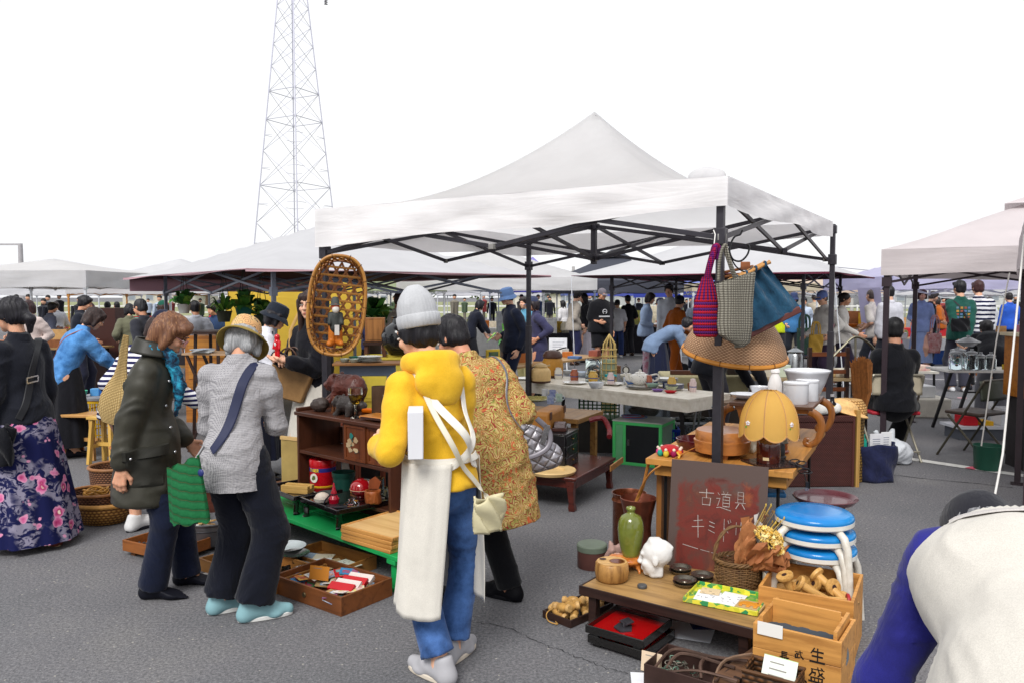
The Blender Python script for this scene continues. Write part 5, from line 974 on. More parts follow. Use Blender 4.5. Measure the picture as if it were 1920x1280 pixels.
solo(B().lathe([(.07,0),(.078,.008),(.12,.1),(.14,.16),(.15,.168),(.15,.178),(.14,.18),(.132,.16),(.07,.012),(0,.012)],40),'mixing_bowl',CER,'large white ceramic mixing bowl at the back of the scroll leg table','bowl',s3(.4,.42),ang=60)
solo(B().lathe([(.03,0),(.035,.005),(.06,.06),(.065,.075),(.061,.075),(.03,.01),(0,.01)],28),'small_bowl',CER,'small white bowl beside the white bottle','bowl',s3(.13,.22))
solo(B().lathe([(0,0),(.045,0),(.048,.01),(.046,.09),(.036,.135),(.024,.16),(.022,.168),(.03,.172),(.028,.19),(.015,.2),(0,.2)],26),'bottle',P('#e2dedb',.18,var=.03,Coat_Weight=.6),'white ceramic bottle with bird shaped neck on the scroll leg table','bottle',s3(.23,.2),ang=60)
solo(B().lathe([(0,0),(.05,0),(.09,.02),(.1,.035),(.096,.036),(.05,.008),(0,.008)],24),'plate',CER,'white plate left of the bottle on the scroll leg table','plate',s3(.06,.1))
pb=S(3,0);KX=lambda px,py,Y:D(px,py,Y)
def KNIT(hx,hx2,per,sc=150,bands=True):
 g=NG('knit');v=g.co();X=g.sep(v);rowf=g.math('FRACT',g.math('DIVIDE',X[2],per));ang=g.math('ARCTAN2',X[1],X[0])
 st=g.math('MULTIPLY',g.math('SINE',g.math('MULTIPLY',ang,22)),g.math('SINE',g.math('MULTIPLY',X[2],6.2832/per*1.)))
 f=g.math('MULTIPLY',g.math('ABSOLUTE',g.math('SINE',g.math('MULTIPLY',X[2],3.1416/per*2))),g.math('ADD',.6,g.math('MULTIPLY',.4,g.math('SINE',g.math('MULTIPLY',ang,30)))))
 if bands:
  colr=g.mix(g.math('GREATER_THAN',g.math('ADD',rowf,g.math('MULTIPLY',.12,g.math('SINE',g.math('MULTIPLY',ang,30)))),.5),C(hx),C(hx2))
  an2=g.mix(g.math('GREATER_THAN',g.math('SINE',g.math('MULTIPLY',ang,14)),0),C(hx),C(hx2));col=g.mix(g.math('GREATER_THAN',X[2],.19),colr,an2)
 else:col=g.ramp(f,[(.05,C(hx2)),(.45,C(hx))])
 col=g.mix(.5,col,g.ramp(f,[(.02,(.3,.3,.3)),(.35,(1,1,1))]),'MULTIPLY');g.bump(f,.9,.008);return g.fin(col,.95,0,.15)
p=KX(1324,632,4.1);t=T('crochet_bag','red and purple crocheted bottle bag hanging on the near dark pole','bag',p)
B().lathe([(0,0),(.05,0),(.066,.02),(.07,.08),(.068,.15),(.06,.2),(.046,.25),(.032,.29),(.026,.31)],40,sy=.75).obj('pouch',KNIT('#b5202f','#59246b',.03),t);B().tube(spline([(0,0,.3),(.012,0,.36),(.03,0,.43),(.042,.01,.465),(.055,.02,.45),(.05,.02,.4)],6),[.024]*26+[.02]*5,10,fl=.7).obj('strap',KNIT('#9c1c4a','#6b1f6a',.02),t)
tag(B().tube([KX(1337,476,4.12),KX(1341,440,4.16),KX(1338,432,4.2)],.003,5).obj('string',P('#d8d5d0',.8)),'white string holding the crocheted bags to the pole bracket','string')
p=KX(1377,645,4.02);t=T('crochet_bag','grey openwork crocheted bag hanging in front of the dark pole','bag',p,.15);GK=KNIT('#a29d90','#4c483f',.017,bands=False)
B().lathe([(0,0),(.05,.004),(.085,.03),(.095,.1),(.092,.2),(.1,.29),(.104,.33),(.1,.335),(.094,.29),(.085,.1),(0,.02)],40,sy=.42,fn=lambda r,z,a,i:(r*(1+.03*sin(3*a+9*z)),z+(.03*cos(a)if z>.28 else 0)-.02*cos(a)*(z<.05))).obj('pouch',GK,t);B().tube(spline([(-.09,0,.32),(-.088,0,.4),(-.075,.0,.47),(-.055,.01,.5),(-.045,.01,.46),(-.02,0,.38),(.0,-.01,.32)],6),.014,8,fl=.5).obj('strap',GK,t)
p=KX(1420,560,4.22);t=T('cloth_bag','navy velvet bag with bamboo rod handle and leather strip at its base','bag',p,.1);RT=Mx.Rotation(R(-26),4,'Y');hw=m(62,4.22);NV=CLOTH('#1b3a52',wr=.9,hx2='#27506a',ws=11)
def nb(u,w):q=2*u-1;ww=hw*(.62+.5*(1-w));f=.022*sin(11*q+2*w)*(.35+.65*w)+.04*(1-q*q)*(1-w)*1.3;return RT@V((q*ww+.01*w,-f,-.14+.28*w))
B().grid(nb,34,22).obj('front_panel',NV,t,ang=80);B().grid(lambda u,w:nb(u,w)*1.0+V((0,.02+.05*(1-w)*(1-(2*u-1)**2),0)),20,12).obj('back_panel',NV,t,ang=80)
B().box(RT@V((0,0,-.15)),(hw*2.05,.07,.035),mx=RT).obj('leather_base',P('#5a302c',.5,var=.25,bump=.3),t,bev=.006);BAM=P('#b98446',.35,var=.2)
for yy in(-.03,.03):B().tube([RT@V((hw*(-.85+1.6*i/16),yy,.15))for i in range(17)],[.009+.003*(i%4==0)for i in range(17)],8).obj('bamboo_rod',BAM,t)
for k in range(5):c_=RT@V((hw*(-.7+.32*k),0,.15));B().tube([c_+V((0,.012*cos(a)-.03,.014*sin(a)))for a in[2*pi*i/12 for i in range(12)]],.006,6,True).obj('loop',NV,t)
t=T('wooden_rack','small wooden clip rack behind the bags on the dark pole','rack',KX(1390,520,4.3),-.3);RW=WOOD('#7a4a26','#4e2c14',0)
for k in range(4):B().tube([(-.1,.0,-.05+.025*k),(.06,.02*k,-.03+.03*k)],.008,7).obj('rod',RW,t)
B().box((.02,0,.06),(.05,.03,.045)).obj('block',WOOD('#8f5530','#5d3418',0),t,bev=.004)
t=T('spiral_hook','black twisted wire hanger hook on the dark pole','hook',(0,0,0));B().tube(spline([KX(1392,432,4.25),KX(1388,440,4.24),KX(1376,446,4.22),KX(1368,468,4.2),KX(1374,486,4.2),KX(1388,490,4.2),KX(1400,480,4.2),KX(1405,466,4.2),KX(1402,458,4.2)],6),.005,6).tube(spline([KX(1368,478,4.2),KX(1380,500,4.2),KX(1398,510,4.2),KX(1412,500,4.2)],5),.004,6).obj('hook',P('#1d1d20',.35,.5),t)
p=KX(1377,660,4.5);t=T('conical_basket','wide conical brown wicker basket hanging behind the bags','basket',p);TL=Mx.Rotation(R(12),4,'X')@Mx.Rotation(R(3),4,'Y');CBK=WEAVE('#cda683','#a37a58',420,'Z',.55,.5,34)
cb=B().lathe([(.283,0),(.284,.02),(.27,.06),(.235,.12),(.19,.18),(.13,.23),(.06,.255),(0,.26)],64).obj('woven_shell',CBK,t,ang=70,rot=TL.to_euler());B().lathe([(.276,0),(.26,.06),(.225,.12),(.18,.17),(0,.245)],48).obj('inner_shell',P('#6a4a30',.8),t,rot=TL.to_euler())
B().tube([(cos(a)*.285,sin(a)*.285,-.004+.012*sin(a)*.0)for a in[2*pi*i/60 for i in range(60)]],.013,8,True).obj('rim',P('#c07f2f',.4,var=.15),t,rot=TL.to_euler())
for k in range(12):a=2*pi*k/12;B().tube([TL.to_3x3()@V((cos(a)*.285+.015*cos(b_)*cos(a),sin(a)*.285+.015*cos(b_)*sin(a),.015*sin(b_)))for b_ in[2*pi*i/10 for i in range(10)]],.002,4,True).obj('binding',P('#4a2c14',.6),t)
WC=WEAVE('#5e2f28','#3a1a17',300,'X',.5,.6);cz=D(1598,908,6.72);cx1=cz.x;t=T('wicker_chest','dark red brown woven wicker chest right of the honey coloured table','chest',(cx1-.85,6.68,0),.04);B().bx(0,.85,0,.3,0,.58).obj('body',WC,t,bev=.01);B().bx(-.008,.858,-.008,.308,.555,.615).obj('lid',WC,t,bev=.012)
for x in(0,.85):B().cyl((x,0,0),(x,0,.6),.012,n=8).obj('corner_binding',P('#4a2420',.6),t)
zt_=.617
tag(sobj('cloth_roll',[('c',(0,0,.07),(.3,.02,.07),.065,.06),('c',(.22,-.02,.05),(.34,-.03,.06),.05,.045)],CLOTH('#d9d7d2',wr=.9),None,loc=(cx1-.5,6.75,zt_),res=.014,wr=.012),'rolled white cloth lying on the dark wicker chest','cloth')
for i,(px,py,h,c,lb)in enumerate(((1560,770,.16,'#17151a','small dark bottle with a yellow label on the wicker chest'),(1538,752,.12,'#2a2a3a','short jar with a pale band behind the cloth roll'))):
 q=D(px,py,6.72+.12*i);q.z=zt_;t=T('bottle',lb,'bottle',q);B().lathe([(0,0),(.034,0),(.036,.006),(.036,h*.62),(.02,h*.75),(.016,h*.9),(.018,h),(0,h)],18).obj('glass',P(c,.12),t);B().lathe([(.0365,h*.2),(.037,h*.22),(.037,h*.52),(.0365,h*.54)],18).obj('label_band',P(('#c9a628','#c9c4c8')[i],.6),t);B().cyl((0,0,h),(0,0,h+.02),.016,n=12).obj('cap',P('#b9b6b8',.4,.5),t)
STRW=WEAVE('#d9ad70','#a97c45',150,'Z',.7,.5);q=D(1592,862,6.95);t=T('bamboo_basket','tall straw lidded bamboo basket behind the wicker chest','basket',(q.x,6.98,0));B().lathe([(.13,0),(.13,.62),(.12,.64),(0,.64)],28).obj('body',WEAVE('#9a7a3c','#6a4f22',120,'Z'),t);B().lathe([(.15,.6),(.148,.66),(.11,.72),(0,.73)],28).obj('lid',STRW,t)
q=D(1588,762,6.8);tag(sobj('straw_hat',[('e',(0,0,.05),(.13,.11,.07)),('e',(.03,-.03,.02),(.19,.12,.02))],P('#dbb175',.75,var=.2,vs=40),None,loc=(q.x-.02,6.86,.62),rot=(.1,.25,0),res=.014,wr=.006),'crumpled pale straw hat on the wicker chest corner','hat')
tag(B().bx(0,.03,0,.28,0,.66).obj('plank',WOOD('#b08a4c','#8a6530',2),None,loc=(cx1+.02,6.7,0),rot=(0,0,.03)),'upright pale plank against the end of the wicker chest','plank')
q=D(1617,770,7.3);t=T('whisk_broom','brown bristle broom standing upside down behind the seated man','broom',(q.x,7.35,0));rr=random.Random(3);b=B()
for k in range(150):
 a=rr.uniform(-1,1);y=rr.uniform(-1,1);b.tube([(a*.035,y*.015,.5),(a*.085+.02,y*.03,.75),(a*.1+.012*rr.uniform(-1,1),y*.03,1.0+.06*(1-a*a)+rr.uniform(-.02,.02))],.0035,3)
o=b.obj('bristles',P('#7a4a20',.8,var=.3,vs=30),t);o['kind']='stuff';B().cyl((0,0,0),(0,0,.52),.014,n=8).obj('handle',WOOD('#8a6a3c',ax=2),t)
NVY=CLOTH('#1b1f3c',wr=.9,hx2='#252a4c',ws=9)
def tote(label,loc,w,d,h,mat,rz=0,strap=None,open_=True,name='tote_bag',lw=.012):
 t=T(name,label,'bag',loc,rz)
 def f(u,w_):a=2*pi*u;k=.86+.14*w_;ex=2.6;cx,sy=cos(a),sin(a);r=(abs(cx)**ex+abs(sy)**ex)**(-1/ex);return V((cx*r*w/2*k+.012*sin(5*a+6*w_),sy*r*d/2*k+.012*sin(4*a+9*w_),h*w_+.012*sin(3*a)*w_))
 B().grid(f,44,12,True).obj('body',mat,t,ang=70,sol=.006);B().add([f(i/44,.02)for i in range(44)],[list(range(44))]).obj('bottom',mat,t)
 if strap:
  for s in(-1,1):B().tube(spline([(-w*.25,s*d*.42,h*.9),(-w*.22,s*d*.46,h+strap*.7),(0,s*d*.42,h+strap),(w*.22,s*d*.46,h+strap*.7),(w*.25,s*d*.42,h*.9)],6),lw,6,fl=.3,up=(0,1,0)).obj('handle',mat,t)
 return t
q=D(1640,903,6.95);tb_=q;tote('navy canvas tote bag stuffed with papers and a teal bottle',(q.x,6.95,0),.35,.24,.33,NVY)
for i,(dx,dy,h,hx,w)in enumerate(((.02,.02,.42,'#d9d9de',.12),(.1,.05,.43,'#e2e2e4',.1),(-.02,.06,.38,'#cfd2da',.1))):
 o=B().bx(-w/2,w/2,-.006,.006,.06,h).obj('paper_packet',P(hx,.7),None,loc=(q.x+dx,6.95+dy,0),rot=(.06,.04*(i-1),.2*i));tag(o,('printed white paper packet standing in the navy tote','white folder at the right of the navy tote','pale packet at the back of the navy tote')[i],'paper')
 b=B()
 for j in range(5):b.bx(-w*.3,w*.25,-.0072,-.0062,h-.05-.02*j,h-.045-.02*j)
 b.obj('print',P('#6a6f88',.7),o,sm=False)
solo(B().lathe([(0,.05),(.035,.05),(.037,.3),(.03,.36),(.018,.38),(.02,.41),(0,.41)],18),'flask',PLAST('#1f9a86',.3),'teal drink flask poking out of the navy tote','flask',(q.x-.1,6.98,0))
q=D(1675,848,7.6);tag(sobj('plastic_bag',[('e',(0,0,.12),(.17,.13,.13)),('e',(.13,.0,.1),(.1,.1,.12)),('c',(0,0,.2),(.03,0,.33),.06,.03),('c',(-.1,0,.18),(-.12,0,.3),.05,.02)],PLAST('#d8dce2',.3,.25),None,loc=(q.x-.02,7.65,0),res=.014,wr=.03,wsc=(13,13,13),cuts=[((0,0,.003),(0,0,-1))]),'crumpled white plastic bag behind the navy tote','bag')
WP=P('#ebe5d8',.5,var=.1,vs=14,hx2='#d0c7b6');T3=.72
w1,wa_,wl_=E((972,712),(1290,748),T3)
def t3(x,y,z=0.):c,s=cos(wa_),sin(wa_);return V((w1.x+x*c-y*s,w1.y+x*s+y*c,T3+z))
t=T('table','long chipped white table crowded with plates and a patterned teapot','table',(w1.x,w1.y,0),wa_)
for k in range(4):B().bx(0,wl_,k*.17+.0008,(k+1)*.17-.0008,T3-.03,T3).obj('board',WP,t,bev=.002)
B().bx(0,wl_,.004,.03,T3-.12,T3-.0305).obj('front_apron',WP,t);B().bx(wl_-.026,wl_-.002,.031,.67,T3-.12,T3-.0305).obj('end_apron',WP,t)
for x in(wl_-.12,.12):
 for y in(.06,.6):B().bar((x,y,T3-.03),(x+.1*(1 if x>1 else-1),y+(.05 if y>.3 else-.05),0),.028).obj('leg',IRB,t)
 B().bar((x+.05*(1 if x>1 else-1),.05,.36),(x+.05*(1 if x>1 else-1),.62,.36),.018).obj('stretcher',METAL('#8a8c90',.4),t)
def thermos(label,p,r,h,body,capc,spout=False):
 t=T('thermos',label,'thermos',p,.3);B().lathe([(r*.98,0),(r*1.02,.008),(r*1.02,h*.1)],30).obj('base_ring',P('#4a3024',.4),t)
 B().lathe([(r,h*.1),(r*1.03,h*.35),(r*1.0,h*.58),(r*.85,h*.7),(r*.66,h*.76)],40,fn=lambda r_,z,a,i:(r_*(1+.012*cos(20*a)),z)).obj('body',P(body,.45,var=.1,vs=30),t)
 B().lathe([(r*.68,h*.75),(r*.72,h*.8),(r*.66,h*.86),(r*.5,h*.92),(r*.2,h*.97),(0,h)]if not spout else[(r*.86,h*.7),(r*.98,h*.76),(r*.95,h*.84),(r*.7,h*.95),(r*.3,h),(0,h)],26).obj('cap',P(capc,.35),t)
 if spout:B().tube([(r*.3,0,h*.97),(r*1.0,-.02,h*1.06),(r*1.35,-.03,h*1.08)],.008,8).obj('lever',P('#2a2524',.4),t)
 else:B().tube([(r*.7,0,h*.82),(r*.98,0,h*.86),(r*.95,0,h*.78)],.009,8).obj('spout',P(capc,.35),t)
thermos('cream ribbed thermos jug with brown base at the left of the white table',G(1014,716,T3),m(18.5,8.3),.21,'#d1b078','#b49765');thermos('taller tan thermos jug with brown lever lid behind the cream one',G(1036,707,T3),m(20,8.6),.31,'#b9832f','#4f3328',True)
WPL=P('#dad7cf',.15,var=.03,Coat_Weight=.6,Coat_Roughness=.05)
def plate(label,p,r,mat=WPL,n=1,sq=False,rimc=None,g=None):
 o=None
 for k in range(n):
  q=p+V((0,0,.009*k));lb=label if n==1 else label.replace('#',('lowest','second','third','fourth','top')[min(k,4)]if k<n-1 else 'top')
  o=solo(B().lathe([(0,.0),(r*.6,0),(r*.68,.004),(r*.96,.018),(r,.021),(r*.97,.022),(r*.66,.008),(0,.007)],4 if sq else 30),'plate',mat,lb,'plate',q,.3,g=g,ang=50)
  if rimc:B().tube([(cos(a)*r*.985,sin(a)*r*.985,.0215)for a in[2*pi*i/30 for i in range(30)]],.0022,4,True).obj('painted_rim',P(rimc,.3),o)
 return o
plate('white dinner plate right of the cream thermos',G(1078,719,T3),m(24,8.1));plate('white square plate in the middle of the white table',G(1147,721,T3),m(30,7.8),sq=True);plate('white plate at the far left end of the white table',G(986,711,T3),m(22,8.5))
plate('# black rimmed plate under the patterned teapot',G(1203,728,T3),m(30,7.6),n=2,rimc='#2e2c30',g='plates under the teapot');plate('# white plate in the stack right of the teapot',G(1250,716,T3),m(23,7.7),n=4,g='plate stack behind');plate('# blue rimmed saucer in the stack at the table end',G(1264,730,T3),m(19,7.4),n=5,rimc='#39426a',g='saucer stack')
for px,py,c,lb in((1233,733,'#7a5a9a','small purple dish near the table end'),(1257,736,'#b3141f','small red dish at the table front edge'),(1242,726,'#dcd6c2','small cream saucer behind the purple dish')):plate(lb,G(px,py,T3),m(12,7.4),PLAST(c,.25))
g=NG('vine_ceramic');v=g.co();f=g.vor(v,62);TPM=g.fin(g.mix(g.ramp(f,[(.2,(1,1,1)),(.27,(0,0,0))]),C('#dcd8cf'),C('#5d5a63')),.15,0,.4,Coat_Weight=.6)
tp_=G(1200,724,T3)+V((0,0,.024));t=T('teapot','white teapot with grey sprig pattern standing on black rimmed plates','teapot',tp_,.1);k=m(22,7.6)
B().lathe([(0,0),(k*.6,0),(k*.9,.025),(k,.06),(k*.85,.095),(k*.5,.11),(0,.112)],32).obj('body',TPM,t,ang=60);B().lathe([(k*.48,.11),(k*.45,.12),(k*.15,.13),(.012,.135),(.016,.148),(0,.152)],22).obj('lid',TPM,t)
B().tube(spline([(k*.85,0,.085),(k*1.5,0,.1),(k*1.75,0,.07),(k*1.45,0,.035),(k*.9,0,.035)],6),.009,8).obj('handle',TPM,t);B().tube(spline([(-k*.85,0,.03),(-k*1.2,0,.055),(-k*1.35,0,.1),(-k*1.5,0,.115)],5),[.018-.0006*i for i in range(16)],10).obj('spout',TPM,t)
gj=G(1113,714,T3);r=m(17,7.9);t=T('glass_jar','large clear glass canister holding coloured trinkets on the white table','jar',gj);B().lathe([(r,.003),(r,.22),(r*1.04,.225),(r*1.04,.24),(r*.97,.24),(r*.96,.008),(0,.008)],30).obj('glass',GLASS(),t,ang=50)
rr=random.Random(3)
for k in range(16):a=rr.uniform(0,6.28);o=B().ell((cos(a)*r*.6*rr.random(),sin(a)*r*.6*rr.random(),.02+.006*k),(.022,.016,.014),8,6).obj('trinket',PLAST(rr.choice(['#b8323a','#d9a23c','#5f8fb0','#d8d8d8','#7aa06a']),.4),t)
bw=[((1118,727),15,'#cfd3da','small white bowl with patterned spoon rest'),((1093,706),17,'#c8d4e0','pale blue casserole dish behind the dinner plate'),((1066,703),13,'#d4dade','white and blue sugar pot right of the tan thermos'),((1177,712),17,'#d6d0c0','cream ramekin left of the teapot'),((998,706),9,'#d8d8dc','small white cup left of the cream thermos')]
for(px,py),w,c,lb in bw:r=m(w,8);solo(B().lathe([(r*.6,0),(r*.7,.004),(r*.95,.04),(r,.06),(r*.94,.06),(r*.6,.01),(0,.01)],24),'bowl',P(c,.18,var=.05,Coat_Weight=.5),lb,'bowl',G(px,py,T3))
rr=random.Random(31)
for k in range(22):
 u=.12+.085*k;y=(.5,.42,.58)[k%3]+rr.uniform(-.03,.03);hx,cn=[('#c9d3e0','pale blue'),('#dcd8cc','cream'),('#4a6fae','blue'),('#d8d8da','white'),('#a85a3c','terracotta'),('#7f9a8a','sage'),('#2c3350','navy'),('#c9a24a','ochre'),('#b9c4a0','celadon'),('#8a5a3a','brown'),('#d9c3c0','pinkish')][k%11];kd=('cup','jar','bowl')[k%3 if k<11 else(k+1)%3];r=rr.uniform(.03,.05)
 pf=[(r*.7,0),(r*.8,.004),(r,.07),(r*.95,.07),(r*.75,.008),(0,.008)]if kd=='cup' else[(r*.8,0),(r,.02),(r,.09),(r*.7,.11),(r*.72,.125),(0,.13)]if kd=='jar' else[(r*.6,0),(r*.7,.004),(r*1.4,.05),(r*1.34,.05),(r*.6,.01),(0,.01)]
 o=solo(B().lathe(pf,20),kd,P(hx,.2,var=.08,Coat_Weight=.4),'%s ceramic %s %s on the long white table'%(cn,kd,'in the back row' if k<11 else 'toward the right end'),kd,t3(min(u,wl_-.1),y))
 if kd=='jar':B().lathe([(r*1.005,.045),(r*1.01,.05),(r*1.005,.055)],20).obj('painted_band',P('#4a5a8a',.3),o)
solo(B().bx(-.06,.06,-.04,.04,0,.03),'plastic_tray',PLAST('#2ab0b8',.35),'turquoise plastic tray behind the square plate','tray',G(1145,706,T3),wa_,bev=.006);solo(B().bx(-.09,.05,-.05,.05,0,.09),'woven_box',WEAVE('#a8744a','#754a2a',260,'X'),'small orange brown woven box beyond the teapot','box',G(1158,702,T3)+V((0,.2,0)),.2)
t=T('dial_scale','small dark ring framed dial clock standing beyond the teapot','clock',G(1177,703,T3)+V((0,.15,0)));B().tube([(.035*cos(a),0,.05+.04*sin(a))for a in[2*pi*i/24 for i in range(24)]],.009,6,True).obj('frame',P('#4a4744',.4,.5),t);B().cyl((0,.004,.05),(0,-.004,.05),.034,n=20).obj('face',P('#c9c6bd',.5),t);B().tube([(.012*cos(a),0,.105+.012*sin(a))for a in[2*pi*i/12 for i in range(12)]],.003,5,True).obj('ring',IRB,t)
q=G(1142,706,0);q=D(1142,700,9.2);t=T('cane_tower','tall open cane trellis basket standing behind the glass canister','basket',(q.x,9.2,.0));CN=P('#bfa566',.55,var=.2)
for k in range(9):a=2*pi*k/9;B().tube([(cos(a)*.085,sin(a)*.085,.0),(cos(a)*.085,sin(a)*.085,.9),(cos(a)*.07,sin(a)*.07,1.08),(0,0,1.19)],.006,5).obj('upright',CN,t)
for j in range(13):B().tube([(cos(a)*.088,sin(a)*.088,.08+j*.078)for a in[2*pi*i/24 for i in range(24)]],.006,5,True).obj('hoop',CN,t)
B().lathe([(.084,.3),(.084,.9)],24).obj('cloth_lining',P('#8f9a80',.9),t)
g1,ga,gl=E((948,690),(1120,668),.6);t=T('table','low plank table of books and frames behind the ceramics table','table',(g1.x,g1.y,0),ga);B().bx(0,gl+.3,0,.9,.57,.6).obj('top',WOOD('#a88455','#7a5a34',0),t);[B().bx(x,x+.04,y,y+.04,0,.57).obj('leg',WOOD('#7a5a34',ax=2),t)for x in(.05,gl)for y in(.05,.8)]
def gt(x,y,z=0):c,s=cos(ga),sin(ga);return V((g1.x+x*c-y*s,g1.y+x*s+y*c,.6+z))
rr=random.Random(9)
its=[('book','purple clothbound bundle at the left of the book table','#6d3a66',.22,.2,.1),('book','second mauve bundle beside the purple one','#8a5a86',.2,.2,.07),('picture_frame','yellow green framed picture leaning on the book table','#c9b23a',.24,.04,.22),('picture_frame','cream picture frame behind the yellow one','#d6cfc0',.28,.04,.24),('wooden_rack','orange brown wooden letter rack on the book table','#9a5a2a',.24,.1,.18),('book','dark album leaning near the tan thermos','#2a2830',.22,.05,.16),('book','stack of pale paper folders on the book table','#d4ccc0',.26,.2,.06),('box','flat brown cardboard box on the book table','#a98a64',.3,.22,.07),('box','dark leather case with strap on the book table','#3a2a26',.2,.14,.1),('book','blue bound book near the pale folders','#4a6a9a',.16,.2,.04),('box','orange tin box at the book table end','#c0702f',.14,.12,.09),('book','white box file near the wire tower','#d9d9d6',.2,.14,.12),('box','reddish wooden box on the right of the book table','#8a4a3a',.22,.16,.1)]
for k,(n_,lb,c,w,d,h)in enumerate(its):
 x=.08+.117*k*(gl+.2)/1.5;y=(.1,.38,.62)[k%3];o=solo(B().bx(-w/2,w/2,-d/2,d/2,0,h),n_,P(c,.6,var=.15,vs=12),lb,n_.split('_')[-1],gt(x,y),ga+rr.uniform(-.5,.5),bev=.004)
 if n_=='picture_frame':B().bx(-w*.36,w*.36,-d/2-.003,-d/2-.001,h*.16,h*.84).obj('picture',P('#5f7a4a' if k==2 else '#a8a49a',.6,hx2='#2f4a5a',vs=9),o)
RW2=WOOD('#4f1f17','#2e100c',0,.8,.3,.2,.3);n1=G(1071,957,0);r1=G(1141,914,0);lta=math.atan2(r1.y-n1.y,r1.x-n1.x)-pi/2
def lt2(x,y,z=0):c,s=cos(lta),sin(lta);return V((n1.x+x*c-y*s,n1.y+x*s+y*c,z))
t=T('low_table','low dark red brown table with shaped feet holding the black drawer chest','table',(n1.x,n1.y,0),lta);TD=(r1-n1).length;B().bx(-1.0,.05,-.04,TD+.04,.235,.262).obj('top',RW2,t,bev=.006);B().bx(-.98,.03,-.01,.015,.175,.2345).obj('apron',RW2,t);B().bx(.012,.034,.016,TD-.01,.175,.2345).obj('apron',RW2,t)
for x in(0,-.95):
 for y in(0,TD):b=B();b.tube([(x,y,.235),(x,y,.15),(x+.006,y,.06),(x+.008,y,.03),(x+.012,y,0)],[.05,.036,.028,.036,.034],4,rot=pi/4).obj('leg',RW2,t,bev=.004)
h4=.262
BLK=P('#17161a',.3,var=.2,Coat_Weight=.3);bc=lt2(-.14,.2);t=T('drawer_chest','small black wooden drawer chest on the low red brown table','chest',(bc.x,bc.y,h4),lta+.08);B().bx(-.22,.0,-.0,.34,0,.27).obj('case',BLK,t,bev=.004);B().bx(-.225,.005,-.005,.345,.2705,.28).obj('top',BLK,t,bev=.003)
for k in range(3):d_=B().bx(.0005,.008,.02,.32,.015+.085*k,.09+.085*k).obj('drawer',BLK,t,bev=.003);B().ell((.014,.17,.052+.085*k),.007,8,6).obj('knob',METAL('#8a6a3a',.3),d_)
t=T('roll_case','brown leather box with rounded roll top standing on the black chest','case',(bc.x-.09,bc.y+.2,h4+.281),lta+.3);LE=P('#40231d',.35,var=.25);B().bx(-.1,.12,-.06,.08,0,.03).obj('tray',LE,t,bev=.005);b=B().tube([(-.1,.03,.07),(-.0,.03,.07)],.058,20).obj('roll',LE,t);B().prism([(-.06,.03),(.08,.03),(.08,.05),(0,.075),(-.05,.06)],.02,.11,Mx(((0,0,1,0),(1,0,0,0),(0,1,0,0),(0,0,0,1)))).obj('lid',P('#5a4a4a',.25),t,bev=.004)
tag(B().tube(spline([lt2(-.1,.62,.6),lt2(-.0,.66,.62),lt2(.08,.6,.55),lt2(.12,.5,.5)],6),.022,8).obj('red_handrail',P('#6d0f18',.3)),'dark red curved wooden arm behind the roll top box','wood')
t=T('round_tray','pale wooden ring tray with sunken dark centre on the low red brown table','tray',lt2(-.17,.02,h4)+V((0,.04,0)));PLW=WOOD('#d0b07a','#a88652',0,.8);B().lathe([(.1,.012),(.105,.028),(.185,.032),(.19,.026),(.18,.004),(.1,.0)],44).obj('ring',PLW,t,ang=50);B().lathe([(.1045,.01),(0,.01)],30).obj('well',P('#6a6248',.5),t)
t=T('suitcase','old tan suitcase with dark corner patches standing by the low table','suitcase',lt2(-.42,.2,h4),lta+.15);SUI=P('#a5702f',.55,var=.2,vs=9,hx2='#8f5c24');B().bx(-.04,.17,-.0,.02,0,.0).v
B().bx(-.02,.14,.0,.5,.0,.44).obj('shell',SUI,t,bev=.03)
for y0,y1,z0,z1 in((.0,.07,.38,.442),(.43,.5,.38,.442),(0,.07,0,.06),(.2,.3,.29,.33),(.08,.17,.1,.2)):B().bx(.138,.144,y0+.004,y1-.004,z0,z1).obj('patch',P('#4a2a1c',.5),t,bev=.002)
t=T('plank_table','rough plank stand with a large yellow green plate behind the suitcase','table',lt2(-.62,.62,0),lta);PK=WOOD('#8f6a3c','#5f4424',1);B().bx(-.3,.42,0,.6,.56,.6).obj('plank',PK,t,bev=.003);[B().bx(x,x+.05,y,y+.05,0,.56).obj('trestle_leg',PK,t)for x,y in((-.25,.05),(.33,.05),(.33,.5))]
q=G(1004,752,.6);solo(B().lathe([(.06,0),(.07,.004),(.17,.03),(.175,.034),(.17,.036),(.07,.014),(0,.014)],40),'plate',P('#8f8a4a',.2,var=.2,vs=6,hx2='#b5ac6a',Coat_Weight=.5),'large yellow green glazed plate on the plank stand','plate',q)
for k,(px,py)in enumerate(((1032,756),(1048,752),(1036,744),(1022,742))):
 t=T('mug',('blue and white mug nearest the plank edge','pale green flowered mug at the plank edge','blue patterned cup behind the two mugs','small white cup right of the yellow green plate')[k],'mug',G(px,py,.6));B().lathe([(.03,0),(.034,.004),(.034,.075),(.031,.075),(.029,.008),(0,.008)],20).obj('cup',P(('#b5bfd6','#c3d3c8','#aab2d0','#d8d8d8')[k],.2,hx2=('#7a86b0','#9fb8a8','#6a74a8','#d0d0d0')[k],vs=40),t);B().tube(arc((.034,0,.038),.02,-90,90,8),.005,6).obj('handle',P('#c9cfd8',.2),t)
GC=P('#58d678',.4,var=.06);gc,gaa,gll=E((1148,868),(1240,878),0);t=T('cabinet','bright green framed cabinet with black door in front of the plastic boxes','cabinet',(gc.x,gc.y,0),gaa);w,d,h=gll,.4,.42
B().bx(.005,w-.005,.012,d,.02,h-.012).obj('carcass',P('#8aa892',.6),t)
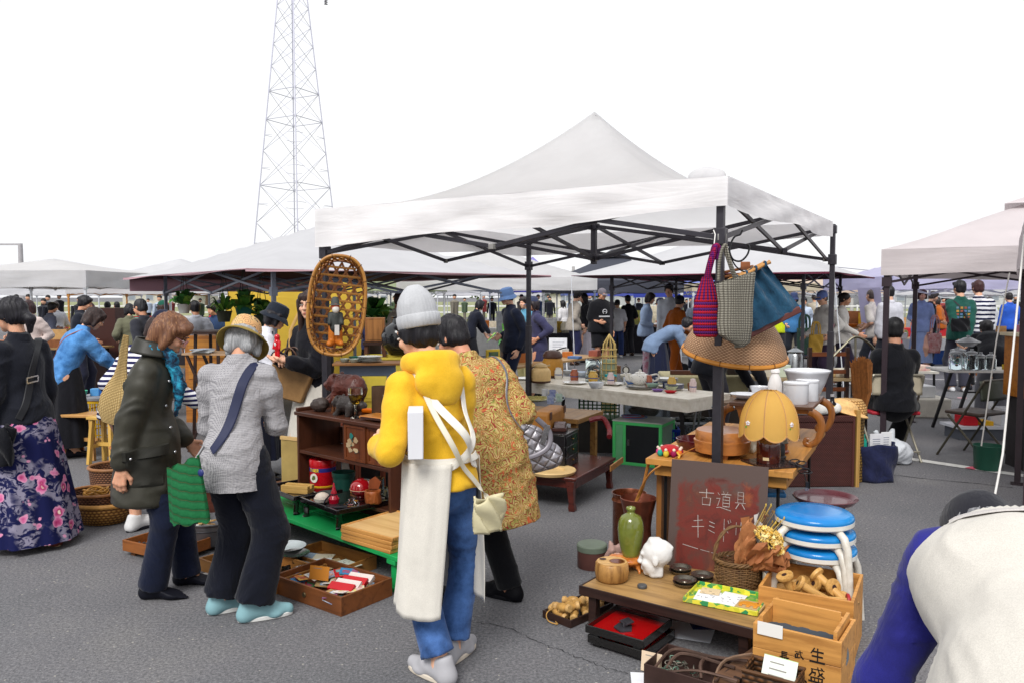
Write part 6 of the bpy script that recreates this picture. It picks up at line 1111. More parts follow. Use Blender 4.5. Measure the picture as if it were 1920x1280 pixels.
for bx_ in((0,.03,0,.03,.0,h),(w-.03,w,0,.03,0,h),(.03,w-.03,0,.03,h-.03,h),(.03,w-.03,0,.03,0,.03),(w-.012,w+.004,.03,d,h-.03,h),(w-.012,w+.004,.03,d,0,.03),(w-.012,w+.004,d-.04,d,.03,h-.03),(.105,.135,.004,.03,.03,h-.03)):B().bx(*bx_).obj('frame_rail',GC,t,bev=.003)
B().bx(.136,w-.031,.006,.011,.03,h-.03).obj('door',P('#23262a',.45),t);B().bx(.03,.104,.006,.011,.03,h-.03).obj('side_panel',P('#6fbf86',.6),t);B().bx(.155,.175,-.002,.006,.19,.25).obj('handle',METAL('#b8bcc0',.3),t);B().bx(-.004,w+.006,-.004,d+.004,h+.0005,h+.012).obj('top_panel',P('#b9bcb6',.5),t)
for k,c in enumerate(('#4a6fae','#b5483c','#7a98c0')):solo(B().tube([(cos(a)*(.12-.012*k),sin(a)*(.1-.01*k),0)for a in[2*pi*i/32 for i in range(32)]],.004,5,True),'hose_ring',PLAST(c,.4),('blue','red','pale blue')[k]+' plastic hoop lying on the green cabinet','hoop',(gc.x+.24-.02*k,gc.y+.14,h+.018+.007*k))
def bin_(label,loc,rz,w,d,h,mat,rim=None,name='storage_box',lattice=False):
 t=T(name,label,'box',loc,rz);th=.006
 if lattice:
  for s,(a0,a1_)in enumerate((((0,0),(w,0)),((w,0),(w,d)),((0,d),(w,d)),((0,0),(0,d)))):
   A_,B_=V((*a0,0)),V((*a1_,0));n=9;b=B()
   for k in range(n+1):p=A_.lerp(B_,k/n);b.bar(p,p+V((0,0,h)),.009)
   for k in range(5):b.bar(A_+V((0,0,h*k/4)),B_+V((0,0,h*k/4)),.012)
   b.obj('lattice_side',mat,t)
 else:
  for bx_ in((0,w,0,th),(0,w,d-th,d),(0,th,th,d-th),(w-th,w,th,d-th)):B().bx(*bx_,.006,h).obj('side',mat,t)
 B().bx(.001,w-.001,.001,d-.001,0,.006).obj('bottom',mat,t);B().bx(-.01,w+.01,-.01,0,h-.02,h).bx(-.01,w+.01,d,d+.01,h-.02,h).bx(-.01,0,0,d,h-.02,h).bx(w,w+.01,0,d,h-.02,h).obj('rim',rim or mat,t);return t
CLR=PLAST('#c9d0d6',.15,.85);q=D(1120,800,8.3);GB=P('#3d6a40',.5);bin_('dark green lattice crate with a cardboard flap behind the roll top box',(q.x-.2,8.25,.35),-.12,.42,.3,.3,GB,lattice=True,name='plastic_crate');bin_('lower dark crate beneath the green lattice crate',(q.x-.21,8.24,0),-.12,.42,.3,.34,P('#2d2a28',.6),name='plastic_crate')
solo(B().bx(0,.4,0,.3,0,.012),'cardboard',P('#b08f62',.8),'cardboard flap lying on the green lattice crate','cardboard',(q.x-.18,8.22,.66),-.1)
q=D(1163,786,8.3);bin_('clear plastic box of wrapped beige things under the white table',(q.x,8.0,.34),-.1,.46,.34,.27,CLR,PLAST('#1f4fae',.4));tag(sobj('wrapped_bundle',[('e',(0,0,.0),(.16,.12,.09)),('e',(.08,.02,.05),(.1,.1,.07))],CLOTH('#a8937a'),None,loc=(q.x+.22,8.17,.45),res=.018,wr=.03),'beige wrapped bundle inside the clear plastic box','bundle');bin_('blue lidded crate beneath the clear plastic box',(q.x-.02,8.0,0),-.1,.5,.36,.33,PLAST('#1f4fae',.4))
q=D(1230,815,7.9);bin_('blue plastic basket right of the green cabinet',(q.x,7.75,.0),-.1,.2,.3,.32,PLAST('#1b3fa8',.35),lattice=True,name='plastic_basket');bin_('bright blue slatted basket under the table end',(q.x-.06,8.1,.5),-.1,.24,.2,.2,PLAST('#2a7fd0',.35),lattice=True,name='plastic_basket')
q=D(1264,812,8.0);bin_('clear plastic bin with white rim full of dark metal pieces',(q.x,7.9,.12),-.06,.42,.34,.25,CLR,PLAST('#c6ccd2',.4));tag(sobj('metal_scrap',[('c',(0,0,0),(.18,.05,.06),.035,.03),('c',(.1,-.04,.02),(.26,.03,.03),.03,.02),('c',(.05,.02,.04),(.12,.06,.12),.03,.02),('c',(.2,.02,.03),(.24,.05,.1),.02,.015)],P('#26241f',.5,.5,var=.4),None,loc=(q.x+.06,8.05,.35),res=.012,wr=.02,wsc=(30,30,30)),'dark metal machine pieces heaped in the clear plastic bin','metal')
q=G(1275,742,.62);t=T('table','low stand draped in beige cloth right of the white table','table',(q.x,8.9,0),-.08);B().bx(0,.95,0,.6,.45,.74).obj('cloth_cover',CLOTH('#a39a76',wr=.5),t,bev=.02);B().bx(.05,.9,.05,.55,0,.45).obj('base',P('#3a322c',.7),t)
for k,(dx,w,d,h,c,n_,lb)in enumerate(((.1,.32,.05,.05,'#4a2a1c','wood_bar','dark wooden bar lying on the beige cloth'),(.56,.16,.12,.1,'#55683f','ribbed_box','green ribbed metal box on the beige cloth'),(.75,.14,.1,.08,'#3a302a','tool_box','small dark box at the right of the beige cloth'),(.38,.12,.1,.05,'#b59a70','wood_tray','small pale tray in the middle of the beige cloth'))):
 o=solo(B().bx(0,w,0,d,0,h),n_,P(c,.5),lb,'box',(q.x+dx,9.0,.741),-.1,bev=.004)
 if k==1:[B().bx(.01+.02*j,.02+.02*j,-.008,0,.005,h-.005).obj('rib',P(c,.5),o)for j in range(7)]
q=G(1305,748,.66);t=T('folding_table','brown folding table edge with a silver tube by the near pole','table',(q.x-.15,7.35,0),-.35);B().bx(0,.75,0,.5,.63,.66).obj('top',WOOD('#7d6450','#5a4636',0),t,bev=.004);B().cyl((.2,-.02,.62),(.75,-.02,.62),.014,n=10).obj('edge_tube',METAL('#a8adb2',.25),t);[B().cyl((x,y,0),(x+.08*s,y,.63),.011,n=8).obj('leg',METAL('#8f9498',.3),t)for x,s in((.05,1),(.7,-1))for y in(.05,.45)]
solo(B().bx(0,.075,0,.15,0,.01),'phone',P('#22262e',.2),'dark mobile phone lying on the brown folding table','phone',(q.x+.02,7.45,.661),.5,bev=.003)
def fr(o,a):
 c,s=cos(a),sin(a);return lambda x,y,z=0.:V((o.x+x*c-y*s,o.y+x*s+y*c,z))
GRN=P('#179a50',.5,var=.12,vs=6);gb0=G(498,956,.2);gb1=G(736,1042,.2);gba=math.atan2(gb1.y-gb0.y,gb1.x-gb0.x);GL=(gb1-gb0).length+.06;gbf=fr(gb0,gba)
t=T('bench','low bright green painted bench carrying black lacquer trays','bench',(gb0.x,gb0.y,0),gba)
for k in range(2):B().bx(-.55,GL,k*.21+.001,k*.21+.208,.175,.2).obj('plank',GRN,t,bev=.003)
for x in(GL-.1,-.4):
 B().bx(x,x+.045,.02,.065,.0,.15).obj('leg',GRN,t,bev=.003);B().bx(x,x+.045,.35,.395,.0,.15).obj('leg',GRN,t,bev=.003);B().bx(x-.015,x+.06,.0,.42,.15,.1745).obj('cross_rail',GRN,t,bev=.002);B().bx(x-.01,x+.055,.0,.08,.0,.02).obj('foot',GRN,t)
B().bx(-.35,GL-.1,.37,.385,.05,.09).obj('stretcher',GRN,t)
LT=P('#120e10',.12,var=.15,Coat_Weight=.8,Coat_Roughness=.06)
def ltray(label,p,a,w,d,h=.13):
 t=T('lacquer_table',label,'tray',(p.x,p.y,.2),a);B().bx(.005,w-.005,.005,d-.005,h-.022,h-.014).obj('tray_floor',P('#1d1211',.1,Coat_Weight=.9,Coat_Roughness=.04),t)
 for bx_ in((0,w,0,.012),(0,w,d-.012,d),(0,.012,.012,d-.012),(w-.012,w,.012,d-.012)):B().bx(*bx_,h-.034,h).obj('side',LT,t,bev=.004)
 for x,sx in((.03,1),(w-.03,-1)):
  for y in(.03,d-.03):B().tube(spline([(x,y,h-.034),(x-.004*sx,y,h*.5),(x+.004*sx,y,.02),(x-.004*sx,y,0)],4),[.036,.028,.022,.018,.017,.017,.018,.018,.018,.018,.02,.022,.024],8).obj('leg',LT,t)
 return fr(V((p.x,p.y,0)),a)
a_,an_,ln_=E((562,930),(634,957),.33);f2=ltray('black lacquer tray table holding a red lidded bowl',a_,an_,.46,.42);b_,bn_,_=E((494,908),(556,932),.33);f1=ltray('second black lacquer tray table behind the hatted woman',b_,bn_,.44,.42)
zt2=.318
t=T('butter_mould','pale wooden cake mould with channel on the left lacquer tray','mould',f1(.3,.1,zt2),an_+.55);PM=WOOD('#c9a25c','#9a7436',0,1);B().bx(-.1,.1,-.045,.045,0,.03).obj('block',PM,t,bev=.002);[B().bx(-.1,.1,y0,y1,.0305,.05).obj('rail',PM,t,bev=.002)for y0,y1 in((-.045,-.012),(.012,.045))]
solo(B().lathe([(.0,0),(.05,0),(.062,.012),(.064,.03),(.058,.036),(.02,.038),(.014,.032),(0,.032)],26),'grinding_stone',P('#3c3f3c',.7),'round dark grey stone disc on the black lacquer tray','stone',f2(.1,.14,zt2))
t=T('lidded_bowl','white lidded bowl with pink top beside the red gourd','bowl',f2(.2,.05,zt2));B().lathe([(.025,0),(.045,.012),(.052,.034),(.0,.034)],24).obj('bowl',P('#d6cfc4',.3),t);B().ell((0,0,.034),(.047,.047,.034),22,10).obj('lid',P('#e0cdb6',.35,hx2='#dfd9cf'),t)
t=T('gourd','small red lacquer gourd with dark cord on the black tray','gourd',f2(.275,.09,zt2));B().lathe([(0,0),(.03,.006),(.034,.035),(.022,.055),(.018,.062),(.02,.072),(.012,.09),(.006,.125),(.004,.135),(0,.136)],20).obj('body',P('#b3122c',.2,Coat_Weight=.5),t);B().tube([(.02*cos(a),.02*sin(a),.063)for a in[2*pi*i/16 for i in range(16)]],.004,5,True).tube([(-.02,-.005,.063),(-.05,-.02,.03),(-.06,-.02,.006)],.005,5).obj('cord',P('#1b1624',.7),t)
t=T('red_bowl','glossy red lacquer bowl with domed lid on the black tray','bowl',f2(.24,.31,zt2));RL=P('#a3121a',.08,Coat_Weight=1.,Coat_Roughness=.03);B().lathe([(.03,0),(.034,.012),(.05,.02),(.066,.045),(.068,.055),(0,.055)],30).obj('bowl',RL,t);B().lathe([(.071,.054),(.071,.062),(.066,.085),(.045,.108),(.024,.116),(.022,.122),(0,.122)],30).obj('lid',RL,t);B().lathe([(.0725,.052),(.0725,.056)],30).obj('band',P('#c9a88a',.4),t)
solo(B().lathe([(0,0),(.045,0),(.048,.02),(.02,.03),(.014,.036),(.02,.05),(0,.054)],20),'glass_stopper',GLASS('#e8eef4'),'small clear glass stopper on the black lacquer tray','stopper',f2(.4,.14,zt2));solo(B().bx(-.07,.07,-.03,.03,0,.012),'flat_case',P('#2c2c31',.3),'flat dark ribbed case at the corner of the black tray','case',f2(.36,.06,zt2),an_+.9,bev=.003)
wc=f2(.43,.28,zt2);t=T('wood_cup','lumpy natural wood cup with an upright split lid','cup',wc);link('cup',mesh_np('cup',*sdf([('c',(0,0,.02),(0,0,.07),.055,.052)],.006,.01,subs=[('c',(0,0,.06),(0,0,.12),.042,.045)],wr=.006,wsc=(28,28,20),cuts=[((0,0,0),(0,0,-1)),((0,0,.085),(0,0,1))])),WOOD('#9a552c','#6d3516',2,.8,.35),t);B().prism([(-.035,.085),(.03,.085),(.045,.13),(.01,.165),(-.03,.14)],.03,.042,Mx(((1,0,0,0),(0,0,1,0),(0,1,0,0),(0,0,0,1)))).obj('lid',WOOD('#8a4522','#5d2c12',2),t)
for k,(x,y,w,c,lb)in enumerate(((.16,.33,.12,'#9a5a26','orange brown wood slip at the back of the black tray'),(.36,.36,.1,'#b9b4b0','pale metal slip behind the red bowl'),(.33,.2,.05,'#a8762c','amber coloured small box on the black tray'))):solo(B().bx(-w/2,w/2,-.015,.015,0,.014),'slip',P(c,.4),lb,'slip',f2(x,y,zt2),an_+.3*k,bev=.002)
sa0,saa,sal=E((638,985),(734,1012),.285);TRW=WOOD('#c9924f','#9a6429',0,.6,.4,.15,.2);TRT=WOOD('#d6b077','#b98d52',0,.6,.4,.15,.2)
for k in range(4):
 t=T('wooden_tray',('lowest square wooden tray of the stack on the green bench','second square wooden tray from the bottom of the stack','third square wooden tray from the bottom of the stack','top square pale wooden tray of the stack on the green bench')[k],'tray',(sa0.x+.004*(k%2),sa0.y+.012-.004*k,.2005+.023*k),saa+.012*(k-1),'stacked square trays');w=d=.43
 B().bx(.01,w-.01,.01,d-.01,.008,.016).obj('tray_floor',TRT,t)
 for bx_ in((0,w,0,.012),(0,w,d-.012,d),(0,.012,.012,d-.012),(w-.012,w,.012,d-.012)):B().bx(*bx_,0,.0224).obj('edge',TRW,t,bev=.003)
CB2=WOOD('#4f2c1d','#2c160e',0,.8,.4,.5,.2);CBV=WOOD('#4f2c1d','#2c160e',2,.8,.4,.5,.2);DRW=WOOD('#6d3a1e','#452010',2,.8,.35,.4,.3)
k0=G(556,777,.8);k1=G(727,806,.8);kaa=math.atan2(k1.y-k0.y,k1.x-k0.x);KW=(k1-k0).length+.02;kf=fr(k0,kaa);KD=.36
t=T('cabinet','old dark wooden cabinet with open shelves and painted sliding doors','cabinet',(k0.x,k0.y,0),kaa)
for x in(0,KW-.022):B().bx(x,x+.022,0,KD,.02,.8).obj('side_board',CBV,t,bev=.003)
B().bx(-.012,KW+.012,-.014,KD,.801,.826).obj('top_board',CB2,t,bev=.004);B().bx(.023,KW-.023,.004,KD-.01,.535,.557).obj('shelf',CB2,t,bev=.002);B().bx(.023,KW-.023,.004,KD-.01,.27,.292).obj('bottom_board',CB2,t,bev=.002);B().bx(.52,.54,.006,KD-.02,.558,.8).obj('divider',CBV,t);B().bx(.024,.519,KD-.012,KD-.002,.558,.68).obj('back_panel',CB2,t)
B().bx(.3,.52,KD-.03,KD-.014,.68,.8).obj('back_strip',CBV,t)
for s,x in((0,-.012),(1,KW-.012)):B().prism([(0,.8265),(KD-.02,.8265),(KD-.02,.93),(KD-.06,.93),(KD-.16,.86),(.1,.85),(0,.85)][0:7],x,x+.024,Mx(((0,0,1,0),(1,0,0,0),(0,1,0,0),(0,0,0,1)))).obj('end_scroll',CBV,t,bev=.003)
x0,x1,xm=.542,KW-.024,(.542+KW-.024)/2
for i,(a,b_)in enumerate(((x0,xm),(xm+.002,x1))):
 d_=B().bx(a,b_,.004+.012*i,.014+.012*i,.56,.798).obj('sliding_door',DRW,t);y=.004+.012*i
 for bx_ in((a,a+.02,.562,.796),(b_-.02,b_,.562,.796),(a+.021,b_-.021,.562,.58),(a+.021,b_-.021,.778,.796)):B().bx(bx_[0],bx_[1],y-.006,y-.0005,bx_[2],bx_[3]).obj('door_frame',DRW,d_)
 rr=random.Random(i+4)
 if i==0:
  for j in range(13):cx,cz=a+.03+.1*rr.random(),.62+.12*rr.random();B().prism([(cx+rr.uniform(.012,.03)*cos(q_),cz+rr.uniform(.01,.024)*sin(q_))for q_ in[2*pi*i_/9 for i_ in range(9)]],y-.0012-.0004*j,y-.0004*j-.0002,Mx(((1,0,0,0),(0,0,1,0),(0,1,0,0),(0,0,0,1)))).obj('inlay',P(('#b09a7a','#1f6f68','#a88f6c','#4a4540','#c2ab86')[j%5],.6),d_,sm=False)
 else:B().ell(((a+b_)/2,y-.001,.73),(.012,.002,.02),10,6).obj('inlay',P('#b8a184',.5),d_)
B().bx(.03,KW-.03,KD-.01,KD,.0,.26).obj('rear_leg_rail',CBV,t)
rt=kf(.16,.1,.293);t=T('tin','red round tin with yellow lettered blue band in the cabinet','tin',rt);B().lathe([(.088,0),(.09,.004),(.09,.19),(0,.19)],32).obj('body',P('#b5101c',.25),t);B().lathe([(.092,.165),(.0925,.2),(.088,.206),(0,.206)],32).obj('lid',P('#b0101a',.25),t)
B().lathe([(.0905,.125),(.0908,.127),(.0908,.15),(.0905,.152)],32).obj('blue_band',P('#2b2a7a',.3),t);B().lathe([(.0906,.008),(.0908,.01),(.0908,.028),(.0905,.03)],32).obj('yellow_band',P('#d8a81c',.3),t)
FT=dict(T=[[(0,1),(1,1)],[(.5,1),(.5,0)]],I=[[(.5,1),(.5,0)]],G=[[(1,.85),(.6,1),(.1,.8),(.1,.2),(.6,0),(1,.2),(1,.5),(.6,.5)]],E=[[(1,1),(.1,1),(.1,0),(1,0)],[(.1,.5),(.8,.5)]],R=[[(.1,0),(.1,1),(.8,1),(.9,.75),(.8,.5),(.1,.5)],[(.5,.5),(.95,0)]])
FT['-']=[[(.1,.5),(.9,.5)]];FT['S']=[[(.95,.9),(.5,1),(.1,.8),(.9,.3),(.5,0),(.05,.15)]];FT['A']=[[(0,0),(.5,1),(1,0)],[(.25,.4),(.75,.4)]];FT['L']=[[(.1,1),(.1,0),(.9,0)]]
def letters(s,x,z,h,sw,y,curve=None):
 b=B()
 for ch in s:
  for i,st in enumerate(FT.get(ch,[])):ribbon(b,[(x+p*h*.6,z+q*h)for p,q in st],sw,.001+.0001*i,y)
  x+=h*.8
 if curve:
  b.v=[((curve-y_)*sin(x_/curve+curve_a),-(curve-y_)*cos(x_/curve+curve_a),z_)for x_,y_,z_ in b.v]
 return b
curve_a=-.3+kaa*.0
letters('TIGER',-.05,.1295,.018,.0045,-.001,.091).obj('lettering',P('#e6c228',.4),t,sm=False)
b=B().cyl((0,0,-.001),(0,0,.001),.032,n=24);em=b.obj('emblem',P('#ddd8cc',.4),t);em.location=(.0905*sin(-.5),-.0905*cos(-.5),.085);em.rotation_euler=(pi/2,0,-.5);B().prism([(-.018,-.01),(-.008,-.016),(.004,-.012),(.016,-.004),(.014,.012),(.004,.018),(-.01,.014)],.001,.002).obj('emblem_mark',P('#5a6a34',.5),em)
solo(B().lathe([(0,.004),(.068,.004),(.072,.1),(.078,.11),(.08,.14),(.074,.14),(.07,.02),(0,.02)][1:],30),'pot',P('#123f36',.4),'dark green round pot right of the red tin','pot',kf(.37,.12,.293))
for k,(x,y,h,r)in enumerate(((.5,.2,.09,.03),(.6,.24,.11,.035),(.7,.18,.07,.04),(.78,.22,.06,.045),(.66,.1,.05,.04),(.84,.14,.08,.03))):solo(B().lathe([(r*.8,.002),(r,.004),(r*1.05,h),(r*.98,h),(r*.9,.008),(0,.008)],20),'glass_cup',GLASS('#eef6f4')if k%3 else PLAST('#c6cdd2',.2),('small clear cup left of the cabinet glassware','tall clear tumbler beneath the painted door','squat white cup beneath the plain door','low pale dish at the right of the cabinet glassware','clear glass dish at the front of the cabinet floor','narrow clear glass by the right cabinet side')[k],'cup',kf(x,y,.293))
BWD=P('#3f1d16',.35,var=.4,vs=14,hx2='#5f3027',bump=.5,bs=140);BDK=P('#2a2523',.45,var=.35,vs=16,hx2='#3b3431',bump=.5,bs=150);zc=.827
def bear(label,p,a,s,mat,grip=True):
 ps=[('e',(.0,0,.115),(.13,.072,.085)),('e',(-.1,0,.14),(.07,.055,.06)),('c',(-.12,0,.14),(-.185,0,.115),.045,.026),('e',(.07,0,.11),(.075,.07,.085)),('c',(-.06,.04,.1),(-.09,.05,.0),.035,.026),('c',(-.06,-.04,.1),(-.1,-.05,.0),.035,.026),('c',(.08,.045,.09),(.06,.055,0),.042,.03),('c',(.08,-.045,.09),(.06,-.055,0),.042,.03),('c',(-.17,0,.09),(-.145,0,.088),.016,.02),('e',(-.085,.045,.195),(.014,.014,.016)),('e',(-.085,-.045,.195),(.014,.014,.016)),('c',(-.09,.05,.008),(-.12,.052,.006),.022,.018),('c',(-.1,-.05,.008),(-.13,-.052,.006),.022,.018)]
 M_=Mx.Scale(s,4);v,f=sdf(tf(ps,M_),.0055*max(.6,s),.022*s,wr=.007*s,wsc=(40/s,40/s,22/s),cuts=[((0,0,-.004),(0,0,-1))]);t=T('bear_carving',label,'carving',p,a);link('body',mesh_np('body',v,f),mat,t)
 for y in(-1,1):B().ell((-.135*s,y*.03*s,.163*s),.005*s,8,6).obj('eye',P('#d8d0c0',.3),t)
 return t
t=bear('large reddish brown carved wooden bear with gaping jaw on the cabinet',kf(.23,.27,zc+.055),kaa+.25,1.,BWD)
tag(sobj('carved_log',[('c',(-.1,0,.03),(.12,.01,.03),.035,.04),('c',(-.12,.04,.025),(.1,.05,.03),.03,.03)],BDK,None,loc=kf(.22,.27,zc),rot=(0,0,kaa+.2),res=.008,wr=.008,wsc=(30,30,30),cuts=[((0,0,0),(0,0,-1))]),'dark carved log base under the large wooden bear','log')
bear('small black carved wooden bear facing left at the cabinet front',kf(.43,.11,zc),kaa+.15,.66,BDK);bear('small grey brown carved bear behind the black one',kf(.31,.14,zc),kaa-.3,.55,P('#4a2c1d',.5,var=.5,vs=20,hx2='#7a4a26',bump=.5))
tag(sobj('carving_lump',[('e',(0,0,.045),(.075,.05,.05)),('e',(.03,.01,.06),(.04,.04,.035))],P('#3a302c',.55,var=.4,bump=.6),None,loc=kf(.13,.1,zc),rot=(0,0,kaa),res=.007,wr=.008,wsc=(34,34,34),cuts=[((0,0,0),(0,0,-1))]),'rounded dark stone like carving at the cabinet top left','carving')
def goblet(label,p,h,r,hx='#c9952c'):
 t=T('goblet',label,'goblet',p);B().lathe([(r*.75,0),(r*.7,.004),(.006,.012),(.005,h*.38),(.012,h*.42),(r*.7,h*.55),(r,h*.75),(r*.97,h)],24).obj('glass',GLASS('#f2efe0'),t,ang=70);B().lathe([(0,h*.44),(.01,h*.45),(r*.66,h*.56),(r*.93,h*.74),(r*.94,h*.78),(0,h*.78)],24).obj('amber_bowl',P(hx,.1,var=.1,Transmission_Weight=.5),t);return t
goblet('amber glass goblet standing at the front of the cabinet top',kf(.56,.08,zc),.2,.048,'#a07a1c');goblet('small etched amber wine glass by the yellow sleeve',kf(.8,.16,zc+.02),.15,.036,'#c99a3c');goblet('second etched amber wine glass at the right end',kf(.88,.2,zc+.02),.15,.036,'#c99a3c')
solo(B().lathe([(.055,0),(.057,.004),(.057,.2),(.053,.2),(.05,.02),(0,.02)],28),'cylinder_vase',P('#4a3423',.7,var=.3,bump=.6,bs=60),'rough brown cylinder vase on the cabinet top','vase',kf(.62,.24,zc))
t=T('cheese_board','orange wooden board with dark grip on the cabinet top','board',kf(.76,.13,zc),kaa+.1);B().bx(-.12,.12,-.085,.085,.008,.03).obj('board',WOOD('#b9762f','#8f5420',0,1,.3,.1,.3),t,bev=.01);B().bx(-.1,.08,-.0875,-.0855,.012,.026).obj('dark_grip',P('#3a2622',.3),t)
solo(B().bx(-.05,.06,-.035,.03,0,.03),'orange_case',PLAST('#d2640f',.4),'folded bright orange pouch behind the amber goblet','pouch',kf(.46,.28,zc),kaa+.2,bev=.01);solo(B().bx(-.03,.04,-.02,.02,0,.03),'green_case',PLAST('#27c23c',.35),'bright green plastic cap behind the etched wine glasses','cap',kf(.84,.28,zc),0,bev=.01);solo(B().bx(-.05,.05,-.03,.03,0,.07),'book_block',P('#3a1f1c',.5),'dark red box behind the brown cylinder vase','box',kf(.74,.3,zc),kaa,bev=.003)
DW=WOOD('#7a4723','#4a2812',0,.7,.5,.5);d0=G(512,1110,0);d1=G(640,1156,0);da=math.atan2(d1.y-d0.y,d1.x-d0.x);dl_=(d1-d0).length;df=fr(d0,da)
t=crate('drawer','brown wooden drawer full of picture postcards on the asphalt','drawer',(d0.x,d0.y,0),da,dl_,.36,.1,DW,.014);B().lathe([(.014,0),(.012,.006),(0,.006)],14,mx=Mx.Rotation(pi/2,4,'X')).obj('knob',METAL('#8a7a5c',.4),t,loc=(dl_*.48,-.001,.05))
rr=random.Random(17);cols=['#c9cdd2','#3a7fae','#b01a22','#d9c85c','#4a8a5a','#d6d0c4','#c2302c','#8fb0c8','#a88a5c','#5a6a9a','#e0ddd6','#b5161e']
nmc=['pale','blue','deep red','yellow','green','cream','red','light blue','tan','slate blue','white','crimson']
for k in range(26):
 x,y=.06+(dl_-.13)*((k*7%13)/12),.05+.26*((k*5%9)/8);
 if k<22 and 6<=k%12<=6:x=dl_*.75
 o=B().bx(-.055,.055,-.037,.037,0,.0022).obj('postcard',P(cols[k%12],.35,var=.35,vs=22,hx2=cols[(k*5+3)%12]if k%3==0 else None),None,sm=False,loc=df(x,y,.03+.0023*k),rot=(rr.uniform(-.12,.12),rr.uniform(-.15,.15),rr.uniform(0,3)));tag(o,'%s postcard with %s picture in the brown drawer'%(nmc[k%12],nmc[(k*7+2)%12])if k<12 else '%s postcard with %s edge lying among the others in the brown drawer'%(nmc[k%12],nmc[(k*7+2)%12])if k<24 else '%s postcard on top of the pile in the brown drawer'%nmc[k%12],'postcard','postcards in the wooden drawer')
 b=B();b.bx(-.04,.0,-.02,.012,.0023,.0028).bx(.01,.045,-.025,.025,.0023,.0029);b.obj('picture',P(cols[(k*7+2)%12],.4,vs=30,hx2=cols[(k+5)%12]),o,sm=False)
o=card('orange divider card standing upright among the postcards',df(.2,.15,.07),da+.35,.12,.075,'#c9812c',-.25,1)
for k in range(4):o=solo(B().bx(-.075,.075,-.012,.012,0,.05),'booklet',P('#b5121c' if k%2==0 else '#d2c6c0',.35),('front red booklet at the right of the postcard drawer','white edged booklet behind the front red one','second red booklet in the postcard drawer','pale booklet against the back of the drawer')[k],'booklet',df(dl_-.13,.1+.045*k,.075+.004*k),da+.25,bev=.001);o.rotation_euler.x=-1.1
e0=G(372,1068,0);e1=G(506,1118,0);ea=math.atan2(e1.y-e0.y,e1.x-e0.x);el=(e1-e0).length;ef=fr(e0,ea);PD=WOOD('#9a6a34','#6d451f',0,.8,.5,.4)
crate('drawer','shallow wooden drawer of silver cups left of the postcards','drawer',(e0.x,e0.y,0),ea,el,.4,.075,PD,.012);B().bx(el*.52,el*.535,.013,.387,.016,.06).obj('partition',PD,bpy.data.objects['drawer.001'])
SIL=METAL('#a8a8a6',.22,.2);lb=['tall silver beaker','small silver cup','tilted silver cup','dull silver pot','bright silver dish','silver egg cup','grey pewter cup','dented silver mug','low silver bowl','dark silver jug','shiny silver tin','worn silver goblet']
for k in range(12):
 x,y=el*.56+.03+(el*.44-.09)*((k*5%7)/6),.06+.29*((k*3%5)/4);r,h=rr.uniform(.02,.034),rr.uniform(.03,.07);o=solo(B().lathe([(r*.7,0),(r*.8,.003),(r,h*.9),(r*1.06,h),(r*.96,h),(r*.7,.006),(0,.006)],18),'silver_cup',SIL if k%3 else METAL('#6a6866',.3),lb[k]+' in the shallow wooden drawer','cup',ef(x,y,.018));o.rotation_euler=(rr.uniform(-.5,.5),rr.uniform(-.5,.5),0)
solo(B().lathe([(.03,0),(.085,.014),(.088,.017),(.03,.005),(0,.005)],28),'dish',SIL,'wide shining metal dish on the back edge of the silver drawer','dish',ef(el*.62,.37,.078));solo(B().lathe([(.06,0),(.11,.02),(.113,.024),(.06,.006),(0,.006)],28),'plate',P('#c9d0d2',.2),'pale enamel plate behind the hatted woman shoes','plate',ef(el*.42,.42,.075))
for k in range(4):solo(B().lathe([(.022,0),(.03,.02),(.03,.03),(0,.032)],16),'china_cup',P('#d6d3ca',.2),('white china cup in the left half of the silver drawer','second white cup near the hatted woman ankle','cream jar lid in the wooden drawer','pale porcelain stopper in the wooden drawer')[k],'cup',ef(.08+.06*k,.1+.06*k,.018))
h0=G(520,1062,0);hf=fr(h0,da);crate('drawer','wide wooden drawer of paper sheets behind the postcard drawer','drawer',(h0.x,h0.y,0),da,.5,.34,.08,PD,.012)
for k in range(6):paper(('grey sheet','blue grey print','cream leaflet','white sheet','tan envelope','pale map')[k]+' in the wide wooden drawer',hf(.08+.07*k,.1+.03*(k%3),.05+.002*k),da+.3*k,.12,.16,('#b9c0c6','#8fa0b0','#cfc4ac','#d9dcde','#b09a74','#c9cdbf')[k],dots=5,seed=k)
j0=G(230,1040,0);j1=G(345,1068,0);ja=math.atan2(j1.y-j0.y,j1.x-j0.x);jf=fr(j0,ja);crate('tray','scalloped brown wooden tray of dark pebbles behind the black loafers','tray',(j0.x,j0.y,.03),ja,.45,.3,.07,WOOD('#8a5226','#5a3014',0),.012);[solo(B().bx(-.02,.02,-.02,.02,0,.03),'tray_block',WOOD('#6a3f1c'),('left','right')[i]+' wooden block raising the scalloped tray','block',jf(.06+.3*i,.05,0),ja)for i in range(2)]
b=B()
for k in range(110):b.ell((rr.uniform(.03,.42),rr.uniform(.03,.27),.052+rr.uniform(-.004,.01)),(rr.uniform(.007,.012),.008,.006),6,4)
o=b.obj('pebbles',P('#3b3c42',.4,var=.4,vs=40),None,loc=jf(0,0,0),rot=(0,0,ja));tag(o,'dark grey glossy pebbles heaped in the scalloped tray','pebbles',kind='stuff')
